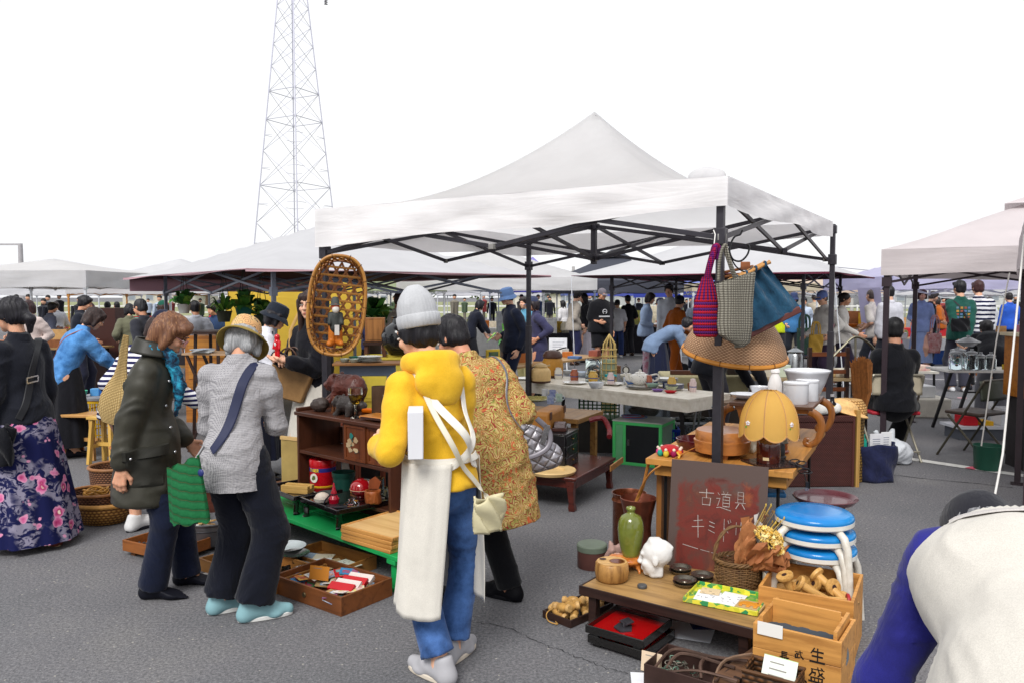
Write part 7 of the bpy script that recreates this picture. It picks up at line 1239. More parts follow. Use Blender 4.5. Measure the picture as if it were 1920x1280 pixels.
p_=G(394,1022,0);t=T('cooking_pot','wide dull aluminium pot on the ground between the two women','pot',p_,.6);r=m(44,5.2);B().lathe([(r*.6,0),(r*.9,.03),(r*1.0,.1),(r*1.0,.16),(r*1.06,.17),(r*1.06,.176),(r*.97,.176),(r*.93,.1),(r*.6,.02),(0,.02)],40).obj('pan',METAL('#75767a',.4,.3,.85),t);B().lathe([(r*1.005,.125),(r*1.01,.13),(r*1.0,.135)],40).obj('band',METAL('#55565a',.4),t);B().tube(arc((0,r*1.02,.175),.03,0,180,10),.006,6).obj('ear_handle',METAL('#c2c2c4',.3),t)
for k in range(6):o=solo(B().bx(-.07,.07,-.012,.012,0,.008),'wood_spatula',WOOD('#c9a064','#a07a40')if k%2 else P('#d6d3c8',.5),('tan spatula','white ladle blade','pale stick','cream paddle','yellow wood slip','white plastic slip')[k]+' lying in the aluminium pot','utensil',p_+V((.03*cos(k),.03*sin(k*2),.12+.009*k)),k*.5);o.rotation_euler.y=.25
solo(B().bx(-.2,.2,-.12,.12,0,.26),'wooden_chest',WOOD('#4a2418','#2c130b',0,.8,.4,.4),'dark red brown chest behind the aluminium pot','chest',G(392,985,0)+V((.05,.1,0)),-.4,bev=.006)
YB=WEAVE('#b98a48','#85592a',150,'Z',.55,.6,22);BBk=WEAVE('#7a4f33','#4a2c1b',220,'Z',.6,.7,20)
def basket(label,p,r,h,mat,sy=1.,rimr=.012,flare=.75,rim='#a97a3c'):
 t=T('basket',label,'basket',p,-.3);B().lathe([(r*flare,0),(r*(flare+.12),.01),(r*.97,h*.6),(r,h),(r*.96,h),(r*.9,h*.5),(r*flare*.95,.014),(0,.014)],44,sy=sy).obj('woven_side',mat,t,ang=60);B().tube([(cos(a)*r,sin(a)*r*sy,h)for a in[2*pi*i/44 for i in range(44)]],rimr,8,True).obj('rim',P(rim,.5,var=.2,vs=30),t);return t
p_=G(176,985,0);p_.y+=.12;basket('large boat shaped yellow bamboo basket on the asphalt',p_,.245,.15,YB,.8,.016,.6,'#b98744');basket('brown openwork basket sitting inside the boat shaped one',p_+V((-.035,0,.05)),.2,.17,BBk,.85,.011,.8,'#8f5f35')
for k in range(7):solo(B().tube([(cos(a)*.075,sin(a)*.06,.01*sin(3*a))for a in[2*pi*i/28 for i in range(28)]],.006,5,True),'cane_ring',P('#c08a35',.5),('lowest','second','third','fourth','fifth','sixth','top')[k]+' loose cane ring in the brown openwork basket','ring',p_+V((-.04+.02*cos(k*2),.02*sin(k*3),.2+.006*k)),k*.7)
p_=G(195,935,0);p_.y+=.2;basket('round dark brown wicker basket behind the boat shaped one',p_,.2,.23,WEAVE('#8a5c3c','#523120',200,'Z',.6,.7,22),1,.013,.8,'#8f6038');p_=G(200,905,0);p_.y+=.45;basket('reddish wicker basket half hidden behind the dark brown one',p_,.17,.24,WEAVE('#9a6238','#5d351c',200,'Z',.6,.7,22),1,.012,.8,'#a56a38')
def wstool(label,px,py,a,c1,c2,h=.46,w=.3,d=.22):
 p=G(px,py,0);t=T('wooden_stool',label,'stool',p,a);wm=WOOD(c1,c2,0,.8);wv=WOOD(c1,c2,2,.8);B().bx(-w/2,w/2,-d/2,d/2,h-.03,h).obj('seat',wm,t,bev=.006)
 for x in(-1,1):
  for y in(-1,1):B().bar((x*w*.36,y*d*.32,h-.03),(x*w*.46,y*d*.44,0),.04,.034).obj('leg',wv,t,bev=.003)
  B().bar((x*w*.41,-d*.38,.17),(x*w*.41,d*.38,.17),.02,.03).obj('side_rail',wm,t)
 B().bar((-w*.41,0,.19),(w*.41,0,.19),.02,.035).obj('rung',wm,t)
wstool('reddish wooden stool beside the black skirt of the denim jacket woman',122,852,.25,'#a0552a','#6d3215');wstool('wide pale topped wooden stool in the middle of three',160,858,-.1,'#b98a50','#8a5c2a',.46,.36,.26);wstool('yellowish wooden stool right beside the wax jacket',203,868,-.3,'#c9a050','#9a7430',.47)
solo(B().bx(-.02,.02,-.012,.012,0,.55),'chair_post',WOOD('#6a4428',ax=2),'tilted brown wooden chair post by the black skirt','post',G(112,800,0),.2,bev=.004).rotation_euler=(0,.25,.2)
tq=D(182,745,8.6);tz=tq.z;t=T('trinket_table','grey topped table of coloured trinkets on yellow crates','table',(tq.x,8.55,0),-.05);B().bx(-.3,.55,0,.6,tz-.03,tz).obj('top',P('#8a8a8e',.6),t,bev=.003)
for k in range(2):bin_(('left','right')[k]+' yellow lattice crate under the trinket table',(tq.x-.27+.42*k,8.58,0),-.05,.38,.5,tz-.04,P('#d6a80c',.5),lattice=True,name='plastic_crate')
for k,(x,c,h,lb)in enumerate(((-.22,'#4fb08a',.07,'pale green plastic bowl'),(-.12,'#5a9ad0',.08,'light blue cup'),(-.04,'#7ab0e0',.1,'blue printed carton'),(.05,'#2a6ac0',.14,'tall blue box'),(.13,'#d6d6da',.16,'white carton'),(.2,'#9fc0d8',.1,'clear blue jar'),(.28,'#c92a3c',.05,'small red box'),(.35,'#1f9a78',.08,'teal green basket'),(.02,'#a05a3a',.06,'brown tin'),(.4,'#d8d0d4',.09,'pinkish white pack'))):solo(B().bx(-.045,.045,-.04,.04,0,h)if k%3 else B().lathe([(.05,0),(.07,h),(.065,h),(.045,.01),(0,.01)],18),'trinket_box' if k%3 else 'trinket_bowl',PLAST(c,.35),lb+' on the grey trinket table','box' if k%3 else 'bowl',(tq.x+x,8.68+.12*(k%3),tz),.2*k,**({'bev':.004}if k%3 else{}))
bq=D(634,572,5.55);t=T('bamboo_basket','tall oval hexagon weave bamboo basket tied on the left pole','basket',bq,.16);BA=P('#96632a',.45,var=.25,vs=14,hx2='#b27f3c');BI=P('#7a4a24',.5,var=.25,vs=14);hw_,hh_,dp=.185,.33,.16
def ov(a,y=0.,k=1.):e=2/2.6;return V((math.copysign(abs(cos(a))**e,cos(a))*hw_*k,y,math.copysign(abs(sin(a))**e,sin(a))*hh_*k))
RX=lambda p:Mx.Rotation(.1,3,'Y')@p
for y,rr_,mm in((-dp,.014,BA),(-dp+.012,.011,BA),(-.01,.01,BI)):B().tube([RX(ov(2*pi*i/56,y,1.02 if y<-.1 else.93))for i in range(56)],rr_,8,True,fl=.8).obj('rim',mm,t)
for k in range(34):
 a=2*pi*k/34
 for s in(-1,1):B().tube([RX(ov(a+s*.22*w,-dp+dp*w,1-.07*w))for w in(0,.33,.66,1)],.0075,5,fl=.35,up=(0,1,0)).obj('side_strip',BA,t)
for w in(.35,.7):B().tube([RX(ov(2*pi*i/56,-dp+dp*w,1.005-.07*w))for i in range(56)],.0075,5,True,fl=.5).obj('side_hoop',BA,t)
for dr in(0,60,120):
 d_=V((cos(R(dr)),0,sin(R(dr))));n_=V((-d_.z,0,d_.x))
 for k in range(-7,8):
  c_=n_*(k+.5)*.058;ps=[c_+d_*s*.02 for s in range(-22,23)];ps=[p for p in ps if(abs(p.x)/(hw_*.93))**2.6+(abs(p.z)/(hh_*.93))**2.6<1]
  if len(ps)>2:B().tube([RX(p+V((0,-.008+.003*(dr/60),0)))for p in ps],.0085,5,fl=.35,up=(0,1,0)).obj('back_strip',BI if dr else BA,t)
for k in range(14):B().tube([RX(ov(2*pi*k/14,-dp+.005,1.02)+V((.018*cos(b_)*cos(2*pi*k/14),.02*sin(b_),.018*cos(b_)*sin(2*pi*k/14))))for b_ in[2*pi*i/9 for i in range(9)]],.002,4,True).obj('binding',P('#4a2a12',.6),t)
fq=bq+V((.0,-.09,-.275));t=T('figurine','small bearded figurine in dark coat and orange trousers inside the bamboo basket','figurine',fq,R(200))
link('body',mesh_np('body',*sdf([('c',(0,0,.2),(0,0,.12),.036,.045),('c',(-.035,0,.21),(-.04,.035,.15),.017,.014),('c',(.035,0,.21),(.045,.03,.15),.017,.014)],.006,.012)),P('#2c302e',.6,var=.2),t)
link('legs',mesh_np('legs',*sdf([('c',(-.02,0,.12),(-.024,.0,.03),.028,.024),('c',(.02,0,.12),(.028,0,.03),.028,.024),('c',(-.024,0,.016),(-.03,.05,.014),.022,.018),('c',(.028,0,.016),(.05,.05,.014),.022,.02)],.006,.012)),P('#b9681c',.5,var=.2),t)
B().ell((0,.005,.262),(.03,.032,.036),14,10).obj('head',P('#b9553c',.5),t);B().ell((0,.022,.245),(.025,.02,.028),12,8).obj('beard',P('#d6d2ca',.8),t);B().lathe([(.044,.275),(.04,.28),(.03,.283),(.027,.31),(.018,.33),(0,.333)],18).obj('hat',P('#4a4e4c',.7),t);B().bx(-.018,.012,.035,.05,.07,.14).obj('apron',P('#c9c6c2',.7),t)
sq=D(690,678,6.35);t=T('sawhorse','blue grey painted sawhorse behind the bear carving','trestle',(sq.x,6.35,0),.08);SH_=P('#6d7a8c',.5,.2,var=.15);zz_=sq.z-.02;B().bx(-.22,.22,-.05,.05,zz_-.09,zz_).obj('beam',SH_,t,bev=.006)
for x in(-.17,.17):
 for y in(-.1,.1):B().bar((x,y*.3,zz_-.09),(x+.06*(1 if x>0 else-1),y*3.,0),.04,.025).obj('leg',SH_ if y<0 else DKW,t)
solo(B().bx(-.27,.27,-.14,.14,0,.018),'plank',WOOD('#8a5f36','#5f3f20',0),'brown plank laid across the sawhorse','plank',(sq.x,6.36,zz_+.001),.12,bev=.002)
for k,(x,y,r,h,n,c,lb)in enumerate(((-.18,-.03,.04,.03,1,'#8f9a92','grey green cup left on the sawhorse plank'),(-.1,-.05,.042,.03,1,'#98a49a','second grey green cup on the sawhorse plank'),(.02,-.02,.1,.012,4,'#c9cdca','white plate of the pile on the sawhorse plank'),(-.1,.07,.07,.04,1,'#1f5a4a','dark teal bowl at the back of the sawhorse plank'))):
 for j in range(n):solo(B().lathe([(r*.6,0),(r*.7,.003),(r,h),(r*.95,h),(r*.6,.005),(0,.005)],24),'plate' if n>1 else 'cup',P(c,.25),(('lowest','second','third','top')[j]+' ' if n>1 else '')+lb,'plate' if n>1 else 'cup',(sq.x+x,6.35+y,zz_+.0195+.0125*j))
bx0=D(704,640,7.4);t=T('doll_box','small upright wooden box on a brown stool behind the bamboo basket','box',(bx0.x,7.4,bx0.z),.1);B().bx(-.09,.09,-.07,.07,0,.22).obj('case',WOOD('#8a5a30','#5f3a1a',2),t,bev=.004);B().bx(-.07,.07,-.073,-.071,.02,.2).obj('front_panel',WOOD('#9a6838','#6f4520',2),t)
t=T('high_stool','tall brown stool under the upright wooden box','stool',(bx0.x,7.4,0),.1);B().bx(-.11,.11,-.11,.11,bx0.z-.03,bx0.z-.001).obj('seat',DKW,t);[B().bar((x*.08,y*.08,bx0.z-.03),(x*.13,y*.13,0),.03).obj('leg',WOOD('#5a3620',ax=2),t)for x in(-1,1)for y in(-1,1)]
yq=D(735,668,7.0)
for k in range(3):bin_(('lowest','middle','top')[k]+' pale yellow plastic crate beside the knitted beanie',(yq.x-.26,6.95,k*yq.z/3),.05,.62,.4,yq.z/3-.004,P('#d6c14a',.45),name='plastic_crate')
jq=D(752,665,7.15);B_=B().lathe([(.09,0),(.11,.01),(.17,.1),(.18,.18),(.15,.25),(.085,.29),(.075,.33),(.09,.345),(.08,.345),(.06,.3),(0,.28)],32);solo(B_,'jar',P('#1d1f22',.18,Coat_Weight=.5),'big glossy black pottery jar on the yellow crates','jar',(jq.x,7.15,yq.z+.001))
t=T('bamboo_screen','pale bamboo slat screen standing beside the cabinet','screen',kf(-.22,.1,.25),kaa+.25);[B().bx(-.1+.0105*i,-.092+.0105*i,0,.006,0,.33).obj('slat',P('#b59a5e',.6,var=.2),t,sm=False)for i in range(20)];[B().bx(-.105,.115,-.006,.012,z,z+.025).obj('frame_rail',WOOD('#c9a670','#a07f48'),t)for z in(-.026,.331)]
solo(B().bx(-.2,.16,-.1,.1,0,.25),'wooden_box',WOOD('#5d3a22','#3a2212',0),'dark wooden box under the bamboo screen','box',kf(-.22,.1,0),kaa,bev=.004)
for k in range(4):o=bin_(('far left','left','right','far right')[k]+' yellow wire crate seen through the cabinet',(k0.x+.1+.32*k,6.5+.05*k,.35),-.2,.28,.25,.25,P('#d9a410',.5),lattice=True,name='plastic_crate');solo(B().bx(-.15,.15,-.12,.12,0,.34),'crate_stand',P('#2a2624',.7),('far left','left','right','far right')[k]+' dark stand under the yellow wire crate','stand',(k0.x+.25+.32*k,6.62+.05*k,0),-.2)
t=T('chair','reddish wooden chair back between the hatted woman and the cabinet','chair',kf(-.25,.55,0),kaa+.2);RC=WOOD('#7a3a24','#4e2212',2);[B().bx(x,x+.035,0,.03,0,.9).obj('back_post',RC,t,bev=.004)for x in(-.18,.15)];B().bx(-.18,.185,-.02,.35,.42,.45).obj('seat',RC,t);[B().bx(-.14,.15,.005,.022,z,z+.05).obj('back_rail',RC,t)for z in(.6,.8)];[B().bx(x,x+.03,.3,.33,0,.42).obj('leg',RC,t)for x in(-.18,.15)]
def fchair(label,loc,rz,frame,seatm,backm,w=.44,seat=.44,top=.83):
 t=T('folding_chair',label,'chair',loc,rz);r=.012
 for x in(-w/2,w/2):
  B().tube(spline([(x,.26,0),(x,.06,seat*.75),(x,-.17,top-.06),(x*.93,-.185,top)],5),r,8).obj('frame_tube',frame,t);B().tube([(x*.9,-.24,0),(x*.9,.17,seat-.02)],r,8).obj('rear_leg',frame,t)
 B().tube([(-w/2*.93,-.185,top),(w/2*.93,-.185,top)],r,8).obj('top_tube',frame,t);B().tube([(-w*.45,-.2,.1),(w*.45,-.2,.1)],r*.8,8).obj('stretcher',frame,t)
 B().grid(lambda u,v_:V((w*(u-.5)*.97,-.175-.035*math.sin(pi*u)+.02*v_,top-.2+.2*v_)),14,6).obj('back_panel',backm,t,sol=.012);B().bx(-w/2+.01,w/2-.01,-.17,.2,seat-.01,seat+.025).obj('seat',seatm,t,bev=.012);return t
CHM=P('#8f8a7c',.35,.5);sm_=D(1662,770,8.0);SMX=sm_.x
fchair('beige backed folding chair with red seat under the seated man in black',(SMX,7.95,0),-.03,CHM,P('#a01c2c',.6),P('#a39a86',.5),.5,.47,.86)
fchair('dark green folding chair beside the green bucket',(4.72,8.0,0),.5,P('#4a463c',.4,.4),P('#3a2e28',.5),P('#3b4036',.5),.46,.45,.8)
q=D(1857,888,7.35);solo(B().lathe([(.1,0),(.112,.01),(.125,.22),(.13,.23),(.125,.235),(.1,.02),(0,.02)],28),'bucket',P('#1b4a3a',.5),'dark green round bucket under the folding chair','bucket',(q.x,7.4,0))
J0=D(1762,692,9.5);t=T('table','white topped folding table with black legs carrying glass jars','table',(J0.x,9.3,0),-.06);B().bx(0,1.3,0,.6,.735,.76).obj('top',P('#d6d4cf',.5),t,bev=.004);[B().bar((x,y,.735),(x+.22*s,y,0),.03).obj('leg',IRB,t)for x,s in((.3,-1),(1.05,1))for y in(.06,.54)];B().cyl((.24,.06,.5),(1.1,.06,.5),.01,n=8).obj('stretcher',IRB,t)
GJ=GLASS('#f2f7f8');LID=PLAST('#c8ccd0',.15,.5)
for k,(x,y,r,h,lb)in enumerate(((.13,.1,.075,.19,'large glass jar at the left end of the jar table'),(.31,.08,.075,.19,'second large glass jar on the jar table'),(.43,.1,.06,.15,'smaller glass jar in the middle of the jar table'),(.55,.1,.06,.15,'smaller glass jar at the right of the jar table'),(.3,.35,.1,.2,'wide glass jar behind the other jars'))):
 t=T('glass_jar',lb,'jar',(J0.x+x,9.3+y,.761));B().lathe([(r*.9,.002),(r,.01),(r,h*.85),(r*.75,h),(r*.7,h),(r*.93,h*.84),(r*.93,.014),(0,.012)],22).obj('glass',GJ,t,ang=60);B().lathe([(r*.85,h),(r*.88,h+.02),(r*.4,h+.035),(.015,h+.04),(.018,h+.06),(0,h+.062)],20).obj('lid',LID,t)
t=T('glass_dish','covered clear dish stacked on the jar lids','dish',(J0.x+.33,9.5,1.03));B().lathe([(.06,0),(.13,.05),(.14,.055),(.05,.1),(.015,.11),(.02,.13),(0,.132)],24).obj('dish',LID,t)
solo(B().bx(0,.14,0,.1,0,.06),'yellow_box',P('#d9b81c',.5),'small yellow box at the right of the jar table','box',(J0.x+.72,9.36,.761),0,bev=.004)
t=T('cabinet','orange brown wooden cabinet cut by the right photo edge','cabinet',(4.75,7.3,.0),-.1);B().bx(0,.7,0,.4,.68,1.25).obj('case',WOOD('#a5641c','#7a4510',0),t,bev=.006);B().bx(-.03,.73,-.03,.43,1.2505,1.28).obj('top',P('#c9bda0',.5),t);B().bx(.03,.66,.03,.37,0,.6795).obj('stand',P('#2e2a2c',.6),t)
q=D(1855,812,8.9);t=T('low_shelf','low white shelf with a red box behind the dark green chair','shelf',(q.x-.35,8.9,0));B().bx(0,.95,0,.4,.13,.16).obj('shelf',P('#c3c6cc',.5),t);B().bx(.04,.91,.04,.36,0,.13).obj('base',P('#4f535c',.6),t)
for k,(x,w,h,c,lb)in enumerate(((.1,.16,.11,'#b5202a','red square box on the low white shelf'),(.3,.14,.05,'#d6a628','small yellow pack on the low white shelf'),(.52,.3,.2,'#c9ccd0','clear plastic case on the low white shelf'))):solo(B().bx(0,w,0,.2,0,h),'box',PLAST(c,.4),lb,'box',(q.x-.35+x,8.97,.161),0,bev=.004)
q=D(1735,695,11.5);t=T('small_table','small white cloth topped table right of the seated man','table',(q.x-.1,11.4,0));B().bx(-.3,.25,0,.5,q.z-.03,q.z).obj('top',P('#cfcbc0',.6),t);[B().bar((x,y,q.z-.03),(x*1.1,y,0),.025).obj('leg',IRB,t)for x in(-.25,.2)for y in(.05,.45)]
solo(B().bx(-.2,.2,0,.3,0,.08),'printed_tray',P('#d8d0b8',.6,hx2='#c98a90',vs=14),'flowered tray on the small white table','tray',(q.x-.12,11.5,q.z+.001),0,bev=.01);q=D(1740,775,10.6);solo(B().bx(-.45,.4,0,.6,0,.26),'ground_box',CLOTH('#cfc9bd'),'low white draped box on the asphalt right of the seated man','box',(q.x-.1,10.6,0),-.1,bev=.02);solo(B().bx(-.25,.25,0,.35,0,.16),'white_case',PLAST('#d8d9da',.4),'white plastic case on the draped box','box',(q.x-.1,10.7,.261),0,bev=.01)
t=T('ladder_chair','dark ladder back wooden chair by the far right pole','chair',D(1555,700,9.0)*1,.1);t.location.z=0;[B().bx(x,x+.04,0,.04,0,1.05).obj('back_post',DKW,t)for x in(-.25,.2)];[B().bx(-.21,.2,.005,.03,z,z+.045).obj('back_rail',WOOD('#6a3a20'),t)for z in(.55,.75,.95)];B().bx(-.25,.24,-.4,.0,.42,.45).obj('seat',DKW,t);[B().bx(x,x+.04,-.4,-.36,0,.42).obj('front_leg',DKW,t)for x in(-.25,.2)]
tag(B().tube(spline([D(1562,668,8.6),D(1580,650,8.6),D(1602,632,8.6),D(1625,640,8.6),D(1645,660,8.6),D(1662,668,8.6)],6),.014,8).tube([D(1604,634,8.6),D(1604,760,8.6),V((D(1604,700,8.6).x,8.6,0))],.012,8).obj('metal_rail',METAL('#8f8a78',.4)),'curly tarnished metal rail left of the seated man','rail')
t=T('metal_jug','tall aluminium jug on the table beyond the white bowl','jug',D(1490,705,9.2));B().lathe([(.09,0),(.1,.01),(.085,.24),(.07,.27),(.095,.29),(.02,.33),(.02,.35),(0,.35)],26).obj('body',METAL('#9da0a2',.3),t);B().tube(spline([(.085,0,.22),(.16,0,.2),(.15,0,.08),(.095,0,.05)],5),.012,6).obj('handle',IRB,t)
jz=D(1490,705,9.2).z;t=T('table','plank table with the aluminium jug beyond the white bowl','table',(D(1490,705,9.2).x-.5,9.0,0));B().bx(0,1.2,0,.5,jz-.035,jz-.001).obj('top',WOOD('#a08a68','#7a664a'),t);[B().bx(x,x+.04,y,y+.04,0,jz-.035).obj('leg',IRB,t)for x in(.05,1.1)for y in(.03,.42)]
for k,(x,w,h,c,lb)in enumerate(((.08,.14,.12,'#c9c2b0','white printed carton left of the aluminium jug'),(.26,.16,.14,'#c3cdb8','pale glass jar left of the aluminium jug'),(.75,.2,.08,'#c9ab7a','tan wooden box right of the aluminium jug'),(.98,.18,.1,'#cfc6b4','cream pack at the end of the plank table'))):solo(B().bx(0,w,0,.12,0,h),'box',P(c,.5),lb,'box',(D(1490,705,9.2).x-.5+x,9.08,jz),.1*k,bev=.006)
CN_={'white':'#d9d9d9','brown':'#7a4a28','dark':'#26242a','green':'#4a8a4a','red':'#b02a30','tan':'#b58f5c','blue':'#3f66a8','yellow':'#d6b02c','orange':'#c9702c','grey':'#8a8d92','cream':'#d6ccb4','teal':'#2a8a84','pink':'#d08a98','olive':'#6a6a38'}
ST=[(60,13.5,1.9,.76,'tan','stall of the flat left canopy',7,0),(225,15.5,1.6,.78,'dark','stall under the pale left canopy',7,1),(375,11.5,1.0,.62,'brown','folding table of papers behind the hatted woman',5,0),(1010,20,1.8,.7,'dark','dark stall beyond the purple coat',7,1),(1060,24,2.,.7,'grey','stall beyond the white notice board',5,0),(1180,23,1.8,.8,'dark','black crate stall behind the blue shirt woman',6,1),(1330,24,2.2,.75,'white','white stall beyond the conical basket',7,0),(1440,28,2.4,.75,'tan','tan stall beyond the denim shirt woman',6,0),(1610,18.5,1.2,.9,'dark','speaker and crate stall left of the seated man',6,1),(1700,22,2.2,.75,'red','red stall under the lavender canopy',7,0),(1770,19.2,2.4,.62,'blue','blue and white draped stall behind the green sweatshirt',6,0),(1890,16.5,1.4,.8,'brown','brown stall at the right photo edge',5,0),(690,14.5,2.,.75,'green','plant stall behind the bamboo basket',6,0),(900,22,2.6,.75,'white','white stall behind the navy hoodie man',8,0),(800,16.5,1.8,.7,'brown','brown stall behind the dark haired pair',6,0),(150,19,2.2,.75,'white','white stall beyond the denim jacket',6,1),(310,21,2.2,.75,'cream','cream stall beyond the navy cap',6,1),(1520,24,2,.75,'cream','cream stall beyond the cap man',5,0)]
rr=random.Random(21);KN=['box','jar','bowl','book','crate']
for si,(px,Y,w,h,cc,nm_,n,hi)in enumerate(ST):
 q=D(px,600,Y);t=T('stall_table',('draped ' if si%2 else 'bare wooden ')+nm_,'stall',(q.x,Y,0),rr.uniform(-.3,.3),'far market stalls');mt=CLOTH(CN_[cc])
 B().bx(-w/2,w/2,0,.8,h-.03,h).obj('top',WOOD('#9a7a50')if si%2==0 else mt,t,sm=False)
 if si%2 or cc=='blue':B().grid(lambda u,v_:V((-w/2+w*u,-.01-.015*math.sin(40*u)*(1-v_),h*v_)),30,2).obj('table_cloth',CLOTH('#1f3f7a')if cc=='blue' else mt,t)
 else:[B().bx(x,x+.04,y,y+.04,0,h-.03).obj('leg',IRB,t,sm=False)for x in(-w/2+.05,w/2-.1)for y in(.04,.7)]
 if cc=='blue':B().bx(-w/2,w/2,-.03,-.012,h*.55,h).obj('white_drop',CLOTH('#d6d6d8'),t)
 ks=list(CN_);rr.shuffle(ks)
 for k in range(n):
  c=ks[k];kd=KN[k%5];s=rr.uniform(.09,.16)*(1.6 if hi else 1.);x=-w/2+.12+(w-.24)*k/max(1,n-1);p=t.matrix_basis@V((x,.2+.35*(k%2),h+.001));m_=P(CN_[c],.5,var=.25,vs=14);lb='%s %s on the %s'%(c,kd,nm_.split(' behind')[0].split(' beyond')[0]if len(nm_.split())>9 else nm_);rz=rr.uniform(-.5,.5)
  b=B().bx(-s,s,-s*.7,s*.7,0,s*rr.uniform(.8,2.4))if kd in('box','crate')else B().lathe([(s*.5,0),(s*.8,s*.4),(s*.7,s*1.2),(s*.5,s*1.5),(s*.5,s*1.6),(0,s*1.6)],14)if kd=='jar' else B().lathe([(s*.4,0),(s*.9,s*.5),(s*.85,s*.5),(0,.02)],16)if kd=='bowl' else B().bx(-s,s,-.02,.02,0,s*1.8)
  solo(b,kd if kd!='box' else 'goods_box',m_,lb,kd,p,rz)
q=D(1046,640,17.5);t=T('notice_board','white A-frame notice board left of the beige shirt man','sign',(q.x,17.5,0),-.1);B().bx(-.2,.2,-.01,.01,.22,.72).obj('panel',P('#d8d8dc',.6),t,rot=(-.12,0,0));b=B();[b.bx(-.12,.14-.03*(k%3),-.0125,-.0105,.62-.05*k,.63-.05*k)for k in range(6)];b.obj('print',P('#8a8d98',.7),t,rot=(-.12,0,0));[B().bar((x,0,.3),(x*1.1,s*.15,0),.02).obj('leg',P('#c9c9cc',.5),t)for x in(-.19,.19)for s in(-1,1)]
q=D(212,640,14.2);t=T('upright_case','tall dark brown wooden case behind the striped shirt woman','cabinet',(q.x,14.2,0));B().bx(-.42,.05,0,.5,0,1.42).obj('tall_part',P('#3a1d18',.4),t);B().bx(.051,.42,0,.5,0,1.05).obj('low_part',P('#3a1d18',.4),t)
t=T('drawer_cabinet','orange brown wooden drawer cabinet behind the old wax jacket','cabinet',D(395,650,10.2)*1,-.1);t.location.z=0;B().bx(-.35,.35,0,.4,0,1.12).obj('case',WOOD('#a5692c','#74451a'),t);[B().bx(-.3,.3,-.012,-.001,.3+.27*k,.53+.27*k).obj('drawer',WOOD('#b0762f','#7d4c1c'),t)for k in range(3)]
t=T('round_side_table','dark side table with round top in front of the drawer cabinet','table',D(400,620,9.4)*1);z_=t.location.z;t.location.z=0;B().cyl((0,0,z_-.03),(0,0,z_),.3,n=28).obj('top',DKW,t);[B().bar((.2*cos(a),.2*sin(a),z_-.03),(.24*cos(a),.24*sin(a),0),.03).obj('leg',DKW,t)for a in(.5,2.1,3.7,5.3)]
t=T('folding_table','crossed leg folding table of grey papers behind the blue scarf','table',D(385,662,8.2)*1,-.1);z_=t.location.z;t.location.z=0;B().bx(-.26,.26,0,.4,z_-.02,z_).obj('top',WOOD('#a5876a','#7a6046'),t);[B().bar((-.22*s,y,z_-.02),(.22*s,y,0),.025).obj('leg',DKW,t)for s in(-1,1)for y in(.03,.37)];o=T('papers','fanned grey paper bags on the crossed leg folding table','paper',D(380,660,8.25)*1);[B().bx(-.1,.1,-.08,.08,.006*k,.006*k+.005).obj('paper_sheet',P('#9aa3b0' if k%2 else '#b9b4a8',.7),o,rot=(0,0,.25*k))for k in range(6)]
LF=[P('#3f7a2c',.5,hx2='#5f9a3a',vs=9),P('#6a9a3c',.5,hx2='#8fb850',vs=9),P('#2f5f2c',.5,hx2='#4a8a44',vs=9)]
def plant(label,px,py,Y,s,pot,kind=0,seed=0,hang=True):
 r_=random.Random(seed);p=D(px,py,Y);t=T('potted_plant',label,'plant',p);B().lathe([(s*.3,-s*.55),(s*.42,0),(s*.46,.01),(s*.38,.0),(0,-.02)],16).obj('pot',P(pot,.5),t)
 for k in range(34):
  a,e=r_.uniform(0,6.28),r_.uniform(.1,1.4);L_=s*r_.uniform(.6,1.4);b=B();d=V((cos(a)*cos(e),sin(a)*cos(e),sin(e)));w=s*(.1 if kind else.26);tip=d*L_-V((0,0,L_*.25));md=d*L_*.55;n_=d.cross(V((0,0,1))).normalized()if abs(d.z)<.99 else V((1,0,0))
  b.add([md*.2,md*.75+n_*w,md*.75-n_*w,md*1.3+n_*w*.8+V((0,0,.02)),md*1.3-n_*w*.8+V((0,0,.02)),tip],[[0,1,2],[1,3,4,2],[3,5,4]]);b.obj('leaf',LF[(k+seed)%3],t)
 if hang:[B().cyl((s*.42*cos(a),s*.42*sin(a),0),(0,0,1.98-p.z),.005,n=5).obj('cord',P('#4a4a44',.7),t)for a in(0,2.1,4.2)]
 else:B().cyl((0,0,-p.z),(0,0,-s*.55),s*.3,n=12).obj('pedestal',P('#4a3a2c',.7),t)
plant('lush green vine in a teal hanging pot under the burgundy canopy',457,578,9.8,.24,'#1f6a5a',0,1);plant('spiky yellow green bromeliad hanging under the burgundy canopy',420,585,9.6,.22,'#3a3c30',1,2);plant('fern in a small white lantern pot under the burgundy canopy',345,572,10.4,.2,'#c9c9c4',0,3);plant('leafy green plant behind the lamp post pole',490,592,10.2,.22,'#2a3a2c',0,4);plant('broad leaved plant on a stand right of the bamboo basket',700,600,12.5,.4,'#6a4a30',0,5,False);plant('tall green plant at the foot of the navy hoodie man',948,640,15.5,.35,'#3a3a38',1,6,False);plant('dark shrub by the plant stall',728,620,11.5,.3,'#3a2c24',0,7,False)
q=D(1232,640,17.3);t=T('stroller','grey baby stroller pushed by the woman in the pale blue shirt','stroller',(q.x,17.3,0));SG=P('#3a3a40',.5)
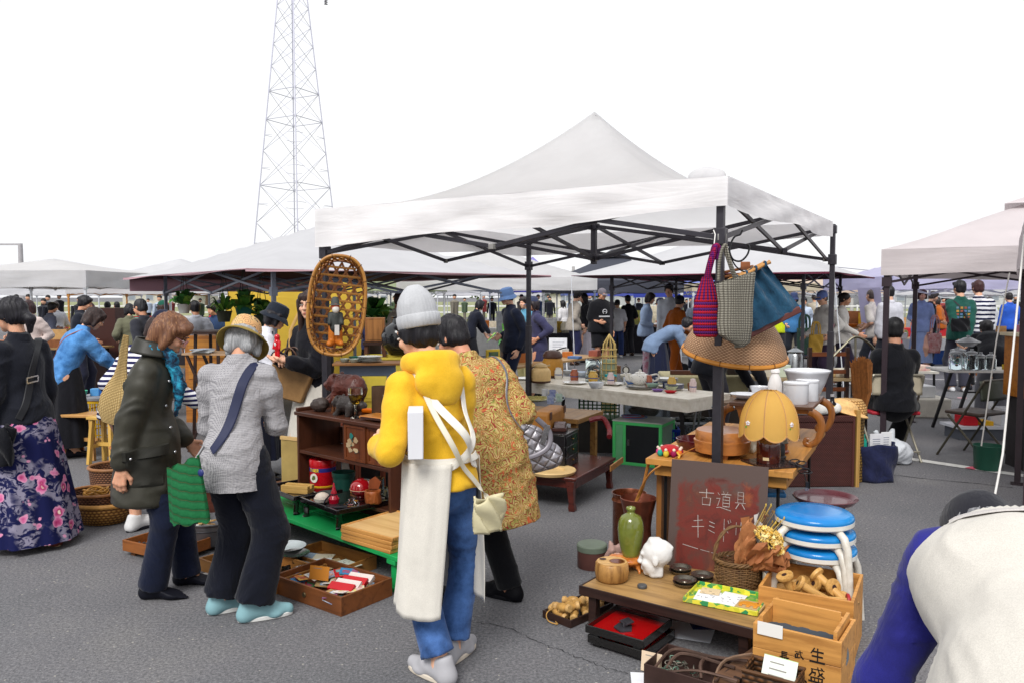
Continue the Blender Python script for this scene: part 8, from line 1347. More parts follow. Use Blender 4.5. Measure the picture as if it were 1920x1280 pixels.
[B().tube([(.55,s*.22,.1),(.1,s*.22,.55),(-.2,s*.2,1.02)],.016,6).obj('frame',SG,t)for s in(-1,1)];B().tube([(-.2,-.2,1.02),(-.26,0,1.04),(-.2,.2,1.02)],.022,8).obj('handle',SG,t);B().grid(lambda u,v_:V((.1+.35*u,-.22+.44*v_,.45-.1*u+.3*(1-u)**2)),8,4).obj('seat',CLOTH('#8a8a8e'),t);[B().lathe([(.05,-.02),(.09,-.02),(.1,0),(.09,.02),(.05,.02)],14,(x,y,.1),mx=Mx.Rotation(pi/2,4,'X')).obj('wheel',P('#222226',.6),t)for x in(.55,.0)for y in(-.22,.22)]
from mathutils.bvhtree import BVHTree
def bvh(*os_):
 vs,fs,o=[],[],0
 for ob in os_:
  me=ob.data;n=len(me.vertices);vs+=[v.co.copy()for v in me.vertices];fs+=[[i+o for i in p.vertices]for p in me.polygons];o+=n
 return BVHTree.FromPolygons(vs,fs)
def strap(name,tree,pts,w,mat,par,off=.004,th=.35,n=10,free=0):
 ps=spline(pts,n);o=[];N=[]
 for i,p in enumerate(ps):
  h,nn,_,d=tree.find_nearest(p)
  if h is not None and i>=free and i<len(ps)-free and d<.12:o.append(h+nn*off);N.append(nn)
  else:o.append(p);N.append(nn or V((0,-1,0)))
 for it in range(30):
  o=[o[0]]+[(o[i-1]+o[i]*2+o[i+1])/4 for i in range(1,len(o)-1)]+[o[-1]];N=[N[0]]+[(N[i-1]+N[i]*2+N[i+1]).normalized()for i in range(1,len(N)-1)]+[N[-1]]
  if it in(14,24):
   for i in range(1,len(o)-1):
    h,nn,_,d=tree.find_nearest(o[i])
    if h is not None and(o[i]-h).dot(nn)<off:o[i]=o[i]+N[i]*(off-(o[i]-h).dot(nn))
 b=B();L_=[]
 for i,p in enumerate(o):
  t=(o[min(i+1,len(o)-1)]-o[max(0,i-1)]).normalized();s=t.cross(N[i]).normalized()*w/2;q=N[i]*w*th*.25
  L_+=[p-s,p-s*.8+q,p+s*.8+q,p+s]
 b.add(L_,[[4*i+j,4*i+j+1,4*i+5+j,4*i+4+j]for i in range(len(o)-1)for j in range(3)]);return b.obj(name,mat,par)
def patch(name,tree,c,u,v,d,mat,par,off=.006,n=10):
 c,u,v,d=V(c),V(u),V(v),V(d).normalized();b=B()
 def f(s,t):
  p=c+u*(s-.5)+v*(t-.5);h,nn,_,dd=tree.ray_cast(p-d*.4,d);e=min(s,1-s,t,1-t);return(h if h is not None else p)-d*(off if e>.001 else-.002)
 return b.grid(f,n,n).obj(name,mat,par)
def Wp(r,p):return r['P'].matrix_basis@V(p)
def FLORAL():
 g=NG('floral_cloth');v=g.co((1,1,1));nz_=g.noise(v,5,3);f1=g.vor(v,9.5);f2=g.noise(g.co((12,12,16),(.5,.6,.8)),1.4,3,.6,1.2);lf=g.noise(v,4.2,2)
 col=g.mix(g.math('MULTIPLY',g.ramp(f2,[(.47,(0,0,0)),(.56,(1,1,1))]),g.ramp(lf,[(.44,(0,0,0)),(.5,(1,1,1))])),C('#161a46'),C('#8d889c'))
 pet=g.vor(v,30);d2=g.math('ADD',f1,g.math('MULTIPLY',g.math('SUBTRACT',pet,.4),.22));msk=g.ramp(d2,[(.33,(1,1,1)),(.36,(0,0,0))])
 col=g.mix(msk,col,g.ramp(d2,[(.05,C('#f0dcc8')),(.12,C('#a82a62')),(.24,C('#d06a9a')),(.36,C('#dca0bc'))]));g.bump(g.noise(g.co((1,1,.2)),7,3),.4,.02);return g.fin(col,.85,0,.15)
def PAISLEY():
 g=NG('paisley_cloth');v=g.co();n=g.n('ShaderNodeVectorMath',operation='ADD');nz_=g.n('ShaderNodeTexNoise');nz_.inputs['Scale'].default_value=9;g.l(v,nz_.inputs['Vector']);sc_=g.n('ShaderNodeVectorMath',operation='SCALE');sc_.inputs['Scale'].default_value=.14;g.l(nz_.outputs['Color'],sc_.inputs[0]);g.l(v,n.inputs[0]);g.l(sc_.outputs[0],n.inputs[1]);w=n.outputs[0]
 d=g.vor(w,17);rg=g.math('SINE',g.math('MULTIPLY',d,40));fine=g.noise(w,70,3)
 col=g.ramp(fine,[(.36,C('#75783f')),(.46,C('#a8924e')),(.6,C('#bda970'))]);col=g.mix(g.ramp(rg,[(.45,(0,0,0)),(.75,(1,1,1))]),col,C('#8f3630'));col=g.mix(g.ramp(g.vor(w,24),[(.08,(1,1,1)),(.16,(0,0,0))]),col,C('#6f7a3a'));col=g.mix(g.ramp(g.noise(w,30,2),[(.6,(0,0,0)),(.68,(1,1,1))]),col,C('#c05a3a'))
 g.bump(g.noise(g.co((1,1,.5)),7,4,.6,.8),.5,.03);return g.fin(col,.85,0,.15)
def LINEN(hx,hx2):
 g=NG('linen_check');v=g.co();X=g.sep(v);a=g.math('SINE',g.math('MULTIPLY',X[2],800));b_=g.math('SINE',g.math('MULTIPLY',g.math('ADD',X[0],X[1]),800));f=g.math('ADD',g.math('MULTIPLY',g.math('MAXIMUM',a,b_),.5),g.noise(g.co((60,60,12)),3,3));col=g.ramp(f,[(.35,C(hx2)),(.95,C(hx))]);g.bump(g.noise(g.co((1,1,1.6)),8,5,.6,.8),.7,.03);return g.fin(col,.9,0,.12)
p=G(70,1022,0);r=person((p.x-.07,p.y+.02,0),72,1.63,'woman with low ponytail in black top and navy flowered skirt at the left edge',lean=4,hp=8,hy=8,top=dict(m=CLOTH('#1b1d26',wr=.7),fit=1.05,hem=.04,slv=1.,wr=.014),bot=dict(k='skirt',m=FLORAL(),hem=.05,flare=.285,folds=7,ys=.85),hair=('pony','#141219','#2b2733'),det=2,shoe='#6d3a34',sole='#b09a78',lf=(.0,.1,0),rf=(.04,-.16,0),skin='#d6a283')
tr=bvh(r['top']);k=r['k'];sb_=P('#0f1016',.5)
strap('strap',tr,[r['sh'][1]+V((0,0,.03)),r['nb']+V((.05,-.1,-.08)),r['ch']+V((-.02,-.2,-.02)),r['wa']+V((-.1,-.18,-.02)),r['pe']+V((-.15,-.12,.0))],.045,sb_,r['P'])
q=r['ch']+V((-.03,-.16,-.1));h_,n_,_,_=tr.find_nearest(q);b=B();[b.bar(h_+n_*.014+V(a_)*1.,h_+n_*.014+V(c_)*1.,.008)for a_,c_ in(((-.04,0,-.014),(.04,.0,-.004)),((-.04,0,.02),(.04,0,.03)),((-.04,0,-.014),(-.04,0,.02)),((.04,0,-.004),(.04,0,.03)))];b.obj('buckle',METAL('#c9c9cc',.25),r['P'])
tote('small black nylon bag hanging at the hip of the ponytail woman',Wp(r,(-.22,-.06,.58)),.22,.09,.24,CLOTH('#0e0f16',wr=.8),R(72+80),name='shoulder_bag')
DEN=CLOTH('#3a76b8',.3,hx2='#5a92cc',wr=.9);r=person((-4.52,8.05,0),-48,1.6,'woman in light blue denim jacket and black skirt bending over the trinket table',lean=25,hp=35,top=dict(m=DEN,fit=1.22,hem=.0,wr=.016,n='jacket'),bot=dict(k='skirt',m=CLOTH('#14141a'),hem=.12,flare=.27,folds=6),hair=('bob','#2f2220','#57403a'),det=1,rh=(.12,.5,.8),lh=(-.1,.52,.82))
tr=bvh(r['top']);strap('strap',tr,[r['sh'][1]+V((0,0,.04)),r['ch']+V((0,-.18,.05)),r['pe']+V((-.12,-.1,.08))],.02,P('#8a4a3c',.5),r['P'])
tote('white plastic carrier bag hanging from the denim jacket woman arm',(-3.92,8.1,.62),.26,.1,.36,PLAST('#d6dbe2',.3,.4),.3,.1,name='carrier_bag')
r=person((-2.62,5.42,0),-38,1.6,'woman in navy cap and navy striped top bending away behind the wax jacket',lean=24,hp=30,top=dict(m=STRIPE('#e2e2e6','#23244f',.034,.5,2,.05),fit=1.1,hem=.06,slv=.9),bot=dict(k='skirt',m=CLOTH('#2b2e26'),hem=.36,flare=.2,folds=5),hair=('bob','#2f1f1c'),hat=('cap',CLOTH('#1b2036'),CLOTH('#1b2036')),det=1,shoe='#d9d9d9',sole='#24242a',lf=(-.02,.02,0),rf=(.1,.22,0),lh=(-.28,.1,.82),rh=(.25,.4,.85))
KY=KNIT('#d9bd85','#a8844a',.02,bands=False);p=V((-2.63,5.2,.78));t=T('crochet_bag','cream yellow crocheted shoulder bag on the striped woman back','bag',p,-.2);B().lathe([(0,0),(.09,.01),(.13,.08),(.125,.18),(.09,.26),(.05,.33),(.035,.4),(.03,.5),(.02,.6)],30,sy=.45,fn=lambda r_,z,a,i:(r_,z)).obj('pouch',KY,t,rot=(.0,.18,0))
WAX=P('#2f2e27',.5,var=.25,vs=7,hx2='#3b392f',bump=.35,bs=30);f0=G(318,1112,0)
r=person((f0.x-.09,f0.y,0),-80,1.57,'woman with brown bob and glasses in a dark wax jacket looking down',lean=6,hp=36,hy=4,top=dict(m=WAX,fit=1.2,hem=.3,slv=1.,wid=.128,wr=.017,n='jacket',cuffr=.036,col=False,seed=11),bot=dict(m=CLOTH('#131a30',wr=.6),w=.05,len=1.03,wr=.01),hair=('bob','#6d4630','#a27850'),det=2,glasses='#b5838a',shoe='#16171f',lf=(-.12,.15,0),rf=(.07,.02,0),rh=(.2,-.1,.68),lh=(-.2,.15,.8),skin='#cf9a7c',hcurl=(.4,.55),lyaw=-8,ryaw=-12)
tr=bvh(r['top']);P0=r['P'];nb=r['nb'];wp2=P('#2b2a24',.5,var=.2,bump=.3,bs=40)
patch('pocket',tr,r['pe']+V((.3,.06,-.11)),(0,.2,0),(0,0,.17),(-1,-.15,0),wp2,P0,.011);patch('pocket_flap',tr,r['pe']+V((.3,.06,-.01)),(0,.22,.015),(0,0,.06),(-1,-.15,0),wp2,P0,.02)
for z in(.35,.22,.1,-.03,-.15):h_,n_,_,_=tr.ray_cast(r['pe']+V((.12,.5,z)),V((-.12,-1,0)));h_ and B().ell(h_+n_*.004,.009,10,6).obj('snap_button',METAL('#b9b9bc',.25),P0)
h_,n_,_,_=tr.ray_cast(r['pe']+V((.5,.0,-.02)),V((-1,-.1,0)));h_ and B().ell(h_+n_*.024,.008,10,6).obj('snap_button',METAL('#c9c9cc',.25),P0)
cl=B().grid(lambda u,w:(lambda a:nb+V((cos(a)*(.075+.035*w),sin(a)*(.08+.035*w)-.005,.035-.02*sin(a)+.045*(1-w)-.03*w)))(R(140+260*u)),30,6).obj('collar',wp2,P0,sol=.008);g=NG('blue_scarf');v=g.co();SCF=g.fin(g.ramp(g.noise(v,22,5,.7,1.),[(.4,C('#10182c')),(.52,C('#1b5f80')),(.62,C('#2a9ab8'))]),.8);g.bump(g.noise(v,40,3),.5,.01)
sobj('scarf',[('c',nb+V((cos(a)*.062,sin(a)*.066,.035-.012*sin(a))),nb+V((cos(a+.6)*.062,sin(a+.6)*.066,.035-.012*sin(a+.6))),.03,.03)for a in[i*.6 for i in range(11)]]+[('c',nb+V((.045,.09,.0)),r['ch']+V((.05,.16,-.0)),.034,.03),('c',r['ch']+V((.05,.16,0)),r['wa']+V((.06,.155,.02)),.03,.012)],SCF,P0,res=.01,wr=.012,wsc=(26,26,26))
hw_=r['arms'][1][2];B().tube([hw_+V((.012*cos(a),.012*sin(a)+.0,-.085))for a in[2*pi*i/12 for i in range(12)]],.002,5,True).obj('finger_ring',METAL('#c9b47a',.2),P0)
f0=G(452,1140,0);HATM=P('#b59a5e',.85,var=.5,vs=26,hx2='#c9a878');g=NG('patterned_hat');v=g.co();HATM=g.fin(g.mix(g.ramp(g.math('SINE',g.math('MULTIPLY',g.vor(v,22),26)),[(.8,(0,0,0)),(.95,(1,1,1))]),g.ramp(g.noise(v,9,3),[(.35,C('#c9b07a')),(.6,C('#cf9f6c'))]),C('#4a3f3a')),.85);LIN=LINEN('#a9a7a9','#7f7d82')
r=person((f0.x+.01,f0.y-.06,0),6,1.57,'older woman in patterned sun hat and grey linen shirt seen from behind',lean=17,hp=38,hy=-8,top=dict(m=LIN,fit=1.0,hem=.17,slv=.95,wid=.112,wr=.015,cuffr=.036,seed=21),bot=dict(m=CLOTH('#10131f',wr=.7),w=.062,len=.93,wr=.011),hair=('bob','#8f9092','#c4c5c6'),hat=('bucket',HATM,P('#8f7a3c',.85,var=.2,vs=20),.062),det=2,shoe='#7fa5ac',sole='#d9d9d6',sock='#cfcfcc',lf=(-.09,.02,0),rf=(.09,-.1,0),lyaw=-62,ryaw=-70,rh=(.13,.33,.92),lh=(-.12,.36,.88),skin='#cf9a7c')
tr=bvh(r['top']);NVS=P('#1b2140',.6);strap('bag_strap',tr,[r['sh'][1]+V((-.02,.04,.05)),r['nb']+V((.06,-.12,-.05)),r['ch']+V((.03,-.22,-.05)),r['wa']+V((-.07,-.2,-.02)),r['pe']+V((-.12,-.19,.06))],.05,NVS,r['P'])
g=NG('quilted_green');v=g.co();X=g.sep(v);f=g.math('ABSOLUTE',g.math('SINE',g.math('ADD',g.math('MULTIPLY',X[2],75),g.math('MULTIPLY',X[0],18))));QG=g.fin(g.ramp(f,[(.04,C('#4a4a20')),(.1,C('#084a26')),(.8,C('#0d6436'))]),.75);n1=g.bump(f,.35,.004);g.bump(g.noise(v,60,4),.5,.006,n1)
p=Wp(r,(-.16,-.24,.55));t=T('quilted_bag','green quilted shoulder bag hanging behind the woman in grey linen','bag',p,-.35);B().grid(lambda u,w:(lambda a:V((cos(a)*(.092-.012*w)*(1+.25*(abs(cos(a))**4))+.02*w,sin(a)*(.05-.035*w*w)+.004*sin(9*a),.29*w+.025*cos(a)*w+.008*sin(6*a))))(2*pi*u),44,14,True).obj('pouch',QG,t,rot=(.08,-.12,0));B().add([V((cos(2*pi*i/24)*.1,sin(2*pi*i/24)*.05,.004))for i in range(24)],[list(range(24))]).obj('bottom',QG,t,rot=(.08,-.12,0));B().tube([(.05,-.02,.3),(.075,-.01,.34),(.09,0,.37)],.007,6).obj('clip',METAL('#b9b9b9',.3),t);B().ell((.095,-.03,.25),(.018,.008,.018),10,6).obj('charm',P('#26306a',.4),t)
r=person((-2.24,7.0,0),-68,1.6,'woman in dark bucket hat, white top and navy pinafore facing right',lean=12,hp=26,top=dict(m=CLOTH('#dcdce4',wr=.6),fit=1.1,hem=.0,slv=.9,wr=.012),bot=dict(k='skirt',m=CLOTH('#15182a'),hem=.2,flare=.25),hair=('bob','#17131a'),hat=('bucket',CLOTH('#222833'),CLOTH('#222833'),.04),det=1,rh=(.2,.3,.95),lh=(-.1,.4,1.0));tr=bvh(r['top']);NVC=CLOTH('#15182a')
vv,ff=sdf([('c',r['pe'],r['wa'],.152,.146,.8,r['fl']),('c',r['wa'],r['ch']-r['du']*.06,.146,.14,.78,r['fu'])],.02,.03);link('pinafore',mesh_np('pinafore',vv,ff),NVC,r['P']);[strap('strap',tr,[r['nb']+V((s*.07,.06,-.02)),r['nb']+V((s*.08,-.08,-.03)),r['ch']+V((s*.06,-.2,-.03))],.03,NVC,r['P'])for s in(-1,1)]
BGL=P('#7a5a36',.55,var=.25,vs=16,hx2='#8f6c42');p=D(545,748,6.4);t=T('handbag','brown leather tote bag on the arm of the bucket hat woman','bag',p,-.25);B().prism([(-.15,0),(.12,0),(.17,.26),(-.2,.26)],-.05,.05,Mx(((1,0,0,0),(0,0,1,0),(0,1,0,0),(0,0,0,1)))).obj('body',BGL,t,bev=.012,rot=(0,.22,0));[B().tube(spline([(-.08,y,.25),(-.06,y,.38),(.02,y,.42),(.08,y,.36),(.09,y,.25)],5),.007,6).obj('handle',P('#4a2c1c',.5),t)for y in(-.04,.04)];B().tube([(-.02,.03,.3),(-.05,.1,.55),(.02,.2,.78)],.014,6,fl=.3).obj('shoulder_strap',P('#b08a4c',.6),t)
r=person((-1.62,6.5,0),150,1.68,'young woman with long brown hair, black top and white skirt holding red figure',lean=3,hp=4,hy=18,top=dict(m=CLOTH('#14141b',wr=.7),fit=1.2,hem=.0,slv=1.,wr=.014,cuffr=.034),bot=dict(k='skirt',m=CLOTH('#cfc9bf',wr=.6),hem=.15,flare=.3,folds=11),hair=('long','#2b1b18','#54382c'),det=2,lh=(-.03,.34,1.12),rh=(.11,.32,1.16),hd_=((.75,.35,.05),(-.8,.3,-.1)),hn=((0,-.2,1),(.1,-.2,-1)),hcurl=(.25,.6),skin='#e2b296')
p=Wp(r,(.04,.37,1.15));t=T('red_figure','small bright red doll figure held by the young woman in black','figure',p,R(150));RF=P('#c40d1e',.2,Coat_Weight=.4);link('body',mesh_np('body',*sdf([('e',(0,0,.155),(.022,.022,.026)),('c',(0,0,.12),(0,0,.07),.026,.022),('c',(-.012,0,.06),(-.014,0,.0),.012,.01),('c',(.012,0,.06),(.014,0,0),.012,.01),('c',(-.026,0,.12),(-.034,.01,.07),.01,.009),('c',(.026,0,.12),(.034,.01,.07),.01,.009)],.005,.008)),RF,t);B().ell((0,.02,.105),(.012,.008,.02),8,6).obj('white_mark',P('#d9d9d9',.4),t)
YEL=CLOTH('#e6b224',.08,wr=.3,ws=5,hx2='#edbc34');f0=G(835,1258,0);r=person((f0.x-.02,f0.y,0),33,1.6,'woman in grey knitted beanie, yellow sweatshirt and white apron',lean=7,hp=22,hy=22,side=-3,top=dict(m=YEL,fit=.98,hem=.02,slv=.96,wr=.009,cuffr=.036,seed=31,wid=.1),bot=dict(m=CLOTH('#274679',.35,wr=.5,hx2='#4a6da6',ws=7),w=.046,len=.88,wr=.012,fit=.86),hair=('short','#121016','#2a262c'),hat=('beanie',CLOTH('#b9babd',wr=.3)),det=2,shoe='#a9a8ac',sole='#cfc4b4',lf=(-.04,-.08,0),rf=(.08,.05,0),lyaw=15,ryaw=-60,lh=(-.19,.2,.98),rh=(.07,.3,1.06),skin='#e0ae90')
P0=r['P'];tr=bvh(r['top'],r['bot']);k=r['k'];nb=r['nb'];APR=CLOTH('#dcd7cd',.05,wr=.4,ws=2.6,st=(1,1,.5))
sobj('hood',[('c',nb+V((cos(a)*.085,sin(a)*.075-.01,.012-.03*sin(a)*.4)),nb+V((cos(a+.5)*.085,sin(a+.5)*.075-.01,.012-.03*sin(a+.5)*.4)),.038,.038)for a in[i*.5 for i in range(13)]]+[('e',nb+V((.0,-.1,-.06)),(.115,.055,.085)),('e',nb+V((.02,-.11,-.11)),(.07,.04,.06))],YEL,P0,res=.012,k=.03,wr=.004,wsc=(9,9,9))
pe=r['pe'];hz0,hz1=pe.z+.1,.31
def apr(u,w):
 ph=R(-25+(286-18*w)*u);z=hz0+(hz1-hz0)*w;rx,ry=.168+.02*w,.148+.045*w;cx,cy=pe.x*(1-w)-.01*w,pe.y*(1-w)-.01*w;wv=.007*sin(3.3*ph+3*w+1)*(.2+w)+.005*sin(8.7*ph-2*w)*w+.002*sin(19*ph+6*w);return V((cx+cos(ph)*(rx+wv),cy+sin(ph)*(ry+wv),z+.012*sin(3*ph)*w))
B().grid(apr,72,30).obj('apron',APR,P0,sol=.002);ft_=P('#d8d4ca',.8)
tr2=bvh(r['top']);strap('waistband',tr2,[(pe.x+cos(a)*.15,pe.y+sin(a)*.13,hz0+.006)for a in[2*pi*i/24 for i in range(25)]],.03,ft_,P0,.016)
strap('apron_strap',tr2,[nb+V((-.085,.0,-.0)),nb+V((-.07,-.16,-.12)),r['ch']+V((-.0,-.26,-.08)),r['wa']+V((.1,-.2,-.0)),pe+V((.15,-.12,.09))],.034,ft_,P0,.006);strap('apron_strap',tr2,[nb+V((.1,.0,-.01)),nb+V((.12,-.14,-.14)),r['ch']+V((.1,-.24,-.12)),r['wa']+V((-.03,-.22,-.04)),pe+V((-.12,-.14,.09))],.03,ft_,P0,.01)
strap('bag_strap',tr2,[nb+V((-.08,-.02,.0)),nb+V((-.08,-.16,-.14)),r['ch']+V((-.04,-.26,-.14)),r['wa']+V((.08,-.22,-.08)),pe+V((.14,-.2,.0)),pe+V((.15,-.2,-.1))],.024,P('#cfc8b5',.5),P0,.014)
p=Wp(r,(.1,-.24,.66));tote('small cream leather pouch bag at the hip of the yellow hooded woman',p,.13,.05,.14,P('#c9c09c',.45,var=.15,bump=.4,bs=40),R(33),None,name='pouch_bag')
p=Wp(r,(-.17,-.12,.985));o=B().bx(-.03,.03,-.07,.07,0,.19).obj('white_box',P('#dcdce0',.5,var=.02),None,bev=.003,loc=p,rot=(.04,0,.1));tag(o,'narrow white box tucked under the arm of the yellow hooded woman','box')
PAI=PAISLEY();f0=G(900,1132,0);r=person((f0.x,f0.y,0),30,1.64,'woman with short black hair in a yellow red paisley coat leaning to the left',lean=24,hp=32,hy=20,side=-6,pel=(.02,-.1,.83),top=dict(m=PAI,fit=1.18,hem=.36,slv=.93,wid=.15,wr=.014,n='coat',cuffr=.04,seed=41),bot=dict(m=CLOTH('#0d0e13',wr=.5),w=.042,len=1.0,wr=.008),hair=('short','#121016','#2c262c'),det=2,shoe='#101014',sole='#141418',sock='#c9a2a0',lf=(-.22,.12,0),rf=(.17,-.02,0),lyaw=40,ryaw=28,rh=(.2,.0,.8),lh=(-.15,.42,.9),skin='#c98f72',hcurl=(.3,.45))
tr=bvh(r['top']);strap('bag_strap',tr,[r['sh'][1]+V((-.02,.03,.05)),r['sh'][1]+V((.02,-.1,-.02)),r['ch']+V((.1,-.2,-.05)),r['wa']+V((.16,-.16,-.02)),r['pe']+V((.2,-.1,.1))],.012,P('#6a6a72',.35,.5),r['P'],.008)
g=NG('quilted_silver');v=g.co();X=g.sep(v);a_=g.math('ABSOLUTE',g.math('SINE',g.math('MULTIPLY',g.math('ADD',X[0],X[2]),48)));c_=g.math('ABSOLUTE',g.math('SINE',g.math('MULTIPLY',g.math('SUBTRACT',X[0],X[2]),48)));f=g.math('POWER',g.math('MINIMUM',a_,c_),.5);n1=g.bump(f,.9,.012);g.bump(g.noise(v,50,3),.3,.004,n1);QS=g.fin(g.ramp(f,[(0,C('#6d6a70')),(.4,C('#a19ea4'))]),.34,.55,.5)
p=Wp(r,(.22,-.16,.73));t=T('quilted_bag','quilted silver grey shoulder bag with curved handle by the paisley coat','bag',p,R(8));link('pouch',mesh_np('pouch',*sdf([('c',(-.09,0,.06),(.1,0,.05),.075,.07,.6,(0,1,0)),('c',(-.06,0,.15),(.05,0,.16),.07,.06,.5,(0,1,0)),('c',(.0,0,.2),(-.02,0,.24),.05,.03,.5,(0,1,0)),('c',(-.1,0,.04),(.12,0,.03),.05,.05,.8,(0,1,0))],.008,.04)),QS,t,rot=(0,-.25,0));B().tube(spline([(-.13,-.05,.16),(-.12,-.07,.09),(-.03,-.075,.075),(.07,-.07,.12),(.085,-.05,.2),(.02,-.04,.27)],6),.014,8,fl=.6).obj('handle',P('#6f6b72',.35,.3),t);B().bx(-.012,.016,-.06,-.052,.15,.25).obj('metal_plate',METAL('#b9b6b4',.25),t,rot=(0,.3,0))
r=person((.98,1.36,0),-12,1.68,'man in white linen top, blue sleeves and dark cap bending at lower right',lean=76,hp=58,side=11,top=dict(m=CLOTH('#cdc8bf',.05,wr=.3,ws=3.),fit=1.42,hem=.1,slv=0,wr=.016,col=False,n='vest',seed=51),bot=dict(m=CLOTH('#3a3f55'),w=.06),hair=('crop','#77777a','#a9a9ac'),hat=('cap',CLOTH('#24242b'),CLOTH('#24242b')),det=2,fem=False,lh=(-.32,.38,.52),rh=(.34,.5,.62),fat=1.12,shoe='#2a2a2e')
BLU=CLOTH('#23236c',.1,wr=.5,hx2='#2c2c80');ps_=[]
for s_,e_,w_ in r['arms']:ps_.append(sdf([('c',s_+(r['nb']-s_)*.35-V((0,0,.01)),s_,.07,.074),('c',s_,e_,.072,.056),('c',e_,w_,.054,.038)],.013,.03,wr=.014,wsc=(13,13,9),seed=4))
link('sleeve',mesh_np('sleeve',*join(ps_)),BLU,r['P']);sobj('collar',[('c',r['nb']+r['X']*.08,r['nb']-r['X']*.08,.055,.055),('c',r['nb'],r['nb']+r['du']*.05,.06,.055)],BLU,r['P'],res=.013);tr=bvh(r['top']);strap('strap',tr,[r['sh'][0]+V((.02,-.02,.1)),r['ch']+V((-.06,.02,.2)),r['ch']+V((.12,.08,.2))],.035,CLOTH('#c2bcb8'),r['P'],.004)
r=person((SMX,7.82,0),0,1.84,'man in black seated on the beige backed folding chair seen from behind',lean=3,hp=8,hy=-28,pel=(0,.0,.56),top=dict(m=CLOTH('#0f1016',wr=.6),fit=1.14,hem=.06,wr=.014),bot=dict(m=CLOTH('#101116'),w=.05,len=.95),hair=('crop','#121114'),det=1,fem=False,lf=(-.16,.5,0),rf=(.2,.46,0),ryaw=-35,lh=(-.2,.4,.62),rh=(.2,.4,.62),shoe='#16181c',sole='#a8c81a',glasses='#4a4a4a',skin='#c08f74')
rr=random.Random(77)
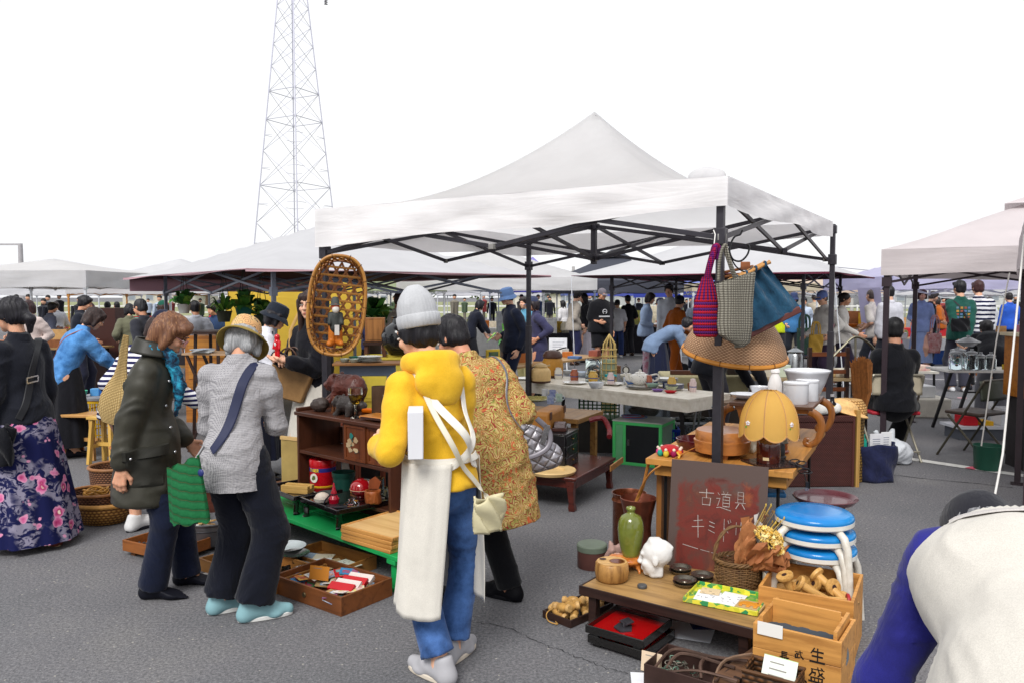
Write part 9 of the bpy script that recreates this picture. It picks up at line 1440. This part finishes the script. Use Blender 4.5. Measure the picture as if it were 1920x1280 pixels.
FAR=[(962,534,11.6,1.74,118,'crop','#1a1a1e',('bucket','#56719c',.03),'#141a2c','p#1a2036',6,'m','man in blue bucket hat and navy hooded jacket looking down'),(1008,552,12.8,1.66,95,'bob','#2a2226',('cap','#3f4560'),'#3f3f5e','k#3a3a58',4,'','person in dark cap and long slate purple coat behind the rear pole'),(1076,544,19,1.74,-70,'short','#17151a',None,'#a39a90','p#26284a',4,'m','man with black hair in loose beige shirt and navy trousers'),(1098,549,19.8,1.66,100,'long','#1d191c',None,'#1a1a20','k#aaa4ae',2,'','woman in black top and pale lacy long skirt facing the beige shirt man'),(1126,538,17.6,1.8,-158,'crop','#2a2626',('cap','#6f6a72'),'#131318','s#141419',0,'mft','heavy man in patterned cap, black T-shirt and black shorts'),(1211,547,16.6,1.68,-95,'bob','#2b201f',None,'#a9bfe0','p#14182a',3,'','smiling woman in pale blue shirt and navy trousers pushing the stroller'),(1256,531,16.0,1.86,150,'short','#19171b',None,'#c3c9d4','p#26283a',2,'m','tall young man in white and blue top laughing'),(1243,556,17.8,1.6,60,'bob','#241c1e',('cap','#23233a'),'#cfcdd0','p#33364a',2,'','woman in white with dark cap between the tall man and the stroller'),(1266,550,15.2,1.68,-62,'short','#151318',('cap','#1d2030'),'#9a4f14','p#944a12',8,'mw','person in rust orange jumpsuit and dark cap striding'),(1284,592,12.6,1.64,-96,'short','#1c1a1e',None,'#7488a6','k#1a1f36',62,'','person in washed blue shirt and dark skirt bent forward'),(1412,640,8.5,1.7,-70,'short','#1c1a1e',None,'#1c1d24','p#3a383f',66,'m','person in dark grey trousers bent over behind the conical basket'),(1488,546,18.6,1.7,160,'bob','#26303a',('bucket','#39456a',.03),'#3f74a6','p#20232c',2,'','woman in navy hat and denim blue shirt with a green bag'),(1463,560,20,1.64,-60,'short','#2c2624',None,'#c6d622','p#3a3a40',2,'m','person in yellow green jacket behind the denim shirt woman'),(1547,541,13.8,1.74,105,'crop','#4a4644',('cap','#6f83c2'),'#c9c5c0','p#33263a',2,'m','elderly man in blue cap and cream waistcoat by the far right pole'),(1578,548,14.6,1.72,-125,'bun','#221a1b',None,'#d0cbc5','p#2c2436',0,'','woman with hair tied up in white sleeveless vest'),(1640,541,15.5,1.76,30,'crop','#4a4040',None,'#d2ccc8','p#30343f',6,'mt','man in white T-shirt with arm bent behind the speaker stall'),(1668,535,14.8,1.8,10,'short','#19171b',None,'#c9c9d2','p#2a2c36',0,'m','tall man in white shirt hidden behind the brown tent pole'),(1727,541,17.6,1.72,150,'bob','#50302a',None,'#8fa3cc','k#98abd0',2,'','woman in long pale blue shirt dress with a cross strap'),(1742,545,18.8,1.68,-100,'short','#3a3434',None,'#1f1f26','p#24252c',2,'m','person in black jacket right of the blue shirt dress'),(1800,525,13.6,1.84,-8,'short','#141217',None,'#1f4f46','p#343440',0,'mb','man in dark green printed sweatshirt with hands behind his back'),(1834,523,13.8,1.84,-25,'short','#3b1f1f',None,'S','p#16161c',0,'','person in navy and white striped sweater beside the green sweatshirt'),(1893,548,20,1.68,0,'short','#221c1e',None,'#2a56b8','p#2a2c3a',2,'m','person in bright blue top at the right edge'),(1882,605,10.2,1.6,-20,'short','#1a171a',None,'#15161d','p#6f6f76',58,'','person in black top and grey trousers bent over beyond the jar table'),(1662,566,22,1.66,90,'bob','#241c1c',None,'#8a3040','p#30303a',2,'','woman in dark red blouse beyond the speaker stall'),(148,552,12.2,1.66,-70,'short','#17151b',None,'#20242f','p#26283a',4,'m','young man with black hair behind the denim jacket woman'),(62,562,12.6,1.6,160,'bob','#3a2526',None,'#c9b9b4','p#3a3a48',4,'','woman with brown hair partly hidden by the ponytail woman'),(92,566,16,1.66,-40,'short','#15141a',None,'#5f6478','p#2a2c38',4,'m','man in grey blue shirt under the flat left canopy'),(107,568,19,1.6,60,'bun','#2a2020',None,'#b9bcc4','p#30323c',2,'','woman with tied hair in pale top far left'),(176,572,15.2,1.6,140,'bob','#43242a',None,'#6a2a3a','p#2c2c38',4,'','woman in maroon top behind the wooden pole'),(202,568,18.6,1.62,20,'short','#17161a',None,'#c2c8d0','p#2c2e3c',0,'m','man in pale shirt behind the tall dark wooden case'),(221,572,19.2,1.6,60,'crop','#17161a',None,'#5a6a50','p#2c2e3c',0,'m','person in olive top right of the tall dark wooden case'),(243,574,13.6,1.62,30,'bob','#16141a',None,'#6a6a56','p#26262c',4,'','woman with black bob and dark shoulder strap left of the navy cap'),(273,558,10.4,1.68,70,'crop','#2a2a2e',None,'#33343c','p#26262c',4,'m','middle aged man looking left above the navy cap'),(311,560,13.2,1.64,60,'bob','#3a2620',('cap','#1f5a4a'),'#c9a69c','p#2a2c38',4,'','person in green cap behind the brown bob'),(368,563,12.2,1.66,25,'short','#17151a',None,'#c6cad4','p#33364a',4,'m','person in white top with a dark cross strap by the hanging plants'),(404,568,14.2,1.62,160,'short','#17151a',None,'#2f4468','p#2c3a5a',4,'','person in blue dress before the yellow tarpaulin'),(408,560,15.6,1.72,-30,'crop','#26262e',('cap','#34364a'),'#b02030','p#2c2e3c',0,'m','person in cap and red top behind the blue dress'),(433,562,14.6,1.64,-160,'bob','#4a241c',None,'#b9b9c2','p#33343f',4,'','woman with reddish hair and striped blouse among the plants'),(505,560,12.4,1.66,80,'short','#1a181c',('cap','#26262e'),'#2a2a2e','p#26262c',2,'m','dark dressed man behind the bucket hat woman'),(697,556,13.4,1.66,170,'long','#221a1e',None,'#5a6ab0','p#2c2e3c',2,'','woman in periwinkle top seen right of the bamboo basket'),(744,545,11.2,1.7,-60,'short','#38221c',None,'#c2bcb0','p#5a5a60',2,'m','person in cream jumper left of the knitted beanie'),(884,572,17,1.62,-60,'bob','#1a1a1e',None,'#1c1f2c','p#1f2026',22,'','dark dressed person crouching by the far stall left of the hoodie man'),(985,556,15.2,1.66,150,'short','#2a2222',None,'#5f9ab8','p#a39a6c',2,'','person in light blue patterned shirt behind the slate purple coat'),(1158,560,21.5,1.68,170,'short','#19181c',('cap','#2a2a30'),'#cfcfd4','p#2b3a66',0,'mt','man in white T-shirt behind the black T-shirt man'),(1178,553,22,1.76,20,'short','#19181c',None,'#17171c','p#26262c',0,'mt','man in black T-shirt beside the white T-shirt man'),(1057,575,26,1.62,30,'long','#17161a',None,'#d0ced0','p#3a3a44',2,'','long haired woman in white near the far field'),(1305,552,17.2,1.66,-30,'bob','#201a1c',None,'#a9b4c4','p#33384a',12,'','woman in grey blue top beyond the crocheted bag'),(1506,556,21,1.66,160,'short','#1c1a1e',None,'#b9c6da','p#30384a',2,'m','man in pale blue shirt right of the denim shirt woman'),(1527,548,23,1.72,-20,'short','#3a3230',('cap','#30303a'),'#c9bfae','p#6a3f2a',2,'m','man in dark cap and beige jacket in the far aisle'),(1455,552,24,1.72,100,'crop','#8a8480',('bucket','#8f8a88',.03),'#a9a39c','p#44464f',2,'m','man in grey hat far behind the navy bag'),(1762,556,22,1.66,60,'bob','#28201f',None,'#a85a20','p#33343c',6,'','person in ochre top at the red stall'),(1858,556,21,1.7,30,'crop','#3a3434',None,'#c9ccd0','p#3a3c48',0,'m','man in white shirt behind the striped sweater'),]
UCT=(UC:={})
for i,(px,ty,Y,H,hd,hs_,hc_,hat,tc_,bc_,ln,ex,lb)in enumerate(FAR):
 q=D(px,600,Y);top=dict(m=STRIPE('#d2d2d8','#1b1f3c',.075,.55)if tc_=='S' else CLOTH(tc_),fit=1.14+.12*('f' in ex),hem=.12,seed=i,slv=.42 if 't' in ex else rr.choice((.9,1.)))
 kd=bc_[0];bm_=CLOTH(bc_[1:]);bot=dict(m=bm_,w=.05)if kd=='p' else dict(k='shorts',m=bm_,len=.95,w=.075)if kd=='s' else dict(k='skirt',m=bm_,hem=.18,flare=.24)
 H2=max(1.5,min(1.95,H))if ln>20 else max(1.52,min(1.92,(D(px,ty,Y).z)*(1.0 if not hat else.985)));st=.22 if 'w' in ex else rr.uniform(.02,.1)
 hatp=None if not hat else(hat[0],CLOTH(hat[1]),CLOTH(hat[1]))+((hat[2],)if len(hat)>2 else())
 arms=dict(lh=(-.08,-.17,.86),rh=(.08,-.17,.86))if 'b' in ex else dict(rh=(.16,rr.uniform(.05,.32),rr.uniform(.82,1.1)),lh=(-.2,rr.uniform(0,.2),rr.uniform(.75,1.0)))if ln<20 else dict(rh=(.15,.55,.55),lh=(-.15,.55,.6))
 x_=q.x-(sin(-R(hd))*.38 if ln>50 else 0)*1.0
 r=person((x_,Y,0),hd,H2,lb,lean=ln,hp=rr.uniform(5,20),hy=rr.uniform(-15,15),top=top,bot=bot,hair=(hs_,hc_),hat=hatp,det=1 if Y<13.9 else 0,fem='m' not in ex,fat=1.28 if 'f' in ex else rr.uniform(.95,1.08),lf=(-.1,st,0),rf=(.1,-st,0),skin=rr.choice(('#d9a688','#d0997a','#e0b094')),shoe=rr.choice(('#26262c','#c9c9cc','#3a2c26')),g='visitors of the market',**arms)
 if i==4:
  tr=bvh(r['top']);h_,n_,_,_=tr.ray_cast(r['ch']+V((0,.6,-.03)),V((0,-1,0)))
  if h_:B().tube([h_+V((.05*cos(a),.008,.05*sin(a)))for a in[R(-60+300*j/14)for j in range(15)]],.009,5).bx(h_.x-.03,h_.x+.03,h_.y,h_.y+.012,h_.z-.006,h_.z+.006).bx(h_.x-.13,h_.x+.13,h_.y-.02,h_.y+.012,h_.z-.12,h_.z-.09).obj('shirt_print',P('#c9c9cc',.7),r['P'])
 if i==19:
  tr=bvh(r['top']);b=B()
  for a in range(4):
   for c in range(4):
    h_,n_,_,_=tr.ray_cast(r['ch']+V((-.09+.06*a,-.6,.04-.055*c)),V((0,1,0)))
    if h_:B().box(h_+n_*.004,(.04,.006,.036)).obj('shirt_print',P(('#5f7a8a','#a8803a','#8a4a3a','#4a6a90')[(a+c)%4],.7),r['P'])
  strap('bag_strap',tr,[r['sh'][0]+V((0,.0,.05)),r['ch']+V((0,-.2,0)),r['pe']+V((.1,-.15,.05))],.03,P('#17171c',.6),r['P'])
UC.update({k:D(px,py,Y)for k,(px,py,Y)in dict(a=(1800,622,13.3),b=(1220,690,16.2),c=(1508,640,18.3),d=(1530,628,13.5),e=(1752,640,17.4)).items()})
tote('black cross body bag on the back of the green sweatshirt man',UC['a'],.3,.1,.22,CLOTH('#101015'),0,None,name='shoulder_bag');tote('white flower printed shopping bag hanging below the stroller handle',UC['b']-V((0,0,.12)),.34,.12,.5,P('#cfd2dc',.6,hx2='#c05a78',vs=16),.2,.2,name='shopping_bag');tote('dark green satin bag on the shoulder of the denim shirt woman',UC['c']-V((0,0,.3)),.36,.16,.6,CLOTH('#22382f'),.2,.3,name='shoulder_bag',lw=.03);tote('small mustard tote held by the elderly man in blue cap',UC['d']-V((0,0,.3)),.24,.08,.3,CLOTH('#b8913c'),.1,.22);tote('flowered cloth bag on the pale blue shirt dress',UC['e']-V((0,0,.25)),.3,.1,.42,P('#c2a8a0',.8,hx2='#a85a58',vs=18),0,.4,name='shoulder_bag')
